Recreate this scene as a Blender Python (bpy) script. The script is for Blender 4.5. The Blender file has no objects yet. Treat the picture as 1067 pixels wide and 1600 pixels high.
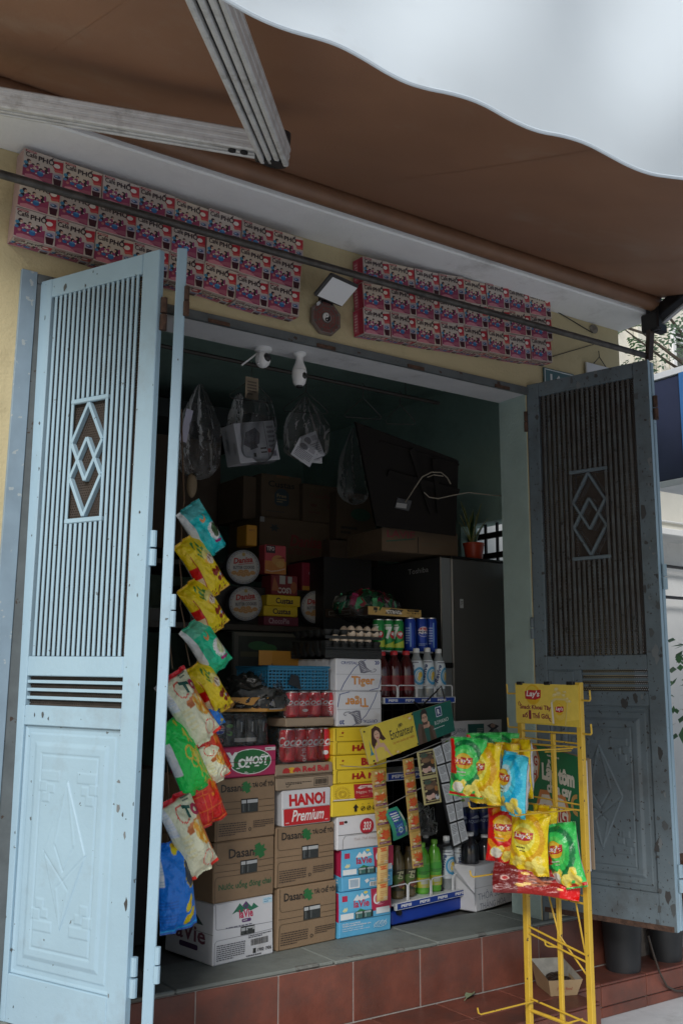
import bpy, bmesh, math, random
from math import sin, cos, pi
from mathutils import Vector, Matrix, noise as mnoise
R = math.radians
random.seed(7)
SC = bpy.context.scene
COL = SC.collection

# ------------------------------------------------------------------ camera
PITCH, YAW, ROLL, FPX = R(9.777), R(34.469), R(0.089), 1555.0
CAM = Vector((0.0, -3.066, 1.37))
fwd = Vector((sin(YAW)*cos(PITCH), cos(YAW)*cos(PITCH), sin(PITCH)))
rgt0 = Vector((cos(YAW), -sin(YAW), 0.0))
up0 = rgt0.cross(fwd)
rgt = cos(ROLL)*rgt0 + sin(ROLL)*up0
upv = -sin(ROLL)*rgt0 + cos(ROLL)*up0
cd = bpy.data.cameras.new('camera'); cam = bpy.data.objects.new('camera', cd); COL.objects.link(cam)
cd.sensor_fit = 'VERTICAL'; cd.sensor_height = 36.0; cd.lens = FPX*36.0/1600.0
cd.clip_start = 0.05; cd.clip_end = 400.0
m = Matrix((rgt, upv, -fwd)).transposed().to_4x4(); m.translation = CAM; cam.matrix_world = m
SC.camera = cam

# ------------------------------------------------------------------ light
SUN_AZ = R(226.0)      # compass bearing the light comes from (0 = +Y, clockwise)
SUN_EL = R(33.0)
W = bpy.data.worlds.new('World'); SC.world = W; W.use_nodes = True
nt = W.node_tree; bg = nt.nodes['Background']
sky = nt.nodes.new('ShaderNodeTexSky'); sky.sky_type = 'NISHITA'; sky.sun_disc = False
sky.sun_elevation = SUN_EL; sky.sun_rotation = SUN_AZ; sky.air_density = 1.0; sky.dust_density = 1.2; sky.ozone_density = 1.0
nt.links.new(sky.outputs[0], bg.inputs[0]); bg.inputs[1].default_value = 0.066
sl = bpy.data.lights.new('sun', 'SUN'); sl.energy = 2.3; sl.angle = R(20.0); sl.color = (1.0, 0.98, 0.95)
so = bpy.data.objects.new('sun', sl); COL.objects.link(so)
sd = Vector((sin(SUN_AZ)*cos(SUN_EL), cos(SUN_AZ)*cos(SUN_EL), sin(SUN_EL)))
so.rotation_euler = sd.to_track_quat('Z', 'Y').to_euler(); so.location = (-4, -6, 8)
vs = SC.view_settings; vs.view_transform = 'Standard'; vs.look = 'None'; vs.exposure = 0.35; vs.gamma = 1.0; vs.use_curve_mapping = False
try:
    SC.cycles.max_bounces = 8; SC.cycles.transparent_max_bounces = 24
    SC.cycles.use_denoising = True
except Exception: pass

# ------------------------------------------------------------------ measuring helpers
def ray(px, py): return (fwd*FPX + rgt*(px-533.5) - upv*(py-800.0))/FPX
def at(px, py, axis, val):
    d = ray(px, py); t = (val-CAM[axis])/d[axis]; return CAM + d*t
def onp(px, py, P0, n):
    d = ray(px, py); return CAM + d*((Vector(P0)-CAM).dot(n)/d.dot(n))
class Plane:
    """upright plane through P0 turned by ang about Z; uv() measures along it and up"""
    def __init__(s, P0, ang=0.0):
        s.P = Vector(P0); s.ang = ang; s.a = Vector((cos(ang), sin(ang), 0)); s.n = Vector((sin(ang), -cos(ang), 0))
    def pt(s, px, py): return onp(px, py, s.P, s.n)
    def uv(s, px, py):
        p = s.pt(px, py); return (p-s.P).dot(s.a), p.z
    def w(s, u, z, d=0.0):
        p = s.P + s.a*u - s.n*d; return Vector((p.x, p.y, z))

# ------------------------------------------------------------------ materials
MC = {}
def lin(c):
    if isinstance(c, str):
        c = tuple(int(c[i:i+2], 16)/255 for i in (0, 2, 4))
        return tuple(x/12.92 if x <= .04045 else ((x+.055)/1.055)**2.4 for x in c)
    return tuple(c)
def pm(name, col, rough=.6, var=0.0, scale=12.0, bump=0.0, bscale=60.0, metal=0.0, spec=.5, chips=None, trans=0.0, emis=0.0, dirt=None, coat=0.0, stretch=None, orand=0.0):
    """principled material with procedural colour variation, fine relief, chips (col, amount, scale) and dirt (col, amount, scale)"""
    if name in MC: return MC[name]
    M = bpy.data.materials.new(name); M.use_nodes = True; t = M.node_tree; N = t.nodes; L = t.links
    b = N['Principled BSDF']; col = lin(col)
    b.inputs['Roughness'].default_value = rough; b.inputs['Metallic'].default_value = metal
    b.inputs['Specular IOR Level'].default_value = spec; b.inputs['Base Color'].default_value = (*col, 1)
    b.inputs['Coat Weight'].default_value = coat
    if trans: b.inputs['Transmission Weight'].default_value = trans
    tc = N.new('ShaderNodeTexCoord'); src = tc.outputs['Object']
    if stretch:
        mp = N.new('ShaderNodeMapping'); mp.inputs['Scale'].default_value = stretch; L.new(src, mp.inputs[0]); src = mp.outputs[0]
    cur = None
    def noise(sc, det=4.0, r=.6):
        n = N.new('ShaderNodeTexNoise'); n.inputs['Scale'].default_value = sc; n.inputs['Detail'].default_value = det
        n.inputs['Roughness'].default_value = r; L.new(src, n.inputs['Vector']); return n.outputs['Fac']
    def ramp(f, a, c):
        r = N.new('ShaderNodeMapRange'); r.inputs[1].default_value = a; r.inputs[2].default_value = c; L.new(f, r.inputs[0]); return r.outputs[0]
    def mix(f, A, B):
        x = N.new('ShaderNodeMix'); x.data_type = 'RGBA'
        if f is not None: L.new(f, x.inputs[0])
        for i, q in ((6, A), (7, B)):
            if isinstance(q, tuple): x.inputs[i].default_value = (*q, 1)
            else: L.new(q, x.inputs[i])
        return x.outputs[2]
    if var:
        cur = mix(ramp(noise(scale), .3, .7), tuple(max(0, c*(1-var)) for c in col), tuple(min(1, c*(1+var)) for c in col))
    if dirt:
        dc, am, ds = dirt
        x = ramp(noise(ds, 6.0, .7), .62-am, .95-am*.5); cur = mix(x, cur if cur is not None else col, lin(dc))
    if chips:
        cc, am, cs = chips
        x = ramp(noise(cs, 3.0, .55), .70-am, .715-am); cur = mix(x, cur if cur is not None else col, lin(cc))
    if orand:
        oi = N.new('ShaderNodeObjectInfo'); mr = N.new('ShaderNodeMapRange'); mr.inputs[3].default_value = 1-orand; mr.inputs[4].default_value = 1+orand; L.new(oi.outputs['Random'], mr.inputs[0])
        hs = N.new('ShaderNodeHueSaturation'); L.new(mr.outputs[0], hs.inputs['Value']); L.new(cur, hs.inputs['Color']) if cur is not None else None
        if cur is None: hs.inputs['Color'].default_value = (*col, 1)
        cur = hs.outputs[0]
    if cur is not None: L.new(cur, b.inputs['Base Color'])
    if bump:
        bp = N.new('ShaderNodeBump'); bp.inputs['Strength'].default_value = bump; bp.inputs['Distance'].default_value = .01
        L.new(noise(bscale, 5.0, .6), bp.inputs['Height']); L.new(bp.outputs[0], b.inputs['Normal'])
    MC[name] = M; return M
def ink(c):
    """flat print colour"""
    k = 'ink_'+(c if isinstance(c, str) else '%.2f_%.2f_%.2f' % tuple(c))
    return pm(k, c, rough=.45, var=.06, scale=40)
def clear(name, tint, fac, rough=.08, bump=.6, bscale=40, diff=0.0):
    """clear film: mostly see-through with gloss and a little milky body"""
    if name in MC: return MC[name]
    M = bpy.data.materials.new(name); M.use_nodes = True; t = M.node_tree; N = t.nodes; L = t.links
    for n in list(N):
        if n.type != 'OUTPUT_MATERIAL': N.remove(n)
    out = [n for n in N if n.type == 'OUTPUT_MATERIAL'][0]
    tr = N.new('ShaderNodeBsdfTransparent'); tr.inputs[0].default_value = (*lin(tint), 1)
    pb = N.new('ShaderNodeBsdfPrincipled'); pb.inputs['Base Color'].default_value = (.55, .58, .6, 1); pb.inputs['Roughness'].default_value = rough
    pb.inputs['Specular IOR Level'].default_value = .8
    tc = N.new('ShaderNodeTexCoord'); nz = N.new('ShaderNodeTexNoise'); nz.inputs['Scale'].default_value = bscale; nz.inputs['Detail'].default_value = 3
    L.new(tc.outputs['Object'], nz.inputs['Vector'])
    bp = N.new('ShaderNodeBump'); bp.inputs['Strength'].default_value = bump; bp.inputs['Distance'].default_value = .02; L.new(nz.outputs['Fac'], bp.inputs['Height']); L.new(bp.outputs[0], pb.inputs['Normal'])
    gl = N.new('ShaderNodeBsdfGlossy'); gl.inputs['Roughness'].default_value = rough; L.new(bp.outputs[0], gl.inputs['Normal'])
    fr = N.new('ShaderNodeFresnel'); fr.inputs[0].default_value = 1.45; L.new(bp.outputs[0], fr.inputs['Normal'])
    m1 = N.new('ShaderNodeMixShader'); m1.inputs[0].default_value = fac; L.new(tr.outputs[0], m1.inputs[1]); L.new(pb.outputs[0], m1.inputs[2])
    m2 = N.new('ShaderNodeMixShader'); L.new(fr.outputs[0], m2.inputs[0]); L.new(m1.outputs[0], m2.inputs[1]); L.new(gl.outputs[0], m2.inputs[2])
    L.new(m2.outputs[0], out.inputs[0]); MC[name] = M; return M
def vcol(name='printed_foil', rough=.34):
    if name in MC: return MC[name]
    M = bpy.data.materials.new(name); M.use_nodes = True; t = M.node_tree; b = t.nodes['Principled BSDF']
    a = t.nodes.new('ShaderNodeAttribute'); a.attribute_name = 'Col'; t.links.new(a.outputs['Color'], b.inputs['Base Color'])
    b.inputs['Roughness'].default_value = rough; b.inputs['Coat Weight'].default_value = .22; b.inputs['Coat Roughness'].default_value = .12
    tc = t.nodes.new('ShaderNodeTexCoord'); nz = t.nodes.new('ShaderNodeTexNoise'); nz.inputs['Scale'].default_value = 30; nz.inputs['Detail'].default_value = 4
    t.links.new(tc.outputs['Object'], nz.inputs['Vector'])
    bp = t.nodes.new('ShaderNodeBump'); bp.inputs['Strength'].default_value = .75; bp.inputs['Distance'].default_value = .02
    t.links.new(nz.outputs['Fac'], bp.inputs['Height']); t.links.new(bp.outputs[0], b.inputs['Normal'])
    MC[name] = M; return M

# ------------------------------------------------------------------ mesh builder
class MB:
    def __init__(s): s.v = []; s.f = []; s.mi = []; s.mats = []; s.sm = []
    def mat(s, m):
        if m not in s.mats: s.mats.append(m)
        return s.mats.index(m)
    def add(s, vs, fs, m, smooth=False):
        o = len(s.v); s.v += [tuple(v) for v in vs]; k = s.mat(m)
        for f in fs: s.f.append([i+o for i in f]); s.mi.append(k); s.sm.append(smooth)
    def box(s, lo, hi, m, bev=0.0, M=None):
        x0, y0, z0 = lo; x1, y1, z1 = hi
        if bev <= 0:
            vs = [(x0,y0,z0),(x1,y0,z0),(x1,y1,z0),(x0,y1,z0),(x0,y0,z1),(x1,y0,z1),(x1,y1,z1),(x0,y1,z1)]
            fs = [(0,3,2,1),(4,5,6,7),(0,1,5,4),(1,2,6,5),(2,3,7,6),(3,0,4,7)]
        else:
            b = min(bev, (x1-x0)*.49, (y1-y0)*.49, (z1-z0)*.49); vs = []; idx = {}
            for sx in (0,1):
                for sy in (0,1):
                    for sz in (0,1):
                        X, Y, Z = (x0,x1)[sx], (y0,y1)[sy], (z0,z1)[sz]
                        dx, dy, dz = (b,-b)[sx], (b,-b)[sy], (b,-b)[sz]
                        for k, p in enumerate(((X,Y+dy,Z+dz),(X+dx,Y,Z+dz),(X+dx,Y+dy,Z))):
                            idx[sx,sy,sz,k] = len(vs); vs.append(p)
            I = idx; fs = []
            for sx in (0,1): fs.append([I[sx,0,0,0],I[sx,1,0,0],I[sx,1,1,0],I[sx,0,1,0]])
            for sy in (0,1): fs.append([I[0,sy,0,1],I[1,sy,0,1],I[1,sy,1,1],I[0,sy,1,1]])
            for sz in (0,1): fs.append([I[0,0,sz,2],I[1,0,sz,2],I[1,1,sz,2],I[0,1,sz,2]])
            for a in (0,1):
                for c in (0,1):
                    fs.append([I[a,c,0,0],I[a,c,1,0],I[a,c,1,1],I[a,c,0,1]])
                    fs.append([I[a,0,c,0],I[a,1,c,0],I[a,1,c,2],I[a,0,c,2]])
                    fs.append([I[0,a,c,1],I[1,a,c,1],I[1,a,c,2],I[0,a,c,2]])
            for sx in (0,1):
                for sy in (0,1):
                    for sz in (0,1): fs.append([I[sx,sy,sz,0],I[sx,sy,sz,1],I[sx,sy,sz,2]])
        if M is not None: vs = [M @ Vector(v) for v in vs]
        # outward winding
        c = Vector((0,0,0))
        for v in vs: c += Vector(v)
        c /= len(vs); out = []
        for f in fs:
            a, b2, d = Vector(vs[f[0]]), Vector(vs[f[1]]), Vector(vs[f[2]])
            n = (b2-a).cross(d-a); g = sum((Vector(vs[i]) for i in f), Vector())/len(f)
            out.append(f if n.dot(g-c) > 0 else list(reversed(f)))
        s.add(vs, out, m)
    def bar(s, a, b, w, h, m, up=(0,0,1), bev=0.0):
        """box from a to b with cross-section w (sideways) x h (along up)"""
        a, b = Vector(a), Vector(b); d = b-a; L = d.length; x = d.normalized(); upv_ = Vector(up)
        y = upv_.cross(x)
        if y.length < 1e-5: y = Vector((0,1,0)).cross(x)
        y.normalize(); z = x.cross(y)
        M = Matrix((x, y, z)).transposed().to_4x4(); M.translation = a
        s.box((0,-w/2,-h/2), (L,w/2,h/2), m, bev, M)
    def tube(s, pts, r, m, n=8, caps=True, closed=False):
        pts = [Vector(p) for p in pts]; rings = []; k = len(pts)
        rr = r if isinstance(r, (list, tuple)) else [r]*k
        prev = None
        for i, p in enumerate(pts):
            if closed: t = pts[(i+1) % k]-pts[i-1]
            else: t = pts[min(i+1, k-1)]-pts[max(i-1, 0)]
            if t.length < 1e-9: t = Vector((0,0,1))
            t.normalize()
            if prev is None:
                a = Vector((0,0,1)) if abs(t.z) < .9 else Vector((1,0,0)); x = a.cross(t).normalized()
            else:
                x = prev - t*prev.dot(t); x.normalize()
            prev = x; y = t.cross(x)
            rings.append([p + (x*cos(2*pi*j/n)+y*sin(2*pi*j/n))*rr[i] for j in range(n)])
        vs = [v for r_ in rings for v in r_]; fs = []
        for i in range(k if closed else k-1):
            i2 = (i+1) % k
            for j in range(n): fs.append([i*n+j, i*n+(j+1) % n, i2*n+(j+1) % n, i2*n+j])
        if caps and not closed: fs.append(list(range(n))[::-1]); fs.append([(k-1)*n+j for j in range(n)])
        s.add(vs, fs, m, True)
    def lathe(s, prof, m, n=20, c=(0,0,0), M=None):
        vs = []; fs = []; k = len(prof)
        for r, z in prof:
            for j in range(n): vs.append(Vector((c[0]+r*cos(2*pi*j/n), c[1]+r*sin(2*pi*j/n), c[2]+z)))
        for i in range(k-1):
            for j in range(n): fs.append([i*n+j, i*n+(j+1) % n, (i+1)*n+(j+1) % n, (i+1)*n+j])
        fs.append([j for j in range(n)][::-1]); fs.append([(k-1)*n+j for j in range(n)])
        if M is not None: vs = [M @ v for v in vs]
        s.add(vs, fs, m, True)
    def grid(s, nu, nv, fn, m, smooth=True, flip=False):
        vs = [fn(i/(nu), j/(nv)) for j in range(nv+1) for i in range(nu+1)]; fs = []
        for j in range(nv):
            for i in range(nu):
                q = [j*(nu+1)+i, j*(nu+1)+i+1, (j+1)*(nu+1)+i+1, (j+1)*(nu+1)+i]
                fs.append(q[::-1] if flip else q)
        s.add(vs, fs, m, smooth)
    def ball(s, c, r, m, n=12, k=8, M=None):
        rx, ry, rz = r if isinstance(r, (tuple, list)) else (r, r, r)
        vs = []; fs = []
        for i in range(k+1):
            a = pi*i/k
            for j in range(n): vs.append(Vector((c[0]+rx*sin(a)*cos(2*pi*j/n), c[1]+ry*sin(a)*sin(2*pi*j/n), c[2]-rz*cos(a))))
        for i in range(k):
            for j in range(n): fs.append([i*n+j, i*n+(j+1) % n, (i+1)*n+(j+1) % n, (i+1)*n+j])
        if M is not None: vs = [M @ v for v in vs]
        s.add(vs, fs, m, True)
    def prism(s, pts, z0, z1, m, M=None):
        """pts (x,y) counter-clockwise extruded z0..z1"""
        n = len(pts); vs = [Vector((x, y, z0)) for x, y in pts]+[Vector((x, y, z1)) for x, y in pts]
        fs = [list(range(n))[::-1], [n+i for i in range(n)]]+[[i, (i+1) % n, n+(i+1) % n, n+i] for i in range(n)]
        if M is not None: vs = [M @ v for v in vs]
        s.add(vs, fs, m)
    def build(s, name, parent=None, M=None, sharp=35, local=None):
        me = bpy.data.meshes.new(name); me.from_pydata(s.v, [], s.f)
        for m in s.mats: me.materials.append(m)
        me.polygons.foreach_set('material_index', s.mi)
        me.polygons.foreach_set('use_smooth', s.sm)
        if any(s.sm): me.set_sharp_from_angle(angle=R(sharp))
        me.update()
        o = bpy.data.objects.new(name, me); COL.objects.link(o)
        if M is not None: o.matrix_world = M
        if parent is not None: o.parent = parent
        return o
def tag(o, label=None, cat=None, group=None, kind=None):
    if label: o['label'] = label
    if cat: o['category'] = cat
    if group: o['group'] = group
    if kind: o['kind'] = kind
    return o
def thing(name, label, cat, loc=(0,0,0), rotz=0.0, group=None, M=None):
    o = bpy.data.objects.new(name, None); COL.objects.link(o); o.empty_display_size = .05
    if M is not None: o.matrix_world = M
    else: o.location = loc; o.rotation_euler = (0, 0, rotz)
    return tag(o, label, cat, group)
def copy_tree(o, M=None, label=None):
    """copy of a thing with copies of its parts and sub-parts"""
    c = o.copy(); COL.objects.link(c)
    if M is not None: c.matrix_world = M
    if label: c['label'] = label
    for ch in o.children:
        d = ch.copy(); COL.objects.link(d); d.parent = c
        for g in ch.children:
            e = g.copy(); COL.objects.link(e); e.parent = d
    return c
def TM(loc, rz=0.0, rx=0.0, ry=0.0):
    return Matrix.Translation(Vector(loc)) @ Matrix.Rotation(rz, 4, 'Z') @ Matrix.Rotation(rx, 4, 'X') @ Matrix.Rotation(ry, 4, 'Y')

# ------------------------------------------------------------------ print (flat lettering and pictures laid on a face)
_TX = {}
def text_mesh(s, bold=0.0, shear=0.0):
    k = (s, bold, shear)
    if k in _TX: return _TX[k]
    cu = bpy.data.curves.new('t', 'FONT'); cu.body = s; cu.resolution_u = 2; cu.offset = bold; cu.shear = shear; cu.fill_mode = 'BOTH'
    ob = bpy.data.objects.new('t', cu); me = ob.to_mesh()
    vs = [(v.co.x, v.co.y) for v in me.vertices]; fs = [list(p.vertices) for p in me.polygons]
    ob.to_mesh_clear(); bpy.data.objects.remove(ob); bpy.data.curves.remove(cu)
    if not vs: _TX[k] = ([], []); return _TX[k]
    x0 = min(v[0] for v in vs); x1 = max(v[0] for v in vs); y0 = min(v[1] for v in vs); y1 = max(v[1] for v in vs)
    vs = [((x-x0)/max(1e-6, x1-x0), (y-y0)/max(1e-6, y1-y0)) for x, y in vs]
    _TX[k] = (vs, fs); return _TX[k]
class Print:
    def __init__(s): s.it = []
    def _add(s, vs, fs, c): s.it.append((vs, fs, c)); return s
    def p(s, pts, c): return s._add(list(pts), [list(range(len(pts)))], c)
    def r(s, x0, y0, x1, y1, c): return s.p([(x0,y0),(x1,y0),(x1,y1),(x0,y1)], c)
    def rr(s, x0, y0, x1, y1, c, q=.03, n=4):
        pts = []
        for cx, cy, a0 in ((x1-q,y1-q,0),(x0+q,y1-q,90),(x0+q,y0+q,180),(x1-q,y0+q,270)):
            for i in range(n+1):
                a = R(a0+90*i/n); pts.append((cx+q*cos(a), cy+q*sin(a)))
        return s.p(pts, c)
    def e(s, cx, cy, rx, ry, c, n=22, rot=0.0):
        return s.p([(cx+rx*cos(2*pi*i/n)*cos(rot)-ry*sin(2*pi*i/n)*sin(rot), cy+rx*cos(2*pi*i/n)*sin(rot)+ry*sin(2*pi*i/n)*cos(rot)) for i in range(n)], c)
    def ring(s, cx, cy, rx, ry, w, c, n=26, a0=0.0, a1=360.0, asp=1.0):
        vs = []; fs = []
        for i in range(n+1):
            a = R(a0+(a1-a0)*i/n); vs += [(cx+rx*cos(a), cy+ry*sin(a)), (cx+(rx-w)*cos(a), cy+(ry-w*asp)*sin(a))]
        for i in range(n): fs.append([2*i, 2*i+2, 2*i+3, 2*i+1])
        return s._add(vs, fs, c)
    def l(s, pts, w, c, asp=1.0):
        """polyline of width w; asp = face width/height so strokes keep their thickness"""
        vs = []; fs = []
        for (x0,y0),(x1,y1) in zip(pts, pts[1:]):
            dx, dy = (x1-x0)*asp, (y1-y0); L = math.hypot(dx, dy) or 1; nx, ny = -dy/L*w/2, dx/L*w/2; o = len(vs)
            ex, ey = dx/L*w/4/asp, dy/L*w/4
            vs += [(x0+nx/asp-ex,y0+ny-ey),(x0-nx/asp-ex,y0-ny-ey),(x1-nx/asp+ex,y1-ny+ey),(x1+nx/asp+ex,y1+ny+ey)]; fs.append([o,o+1,o+2,o+3])
        return s._add(vs, fs, c)
    def t(s, txt, x0, y0, x1, y1, c, bold=0.0, shear=0.0, rot=0.0, flip=False):
        vs, fs = text_mesh(txt, bold, shear); out = []
        cx, cy = (x0+x1)/2, (y0+y1)/2
        for x, y in vs:
            if flip: x, y = 1-x, 1-y
            X, Y = x0+(x1-x0)*x-cx, y0+(y1-y0)*y-cy
            out.append((cx+X*cos(rot)-Y*sin(rot), cy+X*sin(rot)+Y*cos(rot)))
        if out: s._add(out, fs, c)
        return s
    def small(s, x0, y0, x1, y1, n, c, seed=1):
        """rows of small print, too fine to read"""
        rnd = random.Random(seed); vs = []; fs = []; h = (y1-y0)/n
        for i in range(n):
            x = x0; end = x1 if i < n-1 else x0+(x1-x0)*.6
            while x < end:
                w = (x1-x0)*rnd.uniform(.03, .11); X = min(end, x+w); o = len(vs); y = y1-h*(i+.75)
                vs += [(x,y),(X,y),(X,y+h*.5),(x,y+h*.5)]; fs.append([o,o+1,o+2,o+3]); x = X+(x1-x0)*.018
        return s._add(vs, fs, c)
    def bars(s, x0, y0, x1, y1, c, n=16, seed=3):
        rnd = random.Random(seed); vs = []; fs = []; x = x0; st = (x1-x0)/n
        while x < x1:
            w = st*rnd.uniform(.25, .75); o = len(vs); vs += [(x,y0),(min(x1,x+w),y0),(min(x1,x+w),y1),(x,y1)]; fs.append([o,o+1,o+2,o+3]); x += w+st*rnd.uniform(.3, .6)
        return s._add(vs, fs, c)
    def star(s, cx, cy, r, c, n=8, q=.55, asp=1.0, rot=0.0):
        return s.p([(cx+(r if i % 2 == 0 else r*q)*cos(pi*i/n+rot)/asp, cy+(r if i % 2 == 0 else r*q)*sin(pi*i/n+rot)) for i in range(2*n)], c)
    def build(s, name, fn, parent=None, M=None, base=.0006, step=.00006, maxlen=None):
        b = MB()
        for k, (vs, fs, c) in enumerate(s.it):
            mm = ink(c) if not isinstance(c, bpy.types.Material) else c
            if maxlen:
                bm = bmesh.new(); bv = [bm.verts.new((x, y, 0)) for x, y in vs]
                for f in fs:
                    try: bm.faces.new([bv[i] for i in f])
                    except ValueError: pass
                bmesh.ops.triangulate(bm, faces=bm.faces[:])
                for _ in range(6):
                    es = [e for e in bm.edges if e.calc_length() > maxlen]
                    if not es: break
                    bmesh.ops.subdivide_edges(bm, edges=es, cuts=1, use_grid_fill=False)
                    bmesh.ops.triangulate(bm, faces=[f for f in bm.faces if len(f.verts) > 3])
                bm.verts.index_update(); vs = [(v.co.x, v.co.y) for v in bm.verts]; fs = [[v.index for v in f.verts] for f in bm.faces]; bm.free()
            out = []
            for x, y in vs:
                P, n = fn(x, y); out.append(P+n*(base+step*k))
            b.add(out, fs, mm, bool(maxlen))
        return b.build(name, parent, M)
def face(o, U, V, inset=0.0):
    """map (0..1,0..1) to a flat face with corner o and edges U, V"""
    o, U, V = Vector(o), Vector(U), Vector(V); n = U.cross(V).normalized()
    return lambda x, y: (o+U*x+V*y, n)
def bil(c00, c10, c11, c01):
    c00, c10, c11, c01 = map(Vector, (c00, c10, c11, c01)); n = (c10-c00).cross(c01-c00).normalized()
    return lambda x, y: (c00*(1-x)*(1-y)+c10*x*(1-y)+c11*x*y+c01*(1-x)*y, n)
def cyl(r, z0, z1, c=(0,0,0), a0=-90.0, span=180.0):
    """x 0..1 wraps span degrees about the axis centred on a0; y 0..1 climbs"""
    def f(x, y):
        a = R(a0+(x-.5)*span); n = Vector((cos(a), sin(a), 0)); return Vector(c)+n*r+Vector((0,0,z0+(z1-z0)*y)), n
    return f

# ================================================================== SETTING
S = 0.42           # floor of the shop and top of its sill
X0, X1 = 0.92, 3.10  # doorway
ZL, ZS = 2.645, 3.07 # lintel, canopy slab
m_yellow = pm('yellow_wall_paint', (.53, .455, .27), rough=.85, var=.07, scale=4, bump=.32, bscale=70, dirt=((.22, .17, .09), .06, 3.0))
m_soffit = pm('white_soffit_paint', (.86, .88, .885), rough=.8, var=.05, scale=4, bump=.25, bscale=90, dirt=((.30, .28, .25), .05, 2.5))
m_teal = pm('teal_wall_paint', (.33, .48, .425), rough=.7, var=.12, scale=6, bump=.2, bscale=50, dirt=((.05, .08, .07), .10, 3))
m_jamb = pm('pale_teal_jamb_paint', (.36, .47, .44), rough=.65, var=.07, scale=9, bump=.35, bscale=80, dirt=((.18, .2, .18), .05, 5))
m_lintel = pm('grey_white_lintel_paint', (.56, .565, .58), rough=.75, var=.06, scale=6, bump=.2, dirt=((.2, .2, .2), .05, 4))
m_sill = pm('pale_green_cement', (.18, .20, .185), rough=.7, var=.16, scale=14, bump=.35, bscale=40, dirt=((.09, .10, .09), .12, 7))
m_tile = pm('terracotta_tile', (.165, .054, .036), rough=.42, var=.25, scale=7, bump=.12, bscale=60, dirt=((.06, .045, .04), .17, 5), orand=.16)
m_grout = pm('grey_grout', (.30, .27, .25), rough=.9, var=.2, scale=30)
m_pave = pm('grey_pavement', (.55, .56, .57), rough=.85, var=.12, scale=3, bump=.3, bscale=25, dirt=((.16, .16, .16), .08, 2))
m_steel = pm('dark_steel', (.035, .035, .038), rough=.5, metal=.6, var=.3, scale=20)
m_rust = pm('rusty_iron', (.075, .04, .026), rough=.8, var=.5, scale=40, bump=.4)
m_black = pm('black_plastic', (.012, .012, .013), rough=.4)
m_white = pm('white_plastic', (.72, .72, .72), rough=.35)
m_dimk = pm('shade_brown_cardboard', (.125, .085, .052), rough=.8, var=.1, scale=10)  # brown cardboard copy, darkened to put the interior shade into its colour
m_dimw = pm('dim_white_card', (.40, .41, .44), rough=.6)  # white card greyed to carry the dimness inside the shop
m_cable = pm('pale_cable', (.26, .23, .18), rough=.5)

b = MB(); b.box((-40, -40, -.4), (60, 40, .08), m_pave); tag(b.build('pavement'), kind='structure')

house = thing('shop_house', 'small yellow walled shop front with an open teal doorway full of goods', 'shop house', (0, 0, 0))
b = MB()
b.box((-3.2, 0, 0), (X0, .165, ZS), m_yellow)
b.box((X1, 0, 0), (3.74, .165, ZS), m_yellow)
b.box((X0, 0, ZL), (X1, .165, ZS), m_yellow)
b.build('front_wall', house)
b = MB(); b.box((-3.3, -.225, ZS+.001), (3.76, .5, ZS+.16), m_soffit, .006); b.build('canopy_slab', house)
b = MB(); b.box((X1-.004, .004, S+.001), (X1-.0005, .17, ZL-.004), m_jamb); b.build('door_jamb', house)
b = MB(); b.box((X0+.002, .006, ZL-.004), (X1-.002, .17, ZL-.0005), m_lintel); b.build('lintel_lining', house)
# room: walls, ceiling, floor
b = MB()
b.box((.38, .166, S-.05), (.48, 2.75, 3.06), m_teal)
b.box((.38, 2.65, S-.05), (3.75, 2.75, 3.06), m_teal)
wy0, wy1, wz0, wz1 = .40, 1.02, 1.93, 2.22
b.box((3.60, .166, S-.05), (3.72, wy0, 3.06), m_teal); b.box((3.60, wy1, S-.05), (3.72, 2.65, 3.06), m_teal)
b.box((3.60, wy0, S-.05), (3.72, wy1, wz0), m_teal); b.box((3.60, wy0, wz1), (3.72, wy1, 3.06), m_teal)
b.box((X0-.44, .1655, S-.05), (X0-.002, .171, 3.06), m_teal)
b.build('room_wall', house)
b = MB(); b.box((.38, .166, 3.02), (3.74, 2.75, 3.068), m_teal); b.build('ceiling', house)
b = MB(); b.box((.38, .03, .1), (3.74, 2.75, S-.012), pm('dark_floor', (.12, .12, .11), rough=.5, var=.3, scale=8)); b.build('floor', house)
wb = MB(); wb.box((3.655, wy0, wz0), (3.665, wy1, wz0+.03), m_steel)
wf = None
for i in range(8):
    q = MB(); y = wy0+.03+i*.09; q.box((3.652, y, wz0), (3.664, y+.012, wz1), m_steel); q.build('window_bar', house)
for z in (2.03, 2.14):
    q = MB(); q.box((3.648, wy0, z), (3.668, wy1, z+.03), m_steel); q.build('window_bar', house)
# sill slabs, with worn lip
xs = [-.4, .62, 1.46, 2.06, 2.52, 3.02, 3.40, 3.74]
for i in range(len(xs)-1):
    q = MB(); q.box((xs[i]+.0015, -.028+.003*((i*7) % 3-1), S-.013), (xs[i+1]-.0015, .26, S+.0006*((i*5) % 3-1)), m_sill, .004); q.build('sill_slab', house)
for (x, y, w) in ((1.9, -.024, .10), (2.32, -.027, .05), (2.12, -.02, .07), (2.72, -.025, .05)):
    q = MB(); q.box((x, y-.006, S-.012), (x+w, y+.02, S+.002), pm('cement_patch', (.13, .135, .125), rough=.9, var=.3, scale=30, bump=.8), .006); q.build('mortar_patch', house)
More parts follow.
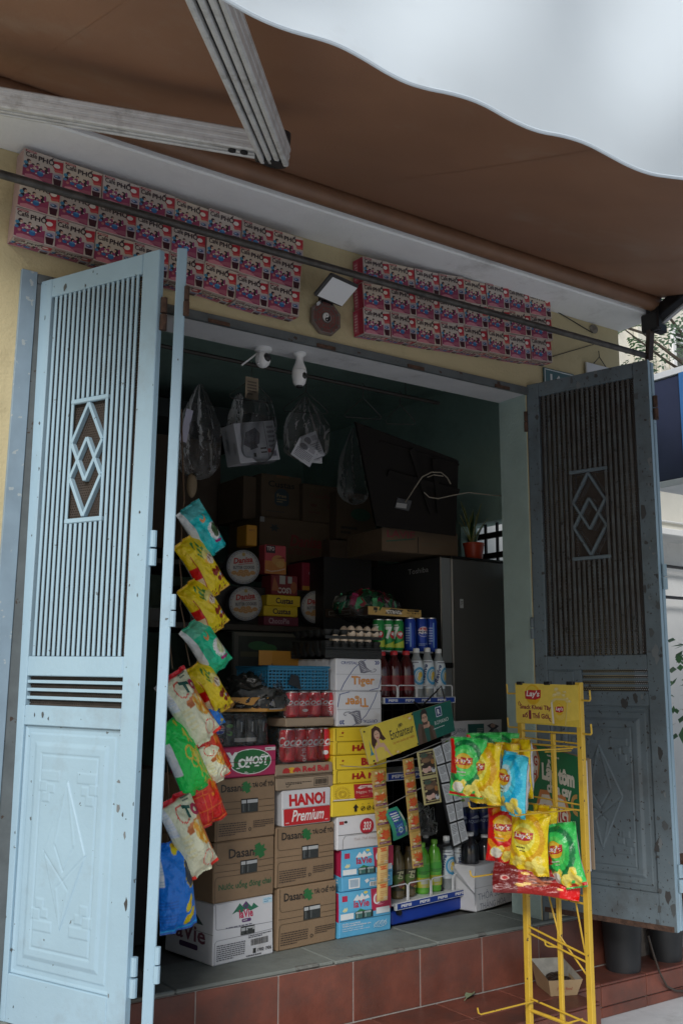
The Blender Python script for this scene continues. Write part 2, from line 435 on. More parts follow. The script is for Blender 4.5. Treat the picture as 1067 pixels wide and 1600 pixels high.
# steel door frame
m_frame = pm('door_frame_paint', (.10, .115, .12), rough=.55, var=.2, scale=12, chips=((.05, .03, .02), .05, 22))
m_paint = pm('pale_blue_door_paint', (.315, .46, .56), rough=.45, var=.07, scale=2.5, bump=.10, chips=((.11, .13, .14), -.005, 45), dirt=((.22, .25, .27), .07, 3.0))
m_paint_old = pm('weathered_blue_door_paint', (.125, .165, .19), rough=.55, var=.14, scale=4, bump=.08, chips=((.035, .032, .03), .055, 60), dirt=((.06, .058, .055), .14, 5))
m_slat_old = pm('rusty_slat_paint', (.095, .11, .115), rough=.6, var=.25, scale=14, dirt=((.05, .032, .022), .24, 16), chips=((.02, .017, .015), .06, 50))
m_frame2 = pm('blue_frame_paint', (.22, .30, .37), rough=.5, var=.1, scale=9, chips=((.35, .4, .42), .05, 30))
q = MB(); q.box((X0-.01, -.012, ZL-.006), (X1+.01, .004, ZL+.026), m_frame); q.build('door_frame', house)
q = MB(); q.box((X0-.062, -.014, .25), (X0-.012, .002, ZL+.03), m_frame2, .001, Matrix.Translation((X0, 0, ZL)) @ Matrix.Rotation(R(.8), 4, 'Y') @ Matrix.Translation((-X0, 0, -ZL))); q.build('door_frame', house)
q = MB(); q.box((X0-.0115, -.010, .25), (X0+.03, .002, ZL-.007), m_frame, .001, Matrix.Translation((X0, 0, ZL)) @ Matrix.Rotation(R(.8), 4, 'Y') @ Matrix.Translation((-X0, 0, -ZL))); q.build('door_frame', house)  # added dark strip, paints the black shade of the gap beside the leaf
q = MB(); q.box((X1+.002, -.010, .25), (X1+.03, .002, ZL+.026), m_frame); q.build('door_frame', house)
for x in (1.10, 1.52, 1.98, 2.42, 2.90):
    q = MB(); q.box((x, -.017, ZL-.008), (x+.085, -.0125, ZL+.006), m_rust); q.build('hinge_plate', house)

# step of red tiles: left part reaches farther out than the right part
step = MB()
GT, GZ = .022, .207
step.box((-.6, -.346, .05), (3.022, -.020, GZ-.0035), m_grout); step.box((3.022, -.198, .05), (6.0, -.020, GZ-.004), m_grout)
step.box((-.6, -.0245, .05), (3.74, .03, S-.014), m_grout)
st = tag(step.build('entrance_step'), kind='structure')
def tile(lo, hi):
    q = MB(); q.box(lo, hi, m_tile, .0022); q.build('tile', st)
jx = [-.26, .04, .34, .64, .94, 1.24, 1.53, 1.835, 2.14, 2.44, 2.745, 3.05, 3.35, 3.65]
for i in range(len(jx)-1): tile((jx[i]+.0022, -.0275, GZ+.002), (jx[i+1]-.0022, -.018, S-.015))
for i in range(len(jx)-1):
    a, c = jx[i]+.07, jx[i+1]+.07
    if c <= 3.04 or a < 3.03:
        c2 = min(c, 3.03)
        tile((a+.002, -.225, GZ-.010), (c2-.002, -.030, GZ)); tile((a+.002, -.356, GZ-.010), (c2-.002, -.229, GZ))
        tile((a+.002, -.357, .082), (c2-.002, -.347, GZ-.012))
rx = [3.03, 3.20, 3.47, 3.74, 4.01, 4.28, 4.55, 4.82]
for i in range(len(rx)-1):
    tile((rx[i]+.002, -.208, GZ-.010), (rx[i+1]-.002, -.030, GZ-.0005))
    tile((rx[i]+.002, -.209, .122), (rx[i+1]-.002, -.199, GZ-.012)); tile((rx[i]+.002, -.209, .081), (rx[i+1]-.002, -.199, .118))
tile((3.0225, -.34, .082), (3.031, -.212, GZ-.011))

# ================================================================== AWNING
m_fab = pm('brown_awning_cloth', (.27, .14, .084), rough=.6, var=.12, scale=1.6, bump=.15, bscale=260, dirt=((.33, .25, .19), .07, 2.2))
def see_light(M, col, w):
    t = M.node_tree; N = t.nodes; L = t.links; pb = N['Principled BSDF']; tl = N.new('ShaderNodeBsdfTranslucent'); tl.inputs[0].default_value = (*col, 1)
    mx = N.new('ShaderNodeMixShader'); mx.inputs[0].default_value = w; out = [n for n in N if n.type == 'OUTPUT_MATERIAL'][0]
    L.new(pb.outputs[0], mx.inputs[1]); L.new(tl.outputs[0], mx.inputs[2]); L.new(mx.outputs[0], out.inputs[0])
see_light(m_fab, (.40, .22, .14), .07)
m_roll = pm('brown_roller_cloth', (.20, .105, .06), rough=.45, var=.15, scale=7, bump=.15, bscale=30)
m_alu = pm('dull_aluminium', (.58, .59, .60), rough=.45, metal=.15, var=.10, scale=30, bump=.06, dirt=((.12, .10, .08), .10, 14), stretch=(1, 1, 1))
def cloth_white():
    M = pm('white_valance_cloth', (.67, .75, .81), rough=.75, var=.05, scale=2.0, bump=.035, bscale=320, dirt=((.42, .41, .40), .05, 1.6))
    t = M.node_tree; N = t.nodes; L = t.links; pb = N['Principled BSDF']
    tl = N.new('ShaderNodeBsdfTranslucent'); tl.inputs[0].default_value = (.75, .76, .78, 1)
    mx = N.new('ShaderNodeMixShader'); mx.inputs[0].default_value = .25; out = [n for n in N if n.type == 'OUTPUT_MATERIAL'][0]
    L.new(pb.outputs[0], mx.inputs[1]); L.new(tl.outputs[0], mx.inputs[2]); L.new(mx.outputs[0], out.inputs[0]); return M
m_val = cloth_white()
aw = thing('retractable_awning', 'brown retractable awning with folding metal arms and a white scalloped valance', 'awning', (0, -.25, 3.1))
inv = Matrix.Translation((0, .25, -3.1))
YR, ZR = -.268, 3.108          # roller axis
FY, FZ = -2.10, 2.62           # front bar
XL, XR = .32, 3.70
def fab(u, v):
    x = XL+(XR-.02-XL)*u; x2 = XL+(4.05-XL)*u
    X = x*(1-v)+x2*v; y = YR+.015+(FY-YR-.015)*v; z = ZR+.037+(FZ-ZR-.037)*v
    sag = -.035*sin(pi*v)*(1-.5*abs(2*u-1)); rip = .008*sin(5*u*pi+2.5*v)*sin(pi*v)+.010*mnoise.noise(Vector((u*9+3*v, v*2.5, 1)))*sin(pi*v)+.004*mnoise.noise(Vector((u*30, v*3, 4)))*sin(pi*v)
    return Vector((X, y, z+sag+rip))
q = MB(); q.grid(90, 40, fab, m_fab)
q.grid(90, 40, lambda u, v: fab(u, v)+Vector((0, 0, .003)), m_fab, flip=True)
q.build('awning_cloth', aw, inv)
for u_ in (.12, .46, .80):
    q = MB(); q.grid(2, 40, lambda x, y: fab(u_+(x-.5)*.009, y)-Vector((0, 0, .0008)), m_fab); q.build('seam', aw, inv)
q = MB(); q.tube([(XL, YR, ZR), (1.6, YR, ZR), (2.8, YR, ZR-.002), (3.685, YR, ZR)], .036, m_roll, 20)
q.build('roller', aw, inv)
q = MB(); q.box((3.66, YR-.03, ZR-.055), (3.70, YR+.04, ZR+.05), m_black, .006); q.build('end_plate', aw, inv)
# valance: scalloped white drop at the front bar
HT = [(q.x, q.z) for q in (at(x, y, 1, FY-.03) for x, y in ((350, 0), (395, 26), (440, 47), (485, 57), (530, 66), (565, 88), (600, 116), (640, 133), (680, 143), (730, 149), (775, 174), (820, 202), (855, 210), (895, 213), (945, 240), (1000, 270), (1035, 276), (1067, 278)))]
def hemz(X): return sum(hem0(X+d) for d in (-.045, -.03, -.015, 0, .015, .03, .045))/7
def hem0(X):
    if X <= HT[0][0]: return HT[0][1]+.010*sin((HT[0][0]-X)*26)
    if X >= HT[-1][0]: return HT[-1][1]+.010*sin((X-HT[-1][0])*26)-.002
    for (a, z0), (c, z1) in zip(HT, HT[1:]):
        if a <= X <= c: return z0+(z1-z0)*(X-a)/(c-a)
def val(u, v):
    X = XL+.10+(4.0-XL)*u
    ph = (X-.60)/.245*2*pi
    hem = hemz(X)
    top = FZ+.02
    z = top+(hem-top)*v
    f = v**1.3
    y = FY-.03+(1-v)*v*3.0*(.022*sin(ph*.5+.6)+.040*sin(X*6.1+1.0+3*v)+.014*sin(X*15+5*v)+.03*mnoise.noise(Vector((X*3, v*2, 0))))
    return Vector((X, y, z))
q = MB(); q.grid(420, 16, val, m_val); q.build('valance', aw, inv)
q = MB(); q.tube([val(i/420, 1.0)+Vector((0, -.001, 0)) for i in range(421)], .0028, m_val, 6); q.build('hem', aw, inv)
q = MB(); q.box((XL, FY-.02, FZ-.01), (4.1, FY+.03, FZ+.06), m_alu, .01); q.build('front_bar', aw, inv)
# left folding arm, below the cloth
an = Vector((0, (ZR-.10-(FZ-.10)), -(YR-FY))).normalized(); an = Vector((0, an.y, an.z)); aP = Vector((0, YR, ZR-.125))
slope = (ZR-FZ)/(YR-FY); an = Vector((0, -slope, 1)).normalized()
E1 = onp(432, 232, aP, an); E0 = onp(-60, 148, aP, an); E2 = onp(318, -60, aP, an)
def arm(a, c, name, w=.075):
    q = MB(); up = an
    q.bar(a, c, w*.80, .030, m_steel, up, .004)
    d = (Vector(c)-Vector(a)).normalized(); sd_ = up.cross(d).normalized()
    for k, (o, ww, hh) in enumerate(((.40, w*.17, .054), (-.40, w*.17, .054), (.13, w*.19, .046), (-.13, w*.17, .050))):
        q.bar(Vector(a)+sd_*w*o, Vector(c)+sd_*w*o, ww, hh, m_alu, up, .003)
    for k, o in enumerate((-.019, 0, .019)):
        for s_ in (-1, 1): q.bar(Vector(a)+sd_*w*.44*s_+up*o, Vector(c)+sd_*w*.44*s_+up*o, .010, .0125, m_alu, up, .002)
    return q.build(name, aw, inv), sd_
d1 = (E0-E1).normalized(); d2 = (E2-E1).normalized()
a1, s1 = arm(E1+d1*.02, E0, 'folding_arm', .085); a2, s2 = arm(E1+d2*.0-an*.02, E2-an*.02, 'folding_arm', .08)
q = MB(); q.lathe([(.0, -.045), (.034, -.045), (.036, -.03), (.036, .03), (.034, .045), (0, .045)], m_steel, 18, M=Matrix.Translation(E1) @ an.to_track_quat('Z', 'Y').to_matrix().to_4x4()); q.box((-.05, -.03, -.02), (.02, .03, .02), m_steel, .004, Matrix.Translation(E1-an*.02))
q.build('elbow', aw, inv)
for t_, dd, ss in ((.085, d1, s1), (.118, d1, s1), (.78, d1, s1)):
    q = MB(); c = E1+dd*t_-an*.026; q.lathe([(.011, 0), (.011, .006), (.007, .008)], m_steel, 10, M=Matrix.Translation(c+ss*.012) @ (-an).to_track_quat('Z', 'Y').to_matrix().to_4x4()); q.build('bolt', aw, inv)
# hanging bracket at the right-hand end with the arm that starts there
q = MB(); q.box((3.655, -.30, ZR-.13), (3.690, -.20, ZR-.04), m_black, .008); q.bar((3.672, -.245, ZR-.10), (3.664, -.232, 2.845), .030, .022, pm('brown_steel', (.05, .03, .022), rough=.55, var=.3), (0, 1, 0)); q.build('hanging_bracket', aw, inv)
p0 = at(1022, 496, 1, -.24); p1 = at(1110, 420, 1, -.62)
q = MB(); q.bar(p0, p1, .05, .06, m_steel, (0, 0, 1), .004); q.bar(p0+Vector((.03, 0, -.035)), p1+Vector((.03, 0, -.035)), .02, .012, m_alu); q.build('folding_arm', aw, inv)
q = MB(); pp = at(1030, 514, 1, -.26); q.box((pp.x-.03, pp.y-.02, pp.z-.02), (pp.x+.03, pp.y+.02, pp.z+.02), m_black, .004); q.build('arm_clamp', aw, inv)

q = MB(); q.tube([(.2, -.22, 2.866), (1.2, -.221, 2.864), (2.4, -.22, 2.863), (3.668, -.22, 2.868)], .0135, pm('dull_pole_steel', (.085, .08, .075), rough=.5, metal=.5, var=.35, scale=25, bump=.1), 14)
tag(q.build('curtain_pole'), 'long thin dark metal pole hung across the shop front under the awning', 'pole')

# ================================================================== DOOR LEAVES
def perforated():
    M = pm('perforated_steel', (.045, .034, .027), rough=.7, var=.3, scale=20); t = M.node_tree; N = t.nodes; L = t.links
    tc = N.new('ShaderNodeTexCoord'); sep = N.new('ShaderNodeSeparateXYZ'); L.new(tc.outputs['Object'], sep.inputs[0])
    def mth(op, a, c=None):
        n = N.new('ShaderNodeMath'); n.operation = op
        for i, x in enumerate((a, c)):
            if x is None: continue
            if isinstance(x, (int, float)): n.inputs[i].default_value = x
            else: L.new(x, n.inputs[i])
        return n.outputs[0]
    zz = mth('MULTIPLY', sep.outputs[2], 1/.0078); row = mth('FLOOR', zz); xx = mth('ADD', mth('MULTIPLY', sep.outputs[0], 1/.0078), mth('MULTIPLY', row, .5))
    fx = mth('SUBTRACT', mth('FRACT', xx), .5); fz = mth('SUBTRACT', mth('FRACT', zz), .5)
    d = mth('SQRT', mth('ADD', mth('MULTIPLY', fx, fx), mth('MULTIPLY', fz, fz)))
    al = mth('GREATER_THAN', d, .27); L.new(al, N['Principled BSDF'].inputs['Alpha']); return M
m_perf = perforated()
def seg(p, a, c):
    p, a, c = Vector(p), Vector(a), Vector(c); t = max(0, min(1, (p-a).dot(c-a)/(c-a).length_squared)); return (p-a-(c-a)*t).length
def panel_h(u, v, w, h):
    """pressed steel: depth of relief at u across and v up a panel w x h"""
    d = min(u, w-u, v, h-v); z = 0.0
    if d > .004: z -= .004*min(1, (d-.004)/.004)
    if d > .020: z += .004*min(1, (d-.020)/.004)
    if d > .045: z += .007*min(1, (d-.045)/.012)
    if d > .075: z -= .003*min(1, (d-.075)/.003)
    if d > .082: z += .003*min(1, (d-.082)/.003)
    c = (w/2, h/2); K = [(w/2, h*.785), (w*.285, h*.5), (w/2, h*.20), (w*.715, h*.5)]
    x, y = abs(u-c[0]), v-c[1]; top = h*.285 if y > 0 else h*.30
    k = x/(w*.215)+abs(y)/top
    if k < 1.0: z += .0045*min(1, (1-k)/.05)+.0022*max(0, 1-abs(k-.97)/.035)
    # groove cross near the middle and a spine up the kite
    for A, B in (((w*.285, h*.5), (w*.56, h*.36)), ((w*.715, h*.5), (w*.44, h*.36)), ((w*.5, h*.43), (w*.40, h*.53)), ((w*.5, h*.43), (w*.60, h*.53))):
        g = seg((u, v), A, B) if k < 1.03 else 9
        if g < .005: z -= .0028*(1-g/.005)
    if k < 1:
        g = min(seg((u, v), (w*.5, h*.785), (w*.40, h*.53)), seg((u, v), (w*.5, h*.785), (w*.6, h*.53)), seg((u, v), (w*.5, h*.2), (w*.44, h*.36)), seg((u, v), (w*.5, h*.2), (w*.56, h*.36)))
        if g < .006: z += .0022*(1-g/.006)
    for sx in (-1, 1):
        for sy, yy in ((1, h*.80), (-1, h*.205)):
            for (ox, oy, a, e) in ((.075, .0, .035, .012), (.105, -.03*sy, .015, .012), (.07, -.035*sy, .012, .010), (.09, -.06*sy, .013, .011)):
                du = abs(u-(c[0]+sx*ox*w/.40)); dv = abs(v-(yy+oy)); g = max(du-a, dv-e)
                if g < .004: z += .003*min(1, (.004-g)/.004)
    return z
def make_leaf(name, label, mat, Wd, M, T=.024, old=False, fine=True):
    H = 2.228; a, c = .056, .066
    t = thing(name, label, 'folding door leaf', M=M)
    def part(nm, f, mt=mat):
        q = MB(); f(q); return q.build(nm, t)
    bx = lambda lo, hi, mt=mat, bev=.0025: (lambda q: q.box(lo, hi, mt, bev))
    part('stile', bx((0, 0, 0), (a, T, H))); part('stile', bx((Wd-c, 0, 0), (Wd, T, H)))
    e = .0006
    part('rail', bx((a+e, .0005, 2.165), (Wd-c-e, T-.0005, H-.0005))); part('rail', bx((a+e, .0005, .972), (Wd-c-e, T-.0005, 1.030)))
    part('rail', bx((a+e, .0005, .828), (Wd-c-e, T-.0005, .886))); part('rail', bx((a+e, .0005, 0.0005), (Wd-c-e, T-.0005, .132)))
    part('perforated_sheet', bx((a+.001, .0175, .95), (Wd-c-.001, .0190, 2.17), m_perf, 0))
    part('perforated_sheet', bx((a+.001, .0175, .88), (Wd-c-.001, .0190, .949), m_perf, 0))
    # upright slats, stopped by the small diamond window
    n = 19; p = (Wd-a-c)/n; u0 = a+p*6.0; u1 = a+p*12.6; z0, z1 = 1.440, 1.795
    u0 = round((u0-a)/p)*p+a; u1 = round((u1-a)/p)*p+a
    for i in range(1, n):
        u = a+i*p; hw = p*.25; cs = [(1.031, 2.1645)]
        if u0-.001 <= u <= u1+.001: cs = [(1.031, z0-.016), (z1+.016, 2.1645)] if u0+.002 < u < u1-.002 else cs
        for lo, hi in cs: part('slat', bx((u-hw, .003, lo), (u+hw, .0085, hi), m_slat_old if old else mat, .001))
    part('window_rail', bx((u0-.006, .001, z0-.0155), (u1+.006, .014, z0-.0005))); part('window_rail', bx((u0-.006, .001, z1+.0005), (u1+.006, .014, z1+.0155)))
    cu = (u0+u1)/2; hw = (u1-u0)/2-.008
    for k, (zt, zs, zb) in enumerate(((1.792, 1.672, 1.552), (1.684, 1.564, 1.444))):
        for sx in (-1, 1):
            for (za, zc) in ((zt, zs), (zb, zs)):
                part('diamond_bar', lambda q: q.bar((cu, .008+.0006*k+.0003*sx, za), (cu+sx*hw, .008+.0006*k+.0003*sx, zc), .017, .0105, mat, (0, 0, 1), .001))
    h0 = a+.001 if not old else a+.155
    for i in range(3): part('louvre_bar', bx((h0, .004, .904+i*.0235), (Wd-c-.001, .012, .9135+i*.0235), mat, .001))
    if old: part('lock_plate', bx((a+.001, .002, .8865), (h0-.001, .022, .9715), mat, .002)); part('lock_plate', bx((a+.03, -.002, .895), (a+.12, .002, .965), mat, .002))
    w, h = Wd-a-c-.002, .828-.132-.002; nu, nv = (200, 340) if fine else (60, 100)
    part('pressed_panel', lambda q: q.grid(nu, nv, lambda x, y: Vector((a+.001+w*x, (.010-(.9 if old else .6)*panel_h(w*x, h*y, w, h)), .133+h*y)), mat))
    part('back_panel', bx((a+.001, .0195, .133), (Wd-c-.001, .0215, .827)))
    for z in (2.06, 1.15, .22):
        part('hinge', lambda q: (q.tube([(-.006, -.004, z-.045), (-.006, -.004, z-.002)], .009, m_rust if z > 2 else mat, 10), q.tube([(-.006, -.004, z+.002), (-.006, -.004, z+.045)], .008, m_rust if z > 2 else mat, 10)))
    return t
def leafM(x, fx, fy, zb, off=(0, 0), lean=0.0):
    a = Vector((fx-x, fy, 0)).normalized(); y = Vector((0, 0, 1)).cross(a)
    M = Matrix((a, y, Vector((0, 0, 1)))).transposed().to_4x4(); M.translation = Vector((x, -.004, zb))+a*off[0]+y*off[1]
    return M @ Matrix.Translation((0, 0, 2.228)) @ Matrix.Rotation(lean, 4, 'Y') @ Matrix.Translation((0, 0, -2.228))
LA = make_leaf('door_leaf', 'pale blue louvred door leaf brightest towards the bottom, beside the hanging snack bags', m_paint, .511, leafM(X0, 1.136, -.486, .42, lean=R(.85)))
b_az = R(24.82); b_x = Vector((sin(b_az), cos(b_az), 0)); b_y = Vector((0, 0, 1)).cross(b_x); LBM = Matrix((b_x, b_y, Vector((0, 0, 1)))).transposed().to_4x4()
LBM.translation = Vector(((3.066-.50)*math.tan(b_az), -.50, .42))-b_y*.015
LBM = LBM @ Matrix.Translation((0, 0, 2.228)) @ Matrix.Rotation(R(.8), 4, 'X') @ Matrix.Translation((0, 0, -2.228))
LB = make_leaf('door_leaf', 'half folded leaf seen edge on as a thin pale strip next to the hanging snacks', m_paint, .52, LBM, T=.030, fine=False)
RA = make_leaf('door_leaf', 'dark weathered louvred door leaf with peeling paint behind the yellow rack', m_paint_old, .560, leafM(X1, 3.249, -.538, .455), old=True)
RB = make_leaf('door_leaf', 'folded back leaf showing only a thin bright blue edge behind the weathered leaf', m_paint, .555, leafM(X1, 3.249, -.538, .455, (.006, .037)), fine=False)
for t, W_ in ((LA, .511), (RA, .56)):
    for z in (.19, 1.335, 2.03):
        q = MB(); yy = .020 if t is LA else .040; q.tube([(W_+.008, yy, z-.05), (W_+.008, yy, z-.003)], .011, m_rust if z > 2 else m_paint, 10); q.tube([(W_+.008, yy, z+.003), (W_+.008, yy, z+.05)], .010, m_rust if z > 2 else m_paint, 10); q.build('hinge', t)
def paint_chips(t, W_, n, big, seed):
    rnd = random.Random(seed); p = Print()
    for i in range(n):
        k = rnd.random()
        if k < .55: x, y = W_-.066*rnd.random()**1.6, rnd.uniform(.02, 2.2)
        elif k < .75: x, y = .055*rnd.random(), rnd.uniform(.02, 2.2)
        elif k < .9: x, y = rnd.uniform(.06, W_-.07), rnd.choice((rnd.uniform(.002, .125), rnd.uniform(2.17, 2.225), rnd.uniform(2.17, 2.225)))
        else: x, y = rnd.uniform(.06, W_-.07), rnd.uniform(.835, .88)
        r = rnd.uniform(.0015, .005)*(big if rnd.random() < .25 else 1); st = rnd.uniform(.6, 2.6); m_ = rnd.randint(6, 9)
        pts = [(min(W_-.0015, max(.0015, x+r*rnd.uniform(.35, 1)*cos(2*pi*j/m_))), min(2.226, max(.002, y+r*st*rnd.uniform(.35, 1)*sin(2*pi*j/m_)))) for j in range(m_)]
        p.p(pts, ((.075, .085, .09), (.05, .05, .05), (.16, .18, .19))[int(rnd.random()*2.99)])
    o = p.build('paint_chips', lambda x, y: (Vector((x, 0, y)), Vector((0, -1, 0))), t, base=.0003, step=.000002); o['kind'] = 'stuff'
paint_chips(LA, .511, 48, 2.2, 5); paint_chips(RA, .56, 260, 4.0, 8)
q = MB(); q.box((.5602, .001, .001), (.5612, .023, 2.227), m_paint); q.build('lit_edge_strip', RA)  # paler paint on the leaf's end stands in for sky light on it
q = MB(); q.box((.01, -.0012, .0), (.55, -.0004, .02), m_rust); q.build('rusty_edge', RA)

# ================================================================== COFFEE CARTONS over the door
m_cream = pm('cream_card', (.40, .28, .27), rough=.5, var=.05, scale=30)
m_pinkside = pm('red_card_side', (.38, .03, .07), rough=.5, var=.2, scale=20)
def coffee_print(tone=(1, 1, 1)):
    p = Print(); add0 = p._add; p._add = lambda vs, fs, c: add0(vs, fs, tuple(min(.9, a*b_) for a, b_ in zip(c, tone)))
    mag, pk, dk, bl, wh, sk = (.29, .05, .12), (.36, .11, .17), (.035, .02, .03), (.04, .16, .40), (.72, .68, .64), (.60, .38, .30)
    p.r(.0, .0, 1, 1, (.55, .49, .44))
    p.p([(0, .05), (.74, .02), (.74, .46), (.6, .40), (.48, .44), (.30, .36), (.14, .42), (0, .34)], mag)
    p.p([(.05, .02), (.55, .02), (.42, .13), (.22, .17), (.06, .12)], (.55, .22, .28))
    p.p([(.40, .10), (.73, .06), (.72, .22), (.55, .20)], pk)
    for x, y, r in ((.13, .60, .055), (.36, .58, .04), (.44, .42, .05), (.56, .52, .05), (.09, .44, .05), (.24, .50, .045)): p.e(x, y, r, r*1.25, dk)
    p.p([(.51, .58), (.62, .56), (.63, .36), (.55, .34)], dk)
    for x, y, r in ((.16, .57, .035), (.37, .55, .03), (.46, .39, .03), (.53, .50, .03), (.26, .47, .03)): p.e(x, y, r, r*1.2, sk)
    for x, y, w, h in ((.20, .45, .06, .06), (.34, .46, .05, .06), (.50, .38, .05, .06), (.30, .33, .07, .03), (.64, .50, .03, .10)): p.e(x, y, w, h, (.30, .05, .16))
    p.e(.43, .27, .085, .09, bl); p.e(.44, .33, .06, .03, (.10, .30, .55)); p.e(.24, .29, .06, .05, bl); p.e(.06, .52, .05, .06, (.06, .25, .42)); p.e(.12, .27, .04, .045, (.5, .2, .2)); p.e(.05, .37, .05, .05, (.10, .22, .42))
    for x, y in ((.31, .42), (.40, .48), (.20, .36), (.52, .32), (.62, .40), (.33, .24), (.15, .5)): p.e(x, y, .022, .022, wh)
    p.p([(.74, .88), (.99, .92), (.99, .52), (.80, .56), (.72, .70)], (.45, .03, .05)); p.e(.83, .73, .085, .075, wh, rot=.3); p.p([(.76, .58), (.98, .62), (.98, .54), (.80, .50)], (.55, .10, .10))
    p.p([(.74, .44), (.985, .48), (.95, .04), (.79, .04)], (.40, .36, .46)); p.p([(.755, .27), (.97, .28), (.95, .04), (.79, .04)], (.05, .012, .02)); p.e(.86, .36, .08, .055, (.05, .09, .20)); p.e(.84, .37, .04, .025, (.30, .45, .60))
    p.r(.03, .905, .30, .965, (.30, .02, .05)); p.r(.06, .92, .27, .945, (.6, .45, .42))
    p.t('Café', .04, .735, .32, .905, dk, .016); p.t('PHỐ', .36, .70, .76, .97, dk, .03)
    return p
ccw, cch, ccd = .134, .108, .068
def coffee_carton(tone=(1, 1, 1)): 
    b = MB(); b.box((-ccw/2, 0, -cch/2), (ccw/2, ccd, cch/2), m_cream, .001)
    o = b.build('coffee_carton')
    coffee_print(tone).build('printed_front', face((-ccw/2+.001, 0, -cch/2+.001), (ccw-.002, 0, 0), (0, 0, cch-.002)), o, step=.00003)
    coffee_print(tone).build('printed_base', face((-ccw/2+.002, ccd-.002, -cch/2), (ccw-.004, 0, 0), (0, -ccd+.004, 0)), o, step=.00003)
    s = Print(); s.r(0, 0, 1, 1, (.42, .03, .08)); s.r(.55, 0, 1, 1, (.30, .02, .05)); s.r(.1, .1, .45, .9, (.45, .10, .16)); s.small(.12, .15, .42, .85, 6, (.6, .4, .4))
    return o, s
def side_of(o, s): s.build('printed_side', face((-ccw/2, ccd-.002, -cch/2+.002), (0, -ccd+.004, 0), (0, 0, cch-.004)), o, step=.00003)
PRO = {}
for k, tn in enumerate(((1, 1, 1), (.88, .86, .84), (1.04, 1.0, .90))):
    for blk in (0, 1):
        o, cside = coffee_carton(tn); PRO[blk, k] = [o, False]
        if blk: side_of(o, cside)
ORD = ['first', 'second', 'third', 'fourth', 'fifth', 'sixth', 'seventh', 'eighth']
ROWN = ['bottom', 'middle', 'top']
for blk, cs, where in ((0, [(20, 368), (465, 496), (475, 373), (39, 231)], 'over the pale door, counted towards the lamp'),
                       (1, [(568, 521), (862, 567), (859, 463), (566, 402)], 'over the dark door, counted from the lamp')):
    P = [at(x, y, 1, -.072) for x, y in cs]
    for j in range(3):
        for i in range(8):
            u, v = (i+.5)/8, (j+.5)/3
            c = P[0]*(1-u)*(1-v)+P[1]*u*(1-v)+P[2]*u*v+P[3]*(1-u)*v
            e = (P[1]-P[0])*(1-v)+(P[2]-P[3])*v; ang = math.atan2(e.z, e.x)
            sc = e.length/8/ccw; sz = ((P[3]-P[0]).length*(1-u)+(P[2]-P[1]).length*u)/3/cch
            rnd = random.Random(blk*100+j*10+i)
            M = TM((c.x+rnd.uniform(-.001, .001), c.y+rnd.uniform(-.006, .003), c.z+rnd.uniform(-.003, .002)), R(rnd.uniform(-2.2, 2.2)), R(rnd.uniform(-3.5, 3.5)), -ang+R(rnd.uniform(-1.3, 1.3))) @ Matrix.Diagonal((sc*1.0, 1, sz*.998, 1))
            lab = '%s pink coffee carton of the %s row, %s' % (ORD[i], ROWN[j], where)
            pr_ = PRO[blk, (i+2*j+(i*j) % 2) % 3]
            if not pr_[1]: o = pr_[0]; o.matrix_world = M; pr_[1] = True
            else: o = copy_tree(pr_[0], M)
            tag(o, lab, 'carton', 'pink coffee cartons over the doorway')

# ------------------------------------------------------------------ lamp and eight-sided mirror plate on the wall
p = at(507, 472, 1, 0)
t = thing('wall_lamp', 'small tilted solar floodlight with a white panel on the yellow wall', 'lamp', p)
q = MB(); q.box((-.03, -.02, -.018), (.03, -.0, .018), m_black, .004); q.bar((0, -.01, 0), (-.0, -.05, .012), .016, .02, m_black); q.build('bracket', t)
TL = TM((-.012, -.10, .012), R(14), R(-34))
q = MB(); q.box((-.078, -.055, -.008), (.078, .055, .012), pm('dark_lamp_case', (.05, .05, .05), rough=.5), .006, TL); q.build('lamp_body', t)
q = MB(); q.box((-.070, -.047, -.0105), (.070, .047, -.0082), pm('white_lamp_panel', (.78, .79, .80), rough=.4), .001, TL); q.build('white_panel', t)
p = at(507, 498, 1, -.006)
t = thing('octagonal_plate', 'small eight-sided wooden charm plate with a round black and white centre', 'charm plate', p)
oc = lambda r, a0=22.5: [(r*cos(R(a0+45*i)), r*sin(R(a0+45*i))) for i in range(8)]
FM = Matrix.Rotation(R(90), 4, 'X')
q = MB(); q.prism(oc(.072), 0, .012, pm('brown_charm_wood', (.16, .13, .11), rough=.5, var=.2), FM); q.build('plate', t)
pr = Print(); rd, gr = (.22, .06, .05), (.22, .21, .20)
for r0, c in ((.90, gr), (.86, (.12, .10, .09)), (.64, rd), (.58, (.13, .11, .10)), (.40, rd), (.35, (.12, .10, .09))): pr.p(oc(r0), c)
for i in range(8):
    a = R(45*i)
    for k, rr_ in enumerate((.54, .49, .44, .80, .74, .68)):
        L = rr_*.30; cx, cy = rr_*cos(a), rr_*sin(a); tx, ty = -sin(a)*L, cos(a)*L
        if (i+k) % 2: pr.l([(cx-tx, cy-ty), (cx+tx, cy+ty)], .03, rd)
        else: pr.l([(cx-tx, cy-ty), (cx-tx*.2, cy-ty*.2)], .03, rd); pr.l([(cx+tx*.2, cy+ty*.2), (cx+tx, cy+ty)], .03, rd)
pr.e(0, 0, .27, .27, (.35, .35, .34)); pr.e(0, 0, .24, .24, (.62, .62, .60))
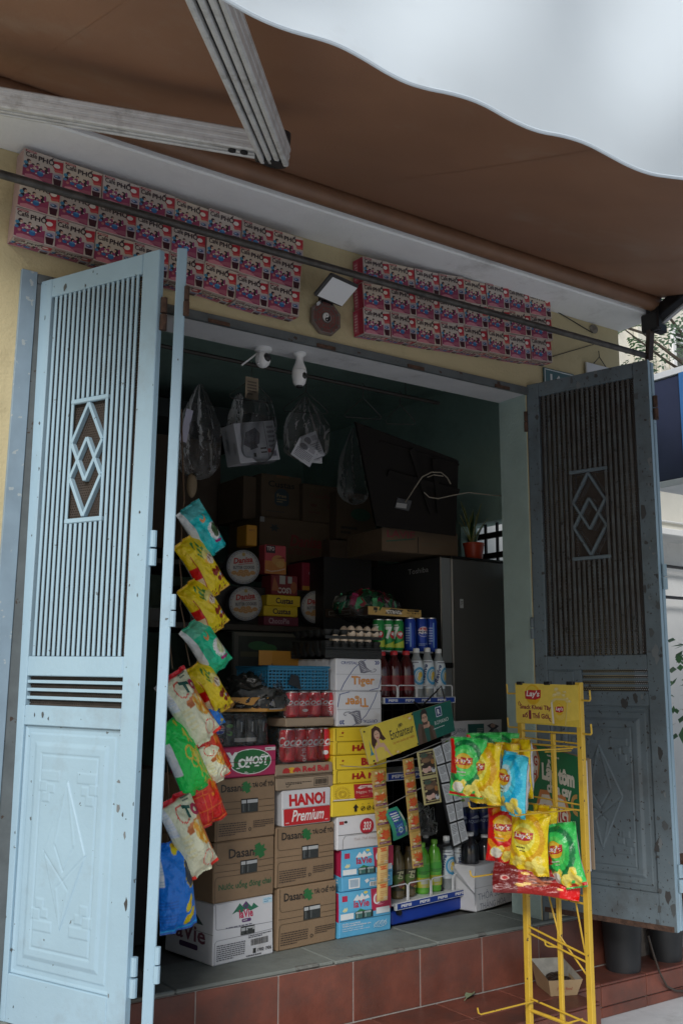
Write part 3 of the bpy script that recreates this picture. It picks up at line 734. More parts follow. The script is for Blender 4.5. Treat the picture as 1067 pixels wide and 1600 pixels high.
pr.p([(.24*cos(R(a)), .24*sin(R(a))) for a in range(-90, 91, 10)]+[(.12*cos(R(a))*-1*0+.12*cos(R(a)), .12+.12*sin(R(a))) for a in range(90, 271, 20)], (.02, .02, .02)); pr.e(0, -.12, .12, .12, (.02, .02, .02)); pr.e(0, .12, .12, .12, (.62, .62, .6)); pr.e(0, -.12, .035, .035, (.62, .62, .6)); pr.e(0, .12, .035, .035, (.02, .02, .02))
pr.e(-.55, .66, .16, .09, (.55, .56, .56), rot=.8)
pr.build('printed_face', lambda x, y: (Vector((x*.072, -.012, y*.072)), Vector((0, -1, 0))), t)
# signs half hidden behind the dark door
p0 = at(849, 573, 1, -.01)
t = thing('number_plate', 'small teal house number plate half hidden behind the dark door', 'sign', p0)
q = MB(); q.box((0, 0, -.16), (.20, .008, 0), pm('teal_enamel', (.06, .13, .14), rough=.35), .002); q.build('plate', t)
pr = Print(); pr.l([(.03, .05), (.03, .95), (.97, .95), (.97, .05), (.03, .05)], .03, (.55, .6, .6), 1.2); pr.t('16', .2, .35, .55, .85, (.6, .62, .62), .02); pr.build('printed_number', face((0, 0, -.16), (.2, 0, 0), (0, 0, .16)), t)
p0 = at(916, 569, 1, -.02)
t = thing('white_board', 'white board hung by a wire beyond the dark door, only its top showing', 'board', p0)
q = MB(); q.box((0, 0, -.2), (.17, .01, .012), pm('white_board_paint', (.62, .64, .66), rough=.5), .002); q.build('board', t)
q = MB(); q.tube([(.05, .004, .01), (.095, .004, .055), (.14, .004, .01)], .0022, m_steel, 6); q.tube([(.095, .004, .055), (.095, .006, .085)], .002, m_steel, 6); q.build('hanging_wire', t)
q = MB(); q.tube([at(760, 415, 1, -.004), at(850, 475, 1, -.006), at(925, 520, 1, -.004)], .0022, m_steel, 6); q.tube([at(863, 557, 1, -.004), at(927, 538, 1, -.005)], .0018, m_steel, 6)
tag(q.build('wire'), 'thin dark wires running over the yellow wall near its peeling corner', 'wire')
q = MB(); q.ball((0, 0, 0), (.028, .012, .022), pm('grey_plaster_lump', (.20, .18, .15), rough=.9, var=.4, scale=60, bump=1), 10, 7, TM(at(927, 514, 1, -.004))); tag(q.build('plaster_patch', house))

# ================================================================== CARTON STACKS
m_kraft = pm('brown_cardboard', (.245, .165, .098), rough=.8, var=.08, scale=10, bump=.12, bscale=120, dirt=((.13, .085, .05), .10, 5))
m_kraft2 = pm('pale_cardboard', (.30, .23, .16), rough=.8, var=.08, scale=10, bump=.12)
m_wcard = pm('white_card', (.62, .63, .66), rough=.5, var=.04, scale=8, dirt=((.4, .38, .36), .05, 8))
m_pinkcard = pm('raspberry_card', (.40, .025, .10), rough=.45, var=.06)
m_ycard = pm('yellow_card', (.72, .53, .03), rough=.45, var=.05)
m_ocard = pm('orange_card', (.46, .22, .03), rough=.5, var=.06)
m_bcard = pm('sky_blue_card', (.10, .38, .62), rough=.45, var=.05)
K = (.02, .016, .014)
def ctn(pl, xl, xr, yt, z0, depth, mat, name, label, cat='carton', front=None, side=None, top=None, group=None, jit=0.0, back=0.0, ym=None, bev=.004, zt=None):
    """carton whose front face spans picture columns xl..xr on plane pl, standing at height z0 with its top at picture row yt"""
    ym = ym if ym is not None else yt+25
    u0 = pl.uv(xl, ym)[0]; u1 = pl.uv(xr, ym)[0]; z1 = zt if zt is not None else pl.uv(xl, yt)[1]
    w, h = u1-u0, z1-z0
    M = TM(pl.w(u0, z0+.0008, back), pl.ang+jit)
    h -= .0016
    sd_ = random.Random(label).uniform(0, 50); amp = .0035 if min(w, h) > .07 else .0016
    def F(p):
        x, y, zz = p.x/w, p.y/depth, p.z/h; e = sin(pi*max(0, min(1, x)))*sin(pi*max(0, min(1, zz)))
        d = mnoise.noise_vector(Vector((p.x*7+sd_, p.y*7, p.z*7)))*.0045
        return Vector((p.x+d.x, p.y+d.y-amp*e*(1-y), p.z+d.z*.35*zz))
    bm = bmesh.new(); b = MB(); b.box((0, 0, 0), (w, depth, h), mat, bev)
    bv = [bm.verts.new(v) for v in b.v]
    for f in b.f: bm.faces.new([bv[i] for i in f])
    bmesh.ops.subdivide_edges(bm, edges=[e for e in bm.edges if e.calc_length() > bev*3], cuts=7, use_grid_fill=True)
    for v in bm.verts: v.co = F(v.co)
    me = bpy.data.meshes.new(name); bm.to_mesh(me); bm.free(); me.materials.append(mat); o = bpy.data.objects.new(name, me); COL.objects.link(o); o.matrix_world = M
    for pg in me.polygons: pg.use_smooth = True
    me.set_sharp_from_angle(angle=R(28))
    tag(o, label, cat, group)
    def bent(fn): return lambda x, y: (F(fn(x, y)[0]), fn(x, y)[1])
    if front: front.build('printed_front', bent(face((.001, 0, .001), (w-.002, 0, 0), (0, 0, h-.002))), o, maxlen=.16, base=.0009)
    if side: side.build('printed_side', bent(face((0, depth-.001, .001), (0, -depth+.002, 0), (0, 0, h-.002))), o, maxlen=.2, base=.0009)
    if top: top.build('printed_top', face((0, 0, h), (w, 0, 0), (0, depth, 0)), o)
    return z1, o
def flap(p, c, hi=.62, lo=.42, w=.008):
    p.l([(.025, .99), (.025, hi+.06), (.035, hi+.02), (.06, hi), (.99, hi)], w, c); p.l([(.025, .01), (.025, lo-.06), (.035, lo-.02), (.06, lo), (.99, lo)], w, c); p.l([(.005, .505), (.40, .505)], w, c); p.l([(.72, .505), (.99, .505)], w, c)
def bottles_hole(p, x0=.41, x1=.70, y0=.43, y1=.655):
    p.r(x0, y0, x1, y1, (.012, .012, .012)); w = x1-x0
    for a, c in ((.04, .30), (.36, .98)):
        p.r(x0+w*a, y0, x0+w*c, y1-.03, (.03, .035, .035)); p.r(x0+w*a, y1-.075, x0+w*c, y1-.02, (.42, .44, .45)); p.r(x0+w*(a+.06), y0+.02, x0+w*(a+.12), y1-.09, (.10, .11, .11))
GRN = (.018, .14, .04)
def dasani(mode=0):
    p = Print(); fl = (.07, .045, .025); flap(p, fl)
    if mode == 0:
        p.t('Dasani', .09, .785, .44, .915, K, .02); p.star(.50, .845, .105, GRN, 8, .6, 1.1)
        p.t('TÁI CHẾ TÔI', .60, .83, .975, .945, K, .032); p.small(.05, .07, .50, .29, 6, (.06, .04, .03), 4); p.small(.62, .16, .97, .29, 4, (.06, .04, .03), 9); p.ring(.565, .15, .025, .03, .010, K, 12)
    else:
        p.t('Dasani', .22, .71, .68, .87, K, .02); p.star(.74, .785, .14, GRN, 8, .6, 1.1); p.t('Nước uống đóng chai', .08, .17, .95, .33, (.02, .10, .04), .018)
    bottles_hole(p); return p
def lavie_white():
    p = Print(); L = (.25, .25, .28); p.l([(.02, .99), (.03, .60), (.05, .58), (.99, .54)], .008, L); p.l([(.02, .01), (.02, .36), (.05, .40), (.99, .42)], .008, L)
    gd, pu, rd = (.02, .16, .09), (.10, .03, .14), (.50, .03, .10)
    p.p([(.28, .79), (.42, .95), (.47, .88), (.53, .97), (.62, .86), (.66, .92), (.74, .84), (.60, .80), (.52, .84), (.44, .79), (.36, .82)], gd); p.p([(.46, .90), (.53, .97), (.57, .88), (.52, .84)], pu)
    p.t('laVie', .40, .70, .64, .84, rd, .03); p.rr(.44, .63, .60, .685, pu, .02); p.small(.46, .645, .58, .675, 1, (.6, .6, .6)); p.small(.18, .565, .90, .60, 1, (.15, .15, .2)); p.r(.82, .88, .98, .975, (.45, .62, .72)); p.t('nước', .84, .93, .97, .965, (.05, .25, .45), .01); p.small(.84, .89, .96, .925, 1, (.05, .25, .45))
    bottles_hole(p, .42, .66, .42, .56)
    p.small(.05, .06, .50, .33, 8, (.12, .12, .14), 2); p.bars(.60, .215, .90, .32, (.04, .04, .04), 20); p.t('1900 1906', .72, .09, .96, .15, (.03, .03, .04), .02); p.r(.64, .08, .69, .16, (.04, .04, .04)); p.small(.55, .34, .96, .40, 2, (.1, .1, .12)); p.small(.53, .03, .95, .07, 1, (.1, .1, .12)); return p
def lavie_side():
    p = Print(); p.p([(.1, .62), (.3, .9), (.45, .72), (.6, .84), (.8, .62)], (.05, .09, .08)); p.t('laVie', .15, .30, .85, .58, (.16, .05, .08), .02); p.rr(.3, .17, .7, .26, (.06, .03, .08), .03); p.l([(0, .5), (1, .5)], .008, (.2, .2, .2)); return p
C1 = Plane(at(335, 1511, 2, S), R(8.0)); C2 = Plane(at(434.5, 1488, 2, S), R(6.0)); C3 = Plane(at(530, 1468, 2, S), R(2.0))
g1 = 'cartons stacked inside the doorway'
z, _ = ctn(C1, 334, 427, 1413.5, S, .30, m_wcard, 'water_carton', 'white water carton with green mountains, lowest of the stack beside the snack bags', front=lavie_white(), side=lavie_side(), group=g1, ym=1460)
z, _ = ctn(C1, 334, 427.5, 1317, z, .37, m_kraft, 'water_carton', 'brown bottled water carton with a green line of print on its lower flap', front=dasani(1), group=g1, ym=1365)
z, _ = ctn(C1, 336, 429, 1218, z, .37, m_kraft, 'water_carton', 'brown bottled water carton directly under the raspberry pink carton', front=dasani(0), group=g1, ym=1268, jit=R(-1))
p = Print(); p.e(.55, .50, .36, .43, (.72, .74, .72)); p.e(.55, .50, .345, .405, GRN)
p.t('Y', .14, .36, .34, .84, (.75, .78, .76), .05); p.t('o', .33, .30, .47, .62, (.75, .78, .76), .04); p.t('MOST', .45, .40, .86, .68, (.75, .78, .76), .04, .2); p.e(.41, .46, .035, .09, GRN); p.l([(0, .50), (1, .50)], .018, (.12, .01, .03)); p.r(.80, .84, .98, .95, (.62, .60, .6)); p.small(.82, .87, .96, .92, 1, (.1, .1, .1)); p.l([(.02, 0), (.02, .46), (.04, .5)], .012, (.12, .01, .03))
z, _ = ctn(C1, 339.5, 431, 1168.5, z, .30, m_pinkcard, 'yoghurt_carton', 'raspberry pink drinking yoghurt carton with a green oval emblem', front=p, group=g1, ym=1195)
z1top = z
z, _ = ctn(C2, 434, 525, 1389, S, .37, m_kraft, 'water_carton', 'brown bottled water carton standing on the sill, lowest of its stack', front=dasani(0), group=g1, ym=1440)
z, _ = ctn(C2, 431.5, 523.5, 1294, z, .37, m_kraft, 'water_carton', 'brown bottled water carton directly under the red and white beer carton', front=dasani(0), group=g1, ym=1345, jit=R(1.2))
p = Print(); rd = (.50, .015, .02); p.t('HANOI', .13, .55, .87, .90, rd, .05); p.rr(.02, .02, .985, .485, rd, .03); p.t('Premium', .17, .11, .85, .44, (.78, .75, .73), .02, .3); p.l([(.0, .50), (1, .50)], .012, (.35, .35, .36)); p.small(.05, .06, .16, .12, 1, (.7, .5, .5)); p.small(.88, .06, .98, .12, 1, (.7, .5, .5))
z, _ = ctn(C2, 441, 517, 1236, z, .27, m_wcard, 'beer_carton', 'white and red beer carton with large red capitals', front=p, group=g1, ym=1265)
p = Print(); p.small(.15, .40, .60, .62, 2, K); p.l([(.16, .3), (.18, .22), (.23, .42)], .04, K, 4); p.l([(.65, .2), (.65, .8), (.9, .8), (.9, .2), (.65, .2)], .03, K, 4); p.bars(.67, .3, .88, .7, K, 14); p.l([(.0, .97), (1, .97)], .04, (.08, .05, .03))
z, _ = ctn(C2, 432, 521, 1215, z, .24, m_kraft2, 'drink_carton', 'flat brown carton with a barcode, under the one with two red bulls', front=p, group=g1, ym=1225)
p = Print(); p.t('Red Bull', .46, .28, .92, .80, (.42, .02, .03), .04)
p.e(.275, .5, .075, .26, (.62, .36, .03))
for s_ in (-1, 1):
    x = .275; p.p([(x+s_*.015, .42), (x+s_*.05, .66), (x+s_*.10, .74), (x+s_*.145, .60), (x+s_*.16, .30), (x+s_*.12, .42), (x+s_*.10, .26), (x+s_*.07, .40), (x+s_*.03, .28)], (.42, .03, .03))
p.l([(.02, .1), (.98, .1)], .05, (.09, .06, .04))
z, _ = ctn(C2, 431, 520, 1195.5, z, .24, m_kraft2, 'drink_carton', 'flat brown carton with two red bulls printed on it', front=p, group=g1, ym=1205)
z2top = z
# third stack
def lavie_blue(k):
    p = Print(); rd, gd, wh = (.45, .02, .07), (.03, .2, .08), (.70, .74, .76)
    p.r(.0, .56, .62, 1, (.11, .42, .66)); p.p([(.62, .50), (1, .50), (1, 1), (.60, 1)], (.42, .02, .07)); p.e(.78, .78, .13, .17, (.55, .16, .22)); p.ring(.72, .76, .07, .12, .03, wh, 18, 0, 360); p.ring(.83, .74, .06, .10, .03, (.3, .03, .08), 18)
    p.p([(.26, .80), (.34, .93), (.38, .86), (.43, .95), (.48, .85), (.54, .90), (.58, .82), (.42, .78)], wh); p.t('laVie', .27, .63, .57, .80, rd, .03); p.p([(.28, .5), (.40, .60), (.55, .52), (.50, .48)], gd)
    p.r(.05, .80, .15, .93, rd); p.ring(.10, .63, .05, .06, .02, (.70, .66, .30), 14, 200, 400); p.p([(.06, .60), (.10, .67), (.14, .60)], (.72, .66, .35)); p.e(.5, .95, .04, .03, (.7, .6, .15))
    p.r(.02, .40, .27, .53, wh); p.r(.30, .38, .64, .54, (.012, .02, .02))
    for a in (.31, .47): p.r(a, .39, a+.13, .53, (.05, .14, .13)); p.r(a, .49, a+.13, .53, (.35, .42, .42)); p.r(a+.02, .40, a+.04, .48, (.25, .35, .35))
    p.r(.70, .42, .97, .56, wh); p.l([(0, .375), (1, .36)], .012, (.03, .12, .2))
    if k: # the upper of the two: phone number and bar code
        p.r(.12, .06, .33, .30, wh); p.r(.145, .09, .305, .27, (.35, .45, .55)); p.p([(.42, .22), (.48, .26), (.51, .20), (.46, .14)], wh); p.t('1900 1906', .52, .20, .74, .26, wh, .015); p.r(.52, .06, .80, .17, wh); p.bars(.54, .07, .78, .16, (.04, .05, .06), 16); p.t('C', .84, .14, .93, .28, wh, .02)
    else:
        p.t('NƯỚC KHOÁNG', .05, .285, .40, .325, wh, .02); p.t('THIÊN NHIÊN KHÔNG GA', .05, .235, .60, .275, wh, .02); p.t('CÂN BẰNG CƠ THỂ', .05, .185, .45, .22, wh, .015); p.t('TĂNG THỂ THAO HIỆU QUẢ', .05, .135, .58, .17, wh, .015)
        for i in range(9): p.l([(.66+.027*i, .12+.03*((i*5) % 3)), (.70+.025*i, .22+.025*((i*7) % 3))], .012, (.45, .62, .72))
        p.ring(.78, .18, .13, .07, .01, (.45, .62, .72))
    return p
sd2 = Print(); sd2.r(0, 0, 1, .5, (.11, .42, .66)); sd2.p([(.2, .5), (1, .35), (1, 1), (0, 1)], (.42, .02, .07)); sd2.e(.5, .7, .2, .15, (.6, .5, .5)); sd2.small(.1, .1, .9, .3, 3, (.7, .75, .78))
z, _ = ctn(C3, 529, 611, 1396, S, .24, m_bcard, 'water_carton', 'sky blue water carton on the sill with white lines of print below', front=lavie_blue(0), side=sd2, group=g1, ym=1432)
z, _ = ctn(C3, 534, 613, 1329, z, .24, m_bcard, 'water_carton', 'sky blue water carton with a phone number and bar code, upper of two', front=lavie_blue(1), side=sd2, group=g1, ym=1362, jit=R(-1))
p = Print(); p.e(.545, .66, .14, .25, (.42, .03, .05)); p.e(.545, .66, .115, .21, (.48, .03, .05))
for i in range(3): p.t('3', .465+.052*i, .54, .525+.052*i, .80, (.72, .7, .7), .03, .3)
p.l([(.02, .45), (.9, .47)], .014, K); p.l([(.10, .02), (.10, .30), (.14, .42), (.99, .45)], .012, (.3, .3, .3)); p.t('Tinh Thế Riêng', .30, .22, .74, .36, (.50, .42, .40), .0, .3); p.l([(.06, .82), (.09, .82)], .10, (.4, .05, .05)); p.e(.15, .84, .03, .04, K); p.small(.72, .78, .92, .92, 3, (.3, .3, .3))
z, _ = ctn(C3, 527, 608, 1277, z, .26, m_wcard, 'beer_carton', 'white beer carton with a round red emblem, on the sky blue cartons', front=p, group=g1, ym=1300)
p = Print(); p.l([(0, .48), (1, .48)], .02, (.2, .15, .02)); gold = (.42, .26, .02)
for i in range(26):
    a = 2*pi*i/26; p.l([(.20+.11*cos(a), .70+.16*sin(a)), (.20+.155*cos(a), .70+.235*sin(a))], .014, gold, 1.55)
p.ring(.20, .70, .08, .11, .012, gold, 20); p.ring(.20, .70, .05, .07, .012, gold, 20); p.r(.43, .52, .90, .985, (.42, .02, .025)); p.p([(.50, .86), (.56, .93), (.78, .93), (.85, .86), (.80, .82), (.68, .87), (.55, .82)], (.68, .6, .58)); p.small(.56, .86, .80, .91, 1, (.35, .02, .02)); p.t('Ngọc Yến', .47, .66, .87, .80, (.60, .38, .34), .02); p.small(.55, .57, .82, .60, 1, (.6, .3, .1)); p.r(.02, .50, .45, .54, (.62, .58, .5))
p.p([(.40, .24), (.455, .36), (.51, .24), (.48, .24), (.48, .12), (.43, .12), (.43, .24)], K)
for x in (.60, .72, .84, .96): p.ring(x, .20, .045, .075, .012, K, 14); p.l([(x-.03, .15), (x+.03, .25)], .02, K); p.small(x-.03, .33, x+.03, .36, 1, (.25, .2, .05))
z, _ = ctn(C3, 518.5, 596, 1226.5, z, .26, m_ycard, 'drink_carton', 'yellow carton with a sun wheel and a dark red panel', front=p, group=g1, ym=1250)
def hanoi(word):
    p = Print(); rd = (.36, .015, .015); ln = (.28, .2, .01)
    p.l([(.03, .99), (.03, .55), (.05, .51), (.99, .50)], .014, ln); p.l([(.05, .01), (.05, .44), (.07, .48), (.99, .475)], .014, ln)
    p.star(.155, .82, .055, rd, 5, .45, 1.9, R(90)); p.small(.09, .66, .22, .71, 1, (.35, .15, .02))
    p.t('BIA', .50, .62, .80, .90, rd, .055); p.t('HÀ NỘI', .33, .07, .97, .42, rd, .055); p.small(.08, .03, .14, .06, 1, ln); return p
sdo = Print(); sdo.l([(0, .5), (1, .5)], .02, (.15, .07, .01))
z, _ = ctn(C3, 522, 604, 1181, z, .27, m_ycard, 'beer_carton', 'yellow beer carton with dark red capitals, lower of two', front=hanoi('a'), side=sdo, group=g1, ym=1205)
z, _ = ctn(C3, 521.5, 604, 1137, z, .27, m_ycard, 'beer_carton', 'yellow beer carton with dark red capitals, right below the upside-down white carton', front=hanoi('b'), side=sdo, group=g1, ym=1160, jit=R(.7))
def tiger(flip):
    p = Print(); bl, og, gy = (.02, .05, .22), (.50, .12, .03), (.16, .16, .20)
    f = (lambda x, y: (1-x, 1-y)) if flip else (lambda x, y: (x, y))
    P_ = lambda pts, c: p.p([f(*q) for q in pts], c); L_ = lambda pts, w, c: p.l([f(*q) for q in pts], w, c, 1.35)
    L_([(.10, .02), (.16, .22), (.26, .45), (.38, .70), (.52, .88), (.66, .99)], .018, bl); L_([(.72, .01), (.93, .08), (.99, .44)], .018, bl); L_([(0, .515), (1, .515)], .012, (.35, .35, .38))
    p.t('Tiger', *(.32, .11, .83, .46), og, .03, flip=False) if not flip else p.t('Tiger', .17, .54, .68, .89, og, .03, flip=True)
    p.t('Tiger', .328, .12, .822, .45, (.62, .30, .06), .006) if not flip else p.t('Tiger', .178, .55, .672, .88, (.62, .30, .06), .006, flip=True)
    a = (.12, .82, .44, .93); 
    p.t('CRYSTAL', .10, .83, .46, .92, bl, .01) if not flip else p.t('CRYSTAL', .54, .08, .90, .17, bl, .01, flip=True)
    p.t('20', .85, .83, .95, .95, bl, .03) if not flip else p.t('20', .05, .05, .15, .17, bl, .03, flip=True)
    P_([(.47, .90), (.53, .96), (.60, .95), (.64, .84), (.66, .74), (.72, .66), (.78, .62), (.60, .55), (.52, .56), (.50, .72)], gy)
    for i in range(7): L_([(.50+.012*i, .88-.045*i), (.545+.016*i, .93-.05*i)], .014, (.62, .63, .66))
    for i in range(4): L_([(.60+.03*i, .62), (.635+.03*i, .70-.02*i)], .012, (.60, .60, .62))
    L_([(.74, .58), (.84, .60), (.87, .66), (.84, .70), (.81, .67)], .014, gy); return p
z, _ = ctn(C3, 525.5, 596.5, 1080, z+.003, .27, m_wcard, 'beer_carton', 'white beer carton standing upside down with an orange name on it', front=tiger(True), group=g1, ym=1108)
z, _ = ctn(C3, 525, 595.5, 1028.5, z, .27, m_wcard, 'beer_carton', 'white beer carton with an orange name, right under the egg trays', front=tiger(False), group=g1, ym=1055)
z3top = z

# ================================================================== CANS, BOTTLES
m_can = pm('can_metal', (.55, .55, .56), rough=.3, metal=.8)
m_wrap = clear('shrink_wrap', (.95, .96, .96), .025, .12, .9, 30)
m_bag = clear('clear_bag_film', (.78, .79, .79), .02, .40, .8, 18)
def foil(c, n): return pm(n, c, rough=.28, metal=.25, var=.05)
def can(name, label, col, h=.115, r=.031, front=None, rot=0.0, group=None, loc=(0, 0, 0), parent_M=None):
    b = MB(); b.lathe([(0, .004), (r*.72, 0), (r*.80, .002), (r, .010), (r, h-.014), (r*.82, h-.003), (r*.82, h), (r*.76, h-.003), (0, h-.004)], col, 24)
    M = TM(loc, rot); o = b.build(name, None, M); tag(o, label, 'drink can', group)
    q = MB(); q.lathe([(0, h-.0032), (r*.75, h-.0022), (r*.835, h-.0035), (r*.835, h+.0005), (r*.79, h+.0005), (r*.77, h-.002)], m_can, 20); q.build('lid', o)
    if front: front.build('printed_front', cyl(r+.0002, .012, h-.016), o, maxlen=.09)
    return o
def row_cans(pl, xs, yb, yt, z0, back, colm, labels, fronts, group, h=None, r=None):
    """cans standing in a row; xs = picture columns of their centres"""
    z1 = pl.uv(xs[0], yt)[1] if h is None else z0+h
    h = z1-z0; r = r or .029
    pl2 = Plane(pl.w(0, 0, back), pl.ang)
    for i, x in enumerate(xs):
        u = pl2.uv(x, (yb+yt)/2)[0]; P = pl2.w(u, z0)
        can('drink_can', labels[i % len(labels)], colm[i % len(colm)], h, r, fronts[i % len(fronts)], pl.ang+R(-12), group, P)
def coke(k):
    p = Print(); wh = (.74, .70, .70)
    p.t('Coca-Cola', -.05, .50, 1.75, .86, wh, .02, .35)
    p.l([(.0, .50), (.4, .46), (.75, .50), (1, .47)], .02, wh); 
    if k == 1: p.t('CHẾ TÔI', .28, .03, .80, .28, wh, .02, rot=R(90)); 
    if k == 2: p.e(.5, .2, .13, .085, wh)
    return p
m_red = pm('red_can_paint', (.56, .012, .02), rough=.3, coat=.3); m_redb = pm('bright_red_can_paint', (.62, .02, .035), rough=.3, coat=.3)
# tall pack on the two-bull cartons
gz = 'red cola cans in shrink wrapped packs'
L4 = ['red cola can in the lower wrapped pack, at its dark stack side', 'red cola can in the lower pack with upright white letters', 'red cola can in the lower pack, third from the raspberry carton', 'red cola can in the lower pack, nearest the yellow cartons']
row_cans(C2, (449, 467, 485, 503), 1192, 1140, z2top+.004, .045, (m_red,), L4, (coke(0), coke(1), coke(0), coke(2)), gz, r=.0315)
zc = C2.uv(449, 1140)[1]
u0, u1 = C2.uv(438, 1165)[0], C2.uv(513, 1165)[0]
def wrap(name, label, pl, u0, u1, z0, z1, d0, d1, cat='plastic wrap'):
    b = MB(); random.seed(3)
    def f(x, y):
        a = 2*pi*x; sx, sy = cos(a), sin(a); k = (abs(sx)**6+abs(sy)**6)**(-1/6); X = (u0+u1)/2+(u1-u0)/2*sx*k; Y = (d0+d1)/2+(d1-d0)/2*sy*k
        w = .002*sin(31*x+9*y)+.002*sin(67*x-5*y); return Vector((X+w*sx, Y+w*sy, z0+(z1-z0)*y))
    b.grid(72, 8, f, m_wrap); 
    M = TM(pl.P*1.0, 0); o = b.build(name)
    o.matrix_world = Matrix.Translation(Vector((pl.P.x, pl.P.y, 0))) @ Matrix.Rotation(pl.ang, 4, 'Z'); return tag(o, label, cat)
wrap('shrink_wrap', 'clear shrink wrap round the lower pack of red cola cans', C2, u0-.004, u1+.010, z2top+.002, zc+.004, .006, .22)
# tray pack above it
zt0 = C2.uv(459, 1136)[1]
z, _ = ctn(C2, 447, 523, 1122, max(zt0, zc+.006), .22, m_kraft2, 'can_tray', 'pale brown cardboard tray holding wrapped red cola cans', 'tray', group=None, ym=1130)
L4 = ['red cola can in the upper tray, partly behind the orange tray', 'red cola can in the upper tray with a round white emblem', 'red cola can in the upper tray, middle of three clear ones', 'red cola can in the upper tray, nearest the white cartons']
q1 = coke(2); 
row_cans(C2, (455, 472, 490, 509), 1121, 1081, z+.001, .04, (m_redb, m_red), L4, (coke(0), coke(2), coke(0), coke(1)), gz, r=.0295)
zk = C2.uv(472, 1081)[1]
wrap('shrink_wrap', 'clear shrink wrap round the upper tray of red cola cans', C2, C2.uv(446, 1100)[0], C2.uv(523, 1100)[0]+.004, z+.002, zk+.005, .004, .2)
# black bottle pack on the raspberry carton
m_dk = pm('dark_bottle', (.012, .014, .014), rough=.18)
def pepsi_globe(p, cx, cy, r, asp, word='PEPSI', wc=(.02, .03, .12)):
    wh, rd, bl = (.72, .72, .74), (.48, .03, .04), (.02, .06, .36)
    p.e(cx, cy, r, r*asp, wh); seg_ = lambda s_: [(cx+r*.94*cos(R(a)), cy+s_*r*.94*asp*sin(R(a))) for a in range(12, 169, 12)]
    p.p(seg_(1)+[(cx-r*.4, cy+r*.30*asp), (cx, cy+r*.24*asp), (cx+r*.4, cy+r*.42*asp)], rd); p.p(seg_(-1)+[(cx-r*.4, cy-r*.40*asp), (cx, cy-r*.26*asp), (cx+r*.4, cy-r*.30*asp)], bl)
    p.t(word, cx-r*1.0, cy-r*.18*asp, cx+r*1.0, cy+r*.20*asp, wc, .05); return p
zp = z1top+.001
zb1 = C1.uv(350, 1118)[1]
for i, x in enumerate((351, 367, 384, 401, 418)):
    u = C1.uv(x, 1140)[0]; P = C1.w(u, zp, .05); h = zb1-zp
    b = MB(); r = .030; b.lathe([(0, 0), (r*.9, 0), (r, .01), (r, h*.30), (r*.94, h*.36), (r, h*.42), (r, h*.80), (r*.9, h*.90), (r*.5, h), (0, h)], m_dk, 20)
    o = tag(b.build('drink_can', None, TM(P, C1.ang-.2)), ['black cola can showing a red, white and blue globe', 'black cola can with a lime green mark, second in the dark pack', 'black cola can with a pale grey edge, third in the dark pack', 'black cola can, fourth in the dark pack on the raspberry carton', 'black cola can at the far end of the dark pack'][i], 'drink can', 'black cola cans on the raspberry carton')
    pr = Print()
    if i == 0: pepsi_globe(pr, .5, .62, .30, .62); pr.ring(.5, .18, .16, .10, .03, (.4, .1, .1), 16)
    if i == 1: pr.e(.5, .75, .14, .08, (.10, .26, .06)); pr.e(.5, .45, .12, .09, (.10, .26, .06)); pr.e(.46, .47, .07, .05, (.012, .02, .014)); pr.r(.1, .62, .2, .72, (.1, .25, .1))
    if i >= 2: pr.r(.10, .30, .28, .95, (.16, .17, .17)); pr.r(.5, .5, .56, .9, (.3, .3, .3))
    if i in (2, 3): pr.r(.0, .10, 1, .26, (.42, .40, .38))
    pr.build('printed_front', cyl(r+.0004, .005, h*.85), o, maxlen=.09)
wrap('shrink_wrap', 'clear shrink wrap round the black cola cans on the raspberry carton', C1, C1.uv(343, 1140)[0], C1.uv(428, 1140)[0], zp, zb1+.006, .01, .2)

# orange open tray, corner towards the street, holding a heap of black bags
cor = C1.w(C1.uv(416, 1100)[0], zb1+.010, -.005)
t0 = thing('open_tray', 'shallow orange cardboard tray with a bar code label, heaped with dark bags', 'tray', M=TM(cor, R(2)))
def ray_len(px, py, ang):
    pl = Plane(cor, ang); return pl.uv(px, py)[0]
aL, aR = R(180-28), R(24)
LL = .26; LRr = abs(ray_len(465, 1105, aR)); LRr = min(max(LRr, .12), .22)
hT = .052
def wallp(ang, L, nm, th=.004):
    q = MB(); M = Matrix.Rotation(ang, 4, 'Z'); q.box((0, -th/2, 0), (L, th/2, hT), m_ocard, .001, M); return q.build(nm, t0)
vL = Vector((cos(aL), sin(aL), 0)); vR = Vector((cos(aR), sin(aR), 0)); inT = Matrix.Rotation(-R(2), 4, 'Z')
for ang, L, o_ in ((aL, LL, Vector((0, 0, 0))), (aR, LRr, Vector((0, 0, 0))), (aL, LL, vR*LRr), (aR, LRr, vL*LL)):
    q = MB(); q.box((0, -.002, 0), (L, .002, hT), m_ocard, .001, Matrix.Translation(o_) @ Matrix.Rotation(ang, 4, 'Z')); q.build('tray_wall', t0)
q = MB(); q.prism([(0, 0), tuple((vR*LRr)[:2]), tuple((vR*LRr+vL*LL)[:2]), tuple((vL*LL)[:2])], .001, .004, m_ocard); q.build('tray_base', t0)
nR = Vector((sin(aR), -cos(aR), 0)); nL = vL.cross(Vector((0, 0, 1))) * 1
pr = Print(); pr.r(.06, .14, .50, .90, (.62, .58, .52)); pr.r(.10, .20, .46, .82, (.03, .05, .14)); pr.r(.13, .27, .43, .75, (.55, .53, .50)); pr.bars(.15, .3, .41, .72, K, 14); pr.t('Davivo', .58, .52, .92, .78, (.04, .05, .12), .02); pr.t('Davivo', .56, .2, .94, .4, (.45, .10, .03))
pr.build('printed_front', face(nR*.0022, vR*LRr, Vector((0, 0, hT))), t0)
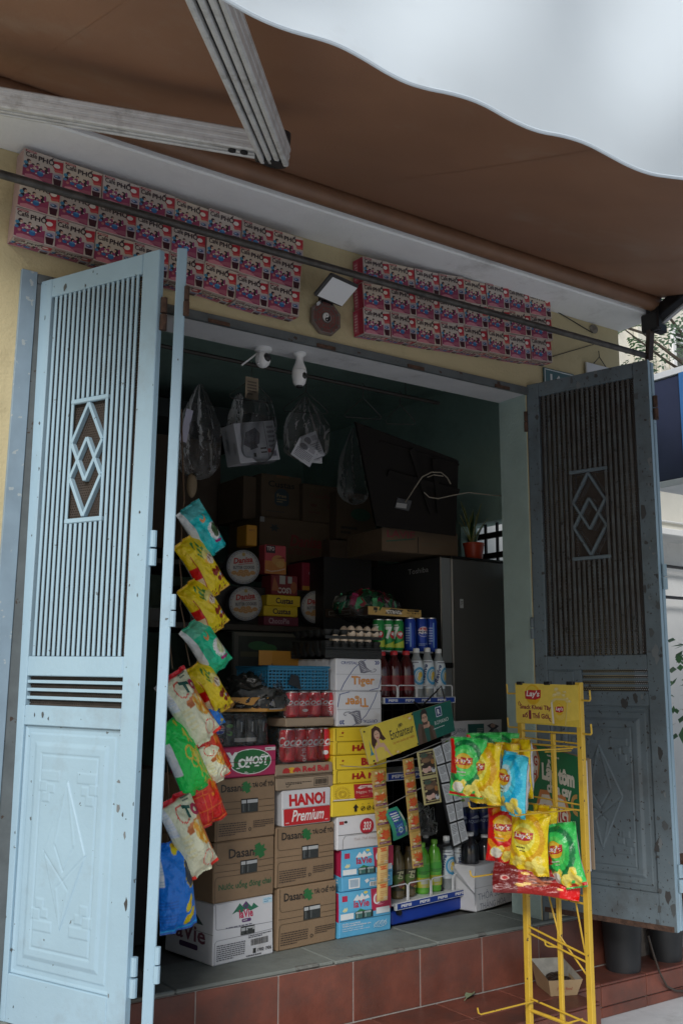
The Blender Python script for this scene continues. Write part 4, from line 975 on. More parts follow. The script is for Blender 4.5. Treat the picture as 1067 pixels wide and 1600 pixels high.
pr = Print(); pr.t('BỘ NƯỚC', .32, .52, .62, .78, K, .03); pr.t('ĐỒ KHOÁNG', .28, .2, .66, .44, K, .03); pr.ring(.86, .45, .05, .25, .01, (.35, .08, .02), 14); pr.p([(.10, .4), (.14, .7), (.18, .4)], K)
nl = Vector((-sin(aL), cos(aL), 0)) if Vector((-sin(aL), cos(aL), 0)).y < 0 else Vector((sin(aL), -cos(aL), 0))
pr.build('printed_side', face(vL*LL+nl*.0022, -vL*LL, Vector((0, 0, hT))), t0)
m_bagblk = pm('dark_bag_film', (.016, .017, .015), rough=.22, var=.5, scale=18, bump=.8, bscale=22)
hc = cor+vL*LL*.5+vR*LRr*.5
def heap(name, label, cat, c, rx, ry, rz, mat, seed, n=56, k=30, amp=.35, ang=0.0):
    b = MB(); vs = []; fs = []
    for i in range(k+1):
        a = pi*.5*i/k
        for j in range(n):
            th = 2*pi*j/n; d = Vector((cos(th)*cos(a), sin(th)*cos(a), sin(a)))
            w = 1+amp*(mnoise.noise(d*2.2+Vector((seed, 0, 0)))+.5*mnoise.noise(d*5.5+Vector((0, seed, 0)))+.35*abs(mnoise.noise(d*11+Vector((0, 0, seed)))))
            vs.append(Vector((d.x*rx*w, d.y*ry*w, max(0, d.z*rz*w))))
    for i in range(k):
        for j in range(n): fs.append([i*n+j, i*n+(j+1) % n, (i+1)*n+(j+1) % n, (i+1)*n+j])
    b.add(vs, fs, mat, True); b.add([vs[j] for j in range(n)], [list(range(n))[::-1]], mat)
    return tag(b.build(name, None, TM(c, ang)), label, cat)
heap('bag_heap', 'heap of crumpled dark plastic bags in the orange tray', 'plastic bags', hc+Vector((-.0, .01, .012)), .135, .10, .115, m_bagblk, 3.1, ang=R(-25))
heap('clear_bag', 'crumpled clear plastic bag over the edge of the blue basket', 'plastic bag', C2.w(C2.uv(437, 1050)[0], zb1+.06, .06), .06, .05, .10, m_bag, 8.3)
# blue basket on the upper cola tray
m_blue = pm('blue_basket_plastic', (.02, .15, .27), rough=.4)
bu0, bu1 = C2.uv(424, 1062)[0], C2.uv(517, 1062)[0]; bz0 = zk+.008; bz1 = C2.uv(517, 1043)[1]; bh = bz1-bz0
t = thing('basket', 'bright blue plastic basket with small square holes on the cola cans', 'basket', M=TM(C2.w(bu0, bz0, .02), C2.ang))
bw = bu1-bu0; bd = .20
def lattice(a, c, nm, n, ny=6):
    a, c = Vector(a), Vector(c); d = (c-a); L = d.length
    q = MB()
    for i in range(n+1): q.bar(a+d*i/n+Vector((0, 0, .002)), a+d*i/n+Vector((0, 0, bh*.86)), .0055, .004, m_blue, d)
    for i in range(ny+1):
        z = .002+(bh*.86)*i/ny; q.bar(a+Vector((0, 0, z)), c+Vector((0, 0, z)), .0032, .0055, m_blue)
    q.bar(a+Vector((0, 0, bh*.93)), c+Vector((0, 0, bh*.93)), .006, bh*.13, m_blue)
    q.build(nm, t)
lattice((0, 0, 0), (bw, 0, 0), 'basket_wall', 17); lattice((0, bd, 0), (bw, bd, 0), 'basket_wall', 17); lattice((0, 0, 0), (0, bd, 0), 'basket_wall', 12); lattice((bw, 0, 0), (bw, bd, 0), 'basket_wall', 12)
q = MB(); q.box((0, 0, 0), (bw, bd, .004), m_blue); q.build('basket_base', t)
q = MB(); q.tube([(-.004, -.004, bh), (bw+.004, -.004, bh), (bw+.004, bd+.004, bh), (-.004, bd+.004, bh)], .005, m_blue, 8, closed=True); q.build('basket_rim', t)
q = MB(); q.p = None; q.prism([(-.03, -.002), (.028, -.022), (.022, .03), (-.012, .034)], 0, .002, m_black, TM(C2.w(C2.uv(462, 1065)[0], C2.uv(462, 1068)[1], .008), C2.ang, R(80))); tag(q.build('price_card'), 'small black card hung on the front of the blue basket', 'card')
# brown tray behind the basket
PB = Plane(C2.w(0, 0, .30), C2.ang-.1)
z0 = PB.uv(440, 1040)[1]
t = thing('open_tray', 'orange brown cardboard tray behind the blue basket', 'tray', M=TM(PB.w(PB.uv(463, 1030)[0], z0), PB.ang))
wB = PB.uv(482, 1030)[0]-PB.uv(463, 1030)[0]; hB = PB.uv(463, 1018)[1]-z0; vB = Vector((-.62, -.10, 0)); vB = vB.normalized()*.20; vC = Vector((wB, 0, 0))
for o_, e_ in ((Vector(), vC), (Vector(), vB), (vC, vB), (vB, vC)):
    q = MB(); q.bar(o_+Vector((0, 0, hB/2)), o_+e_+Vector((0, 0, hB/2)), .004, hB, m_ocard); q.build('tray_wall', t)
q = MB(); q.box((-.2, -.05, -.01), (.1, .08, -.002), m_black); q.build('tray_base', t)
pr = Print(); pr.t('ĐỒ LÊ', .25, .35, .8, .6, (.2, .08, .01), .02); pr.build('printed_front', face((0, -.0025, 0), vC, (0, 0, hB)), t)

# ================================================================== DRINK DISPLAY RACK
PK = Plane(at(612, 1448, 2, S), R(9.5))
m_rackblue = pm('blue_rack_paint', (.012, .05, .36), rough=.4, var=.06)
m_rackwhite = pm('white_rack_paint', (.66, .68, .70), rough=.4, var=.05)
rk = thing('display_rack', 'blue based wire drink display rack with a white name repeated along its shelf strips', 'display rack', M=TM(PK.w(0, 0), PK.ang))
def rz(px, py): u, z = PK.uv(px, py); return u, z
wR = rz(746, 1412)[0]; zb = rz(612, 1425)[1]
def rbox(nm, lo, hi, mt, bev=.003):
    q = MB(); q.box(lo, hi, mt, bev); return q.build(nm, rk)
rbox('base', (0, 0, S+.002), (wR, .40, zb), m_rackblue, .006)
for u in (.035, wR-.03):
    q = MB(); q.lathe([(0, 0), (.012, 0), (.012, .012), (0, .012)], m_black, 14, M=Matrix.Translation((u, -.001, S+.05)) @ Matrix.Rotation(R(90), 4, 'X')); q.build('bolt', rk)
def strip(zl, zh, u0, u1, y, n, x0=.06):
    rbox('shelf_strip', (u0, y-.012, zl), (u1, y, zh), m_rackwhite, .001)
    p = Print(); p.r(.015, .10, .985, .90, (.012, .05, .30))
    for i in range(n):
        a = x0+(1-x0*2+.02)/n*i; w = .55*(1-x0*2)/n; p.t('PEPSI', a, .30, a+w, .72, (.72, .73, .76), .05)
    p.build('printed_strip', face((u0, y-.012, zl), (u1-u0, 0, 0), (0, 0, zh-zl)), rk)
s0, s1 = rz(615, 1424)[1], rz(615, 1411)[1]
ua, ub = rz(614, 1410)[0], rz(737, 1395)[0]
strip(s0+.004, s1, ua, ub, -.004, 4); rbox('shelf', (ua-.004, 0, s1-.014), (ub+.004, .38, s1-.003), m_rackwhite)
zmA, zmB = rz(606, 1221)[1], rz(606, 1208)[1]; rbox('shelf', (0, .02, zmA+.006), (wR, .38, zmA+.012), m_rackwhite); strip(zmA, zmB, -.02, wR-.08, .015, 3)
ztA, ztB = rz(600, 1100)[1], rz(600, 1090)[1]; uT = rz(712, 1090)[0]; rbox('shelf', (-.03, .02, ztA+.004), (uT, .38, ztA+.010), m_rackwhite); strip(ztA, ztB, -.035, uT, .015, 4)
zuA = rz(600, 1015)[1]; rbox('shelf', (-.03, .10, zuA-.004), (uT-.03, .38, zuA+.002), m_rackwhite)
for u in (.01, uT-.07):
    for y in (.385,): rbox('post', (u-.008, y-.008, zb), (u+.008, y+.008, zuA+.02), m_steel, .001)
for i in range(7): q = MB(); u = .03+i*(wR-.06)/6; q.tube([(u, .395, zb), (u, .395, zuA)], .0016, m_steel, 5); q.build('back_wire', rk)
for i in range(12): q = MB(); z = zb+.07+i*.078; q.tube([(0, .398, z), (wR, .398, z)], .0016, m_steel, 5); q.build('back_wire', rk)
def guard(zl, zh, u0, u1, y, n):
    for i in range(n):
        a = u0+(u1-u0)*i/n+.004; c = u0+(u1-u0)*(i+1)/n-.004; r = .010; q = MB()
        q.tube([(a, y, zl), (a, y, zh-r), (a+r*.3, y, zh-r*.3), (a+r, y, zh), (c-r, y, zh), (c-r*.3, y, zh-r*.3), (c, y, zh-r), (c, y, zl)], .0026, m_rackwhite, 8); q.build('wire_guard', rk)
guard(s1-.006, rz(640, 1380)[1], ua-.05, ub+.02, .004, 4); guard(ztB-.004, rz(600, 1071)[1], -.055, uT+.0, .018, 4); guard(zmB-.004, rz(606, 1190)[1], -.02, wR-.1, .018, 3)

m_lid = {}
m_capw = pm('white_cap', (.66, .68, .68), rough=.4); m_capr = pm('red_cap', (.50, .02, .03), rough=.4); m_capg = pm('green_cap', (.16, .42, .05), rough=.4); m_capb = pm('brown_cap', (.10, .06, .02), rough=.5)
def glassy(n, col, rough=.06, tr=.9): return pm(n, col, rough=rough, trans=tr)
m_clearb = pm('clear_bottle', (.50, .55, .57), rough=.12, trans=.55); m_redl = pm('red_drink', (.05, .006, .008), rough=.1, coat=.4); m_bluel = glassy('blue_tinted_bottle', (.10, .20, .50), .08, .6)
m_tea = pm('dark_tea_bottle', (.10, .075, .03), rough=.15, coat=.3); m_lime = pm('lime_tea_bottle', (.10, .36, .03), rough=.15, coat=.3); m_navy = pm('navy_label', (.015, .025, .12), rough=.4)
def bottle(label, P, h, r, body, cap, lab=None, front=None, group=None, rot=0.0, shape=0, l0=.18, l1=.62):
    b = MB(); n = 20
    if shape == 0: prof = [(0, 0), (r*.85, 0), (r, h*.04), (r*.95, h*.10), (r, h*.16), (r, h*.64), (r*.95, h*.72), (r*.72, h*.82), (r*.45, h*.89), (r*.42, h*.93), (0, h*.93)]
    elif shape == 1: prof = [(0, 0), (r*.9, 0), (r, h*.05), (r*.90, h*.22), (r*.86, h*.36), (r*.98, h*.52), (r, h*.64), (r*.85, h*.74), (r*.50, h*.86), (r*.42, h*.93), (0, h*.93)]
    else: prof = [(0, 0), (r*.92, 0), (r, h*.03), (r, h*.62), (r*.85, h*.74), (r*.45, h*.86), (r*.34, h*.90), (r*.34, h*.94), (0, h*.94)]
    b.lathe(prof, body, n); o = tag(b.build('drink_bottle', None, TM(P, rot)), label, 'bottle', group)
    q = MB(); q.lathe([(0, h*.915), (r*.46, h*.915), (r*.47, h*.93), (r*.46, h*.985), (r*.40, h), (0, h)], cap, 16); q.build('cap', o)
    if lab is not None:
        q = MB(); rr_ = r*1.012; k = 8; pr_ = []
        for i in range(k+1):
            z = h*(l0+(l1-l0)*i/k)
            for (ra, za), (rb, zb_) in zip(prof, prof[1:]):
                if za <= z <= zb_ and zb_ > za: rr_ = (ra+(rb-ra)*(z-za)/(zb_-za))*1.012+.0003
            pr_.append((rr_, z))
        q.lathe(pr_, lab, n); q.build('label_sleeve', o)
    if front: front.build('printed_front', cyl(r*1.02+.0006, h*l0, h*l1), o, maxlen=.09)
    return o
def on_shelf(px, yb, yt, z0, d):
    pl = Plane(PK.w(0, 0, d), PK.ang); u, z = pl.uv(px, yt); return pl.w(u, z0), z-z0
gB = 'bottles on the drink display rack'
zS = s1-.002
def tea_pr(c1, c2):
    p = Print(); p.e(.4, .55, .25, .22, c1); p.e(.6, .3, .2, .2, c2); p.t('trà', .3, .6, .7, .9, (.4, .4, .25), .02, rot=R(80)); p.ring(.7, .12, .12, .06, .03, (.5, .45, .05), 14); p.p([(.2, .2), (.3, .5), (.38, .25)], c1); return p
for i, (px, yt, lb) in enumerate(((620, 1321, 'dark brown tea bottle at the end of the bottom shelf beside the blue cartons'), (638, 1322, 'dark brown tea bottle, second on the bottom shelf'))):
    P, h = on_shelf(px, 1400, yt, zS, .06); bottle(lb, P, h, .0300, m_tea, m_capb, pm('dark_tea_label', (.03, .03, .012), rough=.4, var=.5, scale=60), tea_pr((.06, .12, .02), (.16, .05, .03)), gB, PK.ang-.4, l0=.16, l1=.56)
def lime_pr(k):
    p = Print(); p.r(.05, .02, .95, .42, (.45, .44, .04)); p.e(.5, .75, .4, .2, (.06, .34, .04)); p.r(.3, .16, .62, .36, (.45, .48, .42)); p.small(.2, .55, .8, .7, 2, (.02, .10, .02)); p.small(.35, .03, .6, .12, 2, (.5, .5, .45)); return p
for i, (px, yt, lb) in enumerate(((659, 1316, 'lime green tea bottle beside the hanging flowered strip'), (678, 1311, 'lime green tea bottle with the tallest green cap'))):
    P, h = on_shelf(px, 1400, yt, zS, .055); bottle(lb, P, h, .0300, m_lime, m_capg, pm('lime_label', (.12, .42, .05), rough=.4, var=.2, scale=40), lime_pr(i), gB, PK.ang-.4, l0=.12, l1=.60)
def rev_pr(k):
    p = Print(); p.ring(.62, .45, .30, .32, .08, (.05, .28, .50), 22, asp=1.1); p.ring(.62, .45, .18, .2, .05, (.25, .45, .55), 18); p.e(.66, .50, .10, .10, (.60, .40, .05)); p.e(.60, .38, .07, .10, (.6, .45, .1))
    p.t('Revive', -.12, .45, .55, .62, (.03, .06, .16), .03, .2, rot=R(74)); p.small(.2, .9, .8, .97, 1, (.1, .1, .15)); return p
m_wlab = pm('pale_label', (.58, .64, .68), rough=.35)
for i, (px, yt, lb) in enumerate(((697, 1306, 'clear bottle with a blue ring label on the bottom shelf'), (716, 1302, 'clear bottle with a blue ring label at the end of the bottom shelf'))):
    P, h = on_shelf(px, 1395, yt, zS, .055); bottle(lb, P, h, .0325, m_clearb, m_capw, m_wlab, rev_pr(i), gB, PK.ang-.45+i*.5, 1, l0=.20, l1=.74)
for i, (px, yt) in enumerate(((665, 1302), (681, 1305), (688, 1296))):
    P, h = on_shelf(px, 1390, yt, zS, .19); bottle(['clear bottle with a white cap in the second row behind the lime bottles', 'white capped clear bottle behind the taller lime green bottle', 'white capped bottle farthest back on the bottom shelf'][i], P, h, .028, m_clearb, m_capw, None, None, gB)
zU = ztA+.012
for i, (px, yt, lb) in enumerate(((596, 1018, 'dark red drink bottle half behind the beer carton on the upper shelf'), (615, 1017, 'dark red drink bottle in the middle of the upper shelf'), (634, 1017, 'dark red drink bottle beside the clear bottles on the upper shelf'))):
    P, h = on_shelf(px, 1085, yt, zU, .06); bottle(lb, P, h, .0345, m_redl, m_capr, pm('red_label', (.16, .008, .012), rough=.35, var=.5, scale=30), None, gB, l0=.2, l1=.5, shape=2)
for i, (px, yt, lb) in enumerate(((650, 1013, 'clear bottle with blue ring label next to the dark red bottles'), (667, 1012, 'clear bottle with a dark slanted name in the middle of its three'), (684.5, 1014, 'clear bottle with blue ring label at the fridge end of the upper shelf'))):
    P, h = on_shelf(px, 1083, yt, zU, .05); bottle(lb, P, h, .030, m_clearb, m_capw, m_wlab, rev_pr(i), gB, PK.ang-.75+i*.35, 1, l0=.22, l1=.76)
# cans on the top shelf
zV = zuA+.003; g7 = 'cans on the top shelf of the drink rack'
def seven(k):
    p = Print(); wh = (.70, .74, .70); p.p([(0, 0), (1, 0), (1, .35), (.0, .05)], (.45, .55, .05)); p.e(.62, .52, .2, .16, (.48, .02, .03)); p.t('7', .18, .34, .55, .86, wh, .06); p.t('up', .50, .46, .74, .62, wh, .05); p.r(.1, .9, .5, .94, wh); return p
mg = foil((.02, .26, .06), 'green_can_paint'); mb_ = foil((.012, .05, .34), 'blue_can_paint')
def can_at(px, yt, d, r, mat, fr, lab, rot):
    pl = Plane(PK.w(0, 0, d), PK.ang); u, z = pl.uv(px, yt); can('drink_can', lab, mat, z-zV, r, fr, rot, g7, pl.w(u, zV))
for i, px in enumerate((591, 605.5, 621)): can_at(px, 968+i*.3, .12, .0262, mg, seven(i), ['green lemonade can by the egg tray with a red dot', 'green lemonade can with a large white numeral, middle of three', 'green lemonade can with a red dot next to the blue cans'][i], PK.ang+(-.9, -.2, -.75)[i])
for i, px in enumerate((640, 657.5, 673)): 
    p = Print(); p.r(.30, .05, .36, .95, (.15, .3, .6)); p.small(.05, .15, .28, .8, 7, (.3, .4, .6))
    if i == 1: p = pepsi_globe(Print(), .5, .62, .34, .56, 'PEPSI'); p.small(.2, .1, .8, .2, 2, (.3, .4, .6))
    can_at(px, 966, .115, .0265, mb_, p, ['blue cola can beside the green cans', 'blue cola can with a red, white and blue globe', 'blue cola can at the fridge end of the top shelf'][i], PK.ang+(-.2, -.35, .1)[i])
# energy drink tray and wrapped sachets on the cans
zW = Plane(PK.w(0, 0, .12), PK.ang).uv(640, 966)[1]+.002
p = Print(); p.r(0, 0, 1, 1, (.50, .32, .10)); p.p([(.12, .20), (.17, .55), (.14, .55), (.16, .92), (.10, .92), (.09, .50), (.12, .50)], K); p.t('Rồi', .10, .45, .20, .65, (.5, .4, .2), .02); p.p([(.30, .25), (.42, .95), (.66, .85), (.56, .20)], (.05, .04, .03)); p.t('STING', .32, .28, .62, .72, (.70, .66, .60), .05, .2, rot=R(8)); p.p([(.72, .95), (.97, .95), (.95, .70), (.75, .70)], K); p.small(.76, .75, .94, .9, 1, (.5, .32, .1)); p.t('24', .80, .40, .90, .62, K, .03); p.small(.72, .42, .79, .58, 2, K); p.small(.91, .42, .98, .58, 2, K); p.small(.78, .12, .94, .25, 1, K)
PT = Plane(PK.w(0, 0, .115), PK.ang)
sd3 = Print(); sd3.r(0, 0, 1, 1, (.05, .03, .02)); sd3.l([(.1, .2), (.1, .7), (.6, .7), (.6, .2), (.1, .2)], .05, (.3, .3, .28), 3)
zX, _ = ctn(PT, 574, 657.5, 946.5, zW, .26, pm('dark_card', (.10, .06, .04), rough=.6), 'drink_tray', 'orange and black drink tray with a slanted name, on top of the cans', 'tray', front=p, side=sd3, ym=957)
um = PT.uv(600, 930)[0]
def confetti(name, label, c, rx, ry, rz_, seed, cols):
    """sachets packed in a clear bag: many small coloured foil pieces as one part plus the film"""
    t = thing(name, label, 'bag of sachets', M=TM(c, PK.ang)); rnd = random.Random(seed); b = MB()
    for i in range(90):
        th, ph = rnd.uniform(0, 2*pi), rnd.uniform(0, pi/2); d = Vector((cos(th)*cos(ph), sin(th)*cos(ph), sin(ph))); k = rnd.uniform(.75, .95)
        M = Matrix.Translation((d.x*rx*k, d.y*ry*k, d.z*rz_*k)) @ d.to_track_quat('Z', 'Y').to_matrix().to_4x4() @ Matrix.Rotation(rnd.uniform(0, 6), 4, 'Z') @ Matrix.Rotation(rnd.uniform(-.5, .5), 4, 'X')
        c_ = cols[int(rnd.random()*len(cols)*.999)]; w, h = rnd.uniform(.012, .022), rnd.uniform(.016, .03)
        b.box((-w, -h, -.002), (w, h, .002), pm('foil_%.2f_%.2f_%.2f' % c_, c_, rough=.25, metal=.3), 0, M)
    s_ = b.build('sachets', t); s_['kind'] = 'stuff'
    q = MB(); q.ball((0, 0, 0), (rx*1.03, ry*1.03, rz_*1.04), m_wrap, 28, 14); q.build('clear_film', t); return t
confetti('sachet_bag', 'clear bag packed with red and green sachets lying on the drink tray', PT.w(um, zX+.004, .10), .185, .10, .075, 5, [(.45, .03, .05), (.03, .28, .10), (.05, .40, .18), (.50, .50, .45), (.35, .02, .10), (.03, .2, .06)])
# egg trays on the white cartons
m_tray = pm('black_egg_tray', (.014, .015, .014), rough=.55)
PE = Plane(C3.w(0, 0, .01), C3.ang)
e0, e1 = PE.uv(508, 1015)[0], PE.uv(596, 1015)[0]; ew = e1-e0; ed = .24; n = 7
def egg_tray(z0, label, lip):
    t = thing('egg_tray', label, 'egg tray', M=TM(PE.w(e0, z0), PE.ang)); q = MB()
    def f(x, y):
        X, Y = x*ew, y*ed; zz = .5+.5*sin(2*pi*(x*n-.25))*1.0; zy = .5+.5*sin(2*pi*(y*5-.25)); return Vector((X, Y, .004+.030*(1-zz*zy)**1.5 if True else 0))
    q.grid(n*8, 40, lambda x, y: Vector((x*ew, y*ed, .005+.032*max(0, (1-(abs(sin(pi*x*n))*abs(sin(pi*y*5)))**.6)))), m_tray); q.build('cups', t)
    for y_ in (-.001, ed-.004): q = MB(); q.box((0, y_, 0), (ew, y_+.005, .012), m_tray); q.build('edge', t)
    return t
zE = z3top+.002; te = PE.uv(515, 1000)[1]-zE
for k in range(3): egg_tray(zE+k*.0125, ['lowest empty black egg tray on the white beer carton', 'empty black egg tray, second of the stack on the beer carton', 'empty black egg tray, third of the stack on the beer carton'][k], 0)
zF = zE+.030
egg_tray(zF, 'black egg tray holding the lower row of pale eggs', 1); zG = zF+.045; egg_tray(zG, 'topmost black egg tray with pale eggs by the green cans', 1)
m_egg = pm('egg_shell', (.62, .50, .38), rough=.5, var=.06, scale=20)
EGN = ['first', 'second', 'third', 'fourth', 'fifth']
def egg(P, lab):
    q = MB(); q.lathe([(0, 0), (.010, .002), (.018, .012), (.0205, .024), (.018, .038), (.011, .049), (.004, .054), (0, .0545)], m_egg, 16); o = q.build('egg', None, TM(P, 0, R(8))); return tag(o, lab, 'egg', 'eggs in the black trays')
ex = [(i+.5)*ew/n for i in range(n)]
for i, u in enumerate(ex[1:6]): egg(PE.w(e0+u, zF+.014, .5*ed/5), 'pale egg in the lower tray, %s counted towards the green cans' % EGN[i])
for i, u in enumerate(ex[3:7]): egg(PE.w(e0+u, zG+.002, .5*ed/5), 'pale egg at the front of the topmost tray, %s counted towards the green cans' % EGN[i])
for i, u in enumerate(ex[3:7]): egg(PE.w(e0+u, zG+.002, 1.5*ed/5), 'pale egg in the second row of the topmost tray, %s towards the green cans' % EGN[i])

# ================================================================== HANGING CARDS AND SACHET STRIPS
HP = Plane(at(560, 1400, 1, .13), R(6))      # hanging plane in front of the stacks
def quad(pl, cs, d=0.0):
    return [pl.pt(x, y)-pl.n*d for x, y in cs]
def slab(name, cs, th, mat, parent=None):
    """thin board through four corners c00,c10,c11,c01 (front), th thick"""
    c = [Vector(v) for v in cs]; n = (c[1]-c[0]).cross(c[3]-c[0]).normalized(); b = MB()
    vs = c+[v-n*th for v in c]; b.add(vs, [(0,1,2,3),(7,6,5,4),(0,4,5,1),(1,5,6,2),(2,6,7,3),(3,7,4,0)], mat); return b.build(name, parent)
# placard: yellow half and green half
cs = quad(HP, [(577, 1195), (710, 1142), (703, 1094), (563, 1139)])
m_pl = pm('placard_board', (.45, .42, .2), rough=.4)
t = thing('shop_placard', 'tilted placard, half yellow with a woman, half green with a man, before the beer cartons', 'placard')
slab('board', cs, .004, m_pl, t)
hair, skin, dress = (.055, .022, .014), (.55, .35, .25), (.62, .50, .08)
p = Print(); Y_ = (.62, .50, .055); p.r(0, 0, .555, 1, Y_)
for x, y, r in ((.50, .90, .06), (.46, .96, .05), (.53, .80, .05), (.30, .08, .05), (.34, .02, .05)): p.star(x, y, r, (.62, .36, .05), 5, .45, 2.6, .4)
for x, y, r in ((.515, .86, .03), (.32, .05, .028)): p.e(x, y, r*.5, r, (.66, .56, .40))
p.p([(.085, .72), (.10, .90), (.145, .96), (.185, .86), (.20, .66), (.225, .52), (.19, .50), (.165, .58), (.12, .50), (.085, .36), (.07, .50)], hair)
p.p([(.075, .0), (.082, .30), (.095, .42), (.14, .46), (.195, .44), (.215, .30), (.245, .05), (.265, .0), (.24, .0), (.20, .22), (.18, .10), (.18, 0)], skin)
p.p([(.10, 0), (.098, .32), (.14, .36), (.185, .32), (.195, 0)], dress); p.p([(.128, .40), (.13, .60), (.155, .60), (.158, .40)], skin); p.e(.142, .70, .030, .135, skin); p.p([(.11, .84), (.125, .88), (.15, .84), (.178, .72), (.175, .9), (.14, .95), (.115, .9)], hair)
for x in (.131, .152): p.e(x, .73, .005, .012, hair)
p.l([(.132, .635), (.142, .625), (.153, .635)], .02, (.45, .08, .08), 2.6)
p.t('Enchanteur', .275, .43, .535, .70, (.05, .055, .03), .006); p.t('Sự lôi cuốn kỳ diệu', .285, .27, .53, .38, (.50, .17, .04), .0, .3)
for i in range(6): p.ring(.40+.012*cos(i), .75+.03*sin(i*1.7), .015, .035, .004, (.06, .06, .03), 10)
p.p([(.045, .32), (.052, .65), (.058, .32), (.072, .22), (.032, .22)], (.04, .22, .30))
G_ = (.008, .115, .085); p.r(.555, 0, 1, 1, G_); coat = (.11, .07, .05); dk = (.03, .02, .016)
p.p([(.565, 0), (.57, .40), (.60, .62), (.64, .55), (.67, .40), (.72, .48), (.76, .40), (.775, 0)], coat); p.p([(.66, 0), (.645, .42), (.70, .45), (.72, 0)], (.02, .09, .07)); p.p([(.60, .0), (.625, .50), (.65, .45), (.645, 0)], (.07, .04, .03)); p.p([(.75, 0), (.72, .42), (.705, .40), (.70, 0)], (.07, .04, .03))
p.p([(.645, .42), (.645, .60), (.69, .60), (.695, .42)], (.42, .25, .18)); p.e(.672, .70, .034, .16, (.50, .31, .22)); p.p([(.64, .54), (.66, .52), (.70, .52), (.705, .62), (.69, .60), (.655, .60), (.645, .66)], (.10, .055, .04)); p.p([(.632, .70), (.635, .90), (.665, 1.0), (.70, .97), (.712, .84), (.70, .74), (.698, .84), (.65, .86), (.645, .72)], dk)
for x in (.662, .686): p.e(x, .72, .006, .012, dk); p.l([(x-.008, .755), (x+.008, .755)], .016, dk, 2.6)
p.p([(.685, .40), (.70, .60), (.715, .58), (.72, .44)], (.50, .31, .22))
p.rr(.805, .62, .875, .93, (.45, .52, .62), .012); p.rr(.812, .65, .868, .90, (.015, .03, .13), .01); p.t('R', .826, .69, .856, .86, (.65, .68, .72), .04)
p.t('ROMANO', .775, .40, .94, .52, (.60, .66, .64), .0); p.small(.75, .27, .97, .33, 1, (.4, .5, .48)); 
for x, y in ((.025, .90), (.05, .06), (.545, .05), (.545, .95)): p.e(x, y, .009, .024, K)
p.build('printed_front', bil(*cs), t)
# ties
def cord(name, label, pts, r, mat, cat='string'):
    q = MB(); q.tube(pts, r, mat, 6); return tag(q.build(name), label, cat)
hp = lambda x, y, d=0.0: HP.pt(x, y)-HP.n*d
m_str = pm('grey_string', (.22, .22, .21), rough=.8)
cord('string', 'grey string stretched under the placard that the sachet strips hang from', [hp(536, 1197, .01), hp(574, 1199, -.004), hp(628, 1184, -.004), hp(690, 1158, -.004), hp(712, 1146, -.002)], .0016, m_str)
cord('string', 'thin pale string slanting across the dark gap to the green toothpaste sachet', [hp(598, 1262, -.003), hp(618, 1252, .0), hp(650, 1235, 0), hp(680, 1222, .01)], .0015, m_str)
cord('cable', 'black cable looped over the upper shelf strip behind the green placard', [PK.w(.06, 1.175, -.03), PK.w(.16, 1.25, -.035), hp(655, 1097, .03), hp(668, 1102, .03), hp(690, 1080, .03), hp(697, 1072, .03), hp(700, 1092, .02)], .0035, m_black, 'cable')
# flowered sachet strips
def sachet_strip(name, label, top, bot, w0, n, design, th=.006, cat='sachet strip', pl=HP, back=None):
    t = thing(name, label, cat)
    for i in range(n):
        f0, f1 = i/n, (i+1)/n-.002
        def P(f, s_): x = top[0]+(bot[0]-top[0])*f+s_*w0/2; y = top[1]+(bot[1]-top[1])*f-s_*w0*.10; return pl.pt(x, y)
        cs = [P(f1, -1), P(f1, 1), P(f0, 1), P(f0, -1)]
        c = sum(cs, Vector())/4; n_ = (cs[1]-cs[0]).cross(cs[3]-cs[0]).normalized(); b = MB()
        nn = 6
        def f(x, y):
            q_ = cs[0]*(1-x)*(1-y)+cs[1]*x*(1-y)+cs[2]*x*y+cs[3]*(1-x)*y; e = (1-abs(2*x-1)**4)*(1-abs(2*y-1)**6); return q_+n_*th*e
        b.grid(10, 14, f, design[0]); b.grid(10, 14, lambda x, y: f(x, y)-n_*(th*1.6*(1-abs(2*x-1)**4)*(1-abs(2*y-1)**6)+.0006), design[0], flip=True)
        o = b.build('sachet', t)
        pr = design[1](i); pr.build('printed_front', lambda x, y: (f(x, y), n_), o, maxlen=.2)
    return t
m_gold = pm('gold_foil', (.55, .36, .10), rough=.3, metal=.2, var=.15, scale=60)
def flower(i):
    rnd = random.Random(i); p = Print(); p.r(.0, .0, 1, 1, (.42, .27, .07))
    for k in range(8): p.e(rnd.uniform(.1, .9), rnd.uniform(.05, .95), .10, .06, ((.55, .45, .22), (.30, .32, .08), (.62, .52, .3))[k % 3], rot=rnd.uniform(0, 3))
    for k in range(5): p.star(rnd.uniform(.3, .7), rnd.uniform(.45, .75), (.19), (.52, .03+.02*k, .015), 5, .4, .45, rnd.uniform(0, 2))
    p.r(.08, .14, .92, .25, (.16, .03, .09)); p.small(.14, .16, .86, .23, 1, (.5, .4, .3)); p.e(.3, .35, .15, .05, (.6, .5, .35)); p.p([(.6, .3), (.9, .38), (.75, .44)], (.12, .22, .04)); return p
sachet_strip('sachet_strip', 'longest strip of red flowered gold sachets, hanging over the sky blue cartons', (590, 1203), (601, 1322), 21, 4, (m_gold, flower))
def gold2(i):
    p = Print(); p.r(.04, .02, .96, .98, (.60, .42, .16)); p.r(.2, .75, .8, .95, (.55, .12, .03)); p.small(.2, .3, .8, .6, 3, (.5, .25, .08)); p.bars(.55, .08, .9, .24, (.6, .6, .58), 8); p.e(.35, .2, .15, .06, (.55, .3, .1)); return p
sachet_strip('sachet_strip', 'plain gold end of the longest sachet strip with orange bands', (598, 1323), (597, 1408), 17, 3, (m_gold, gold2))
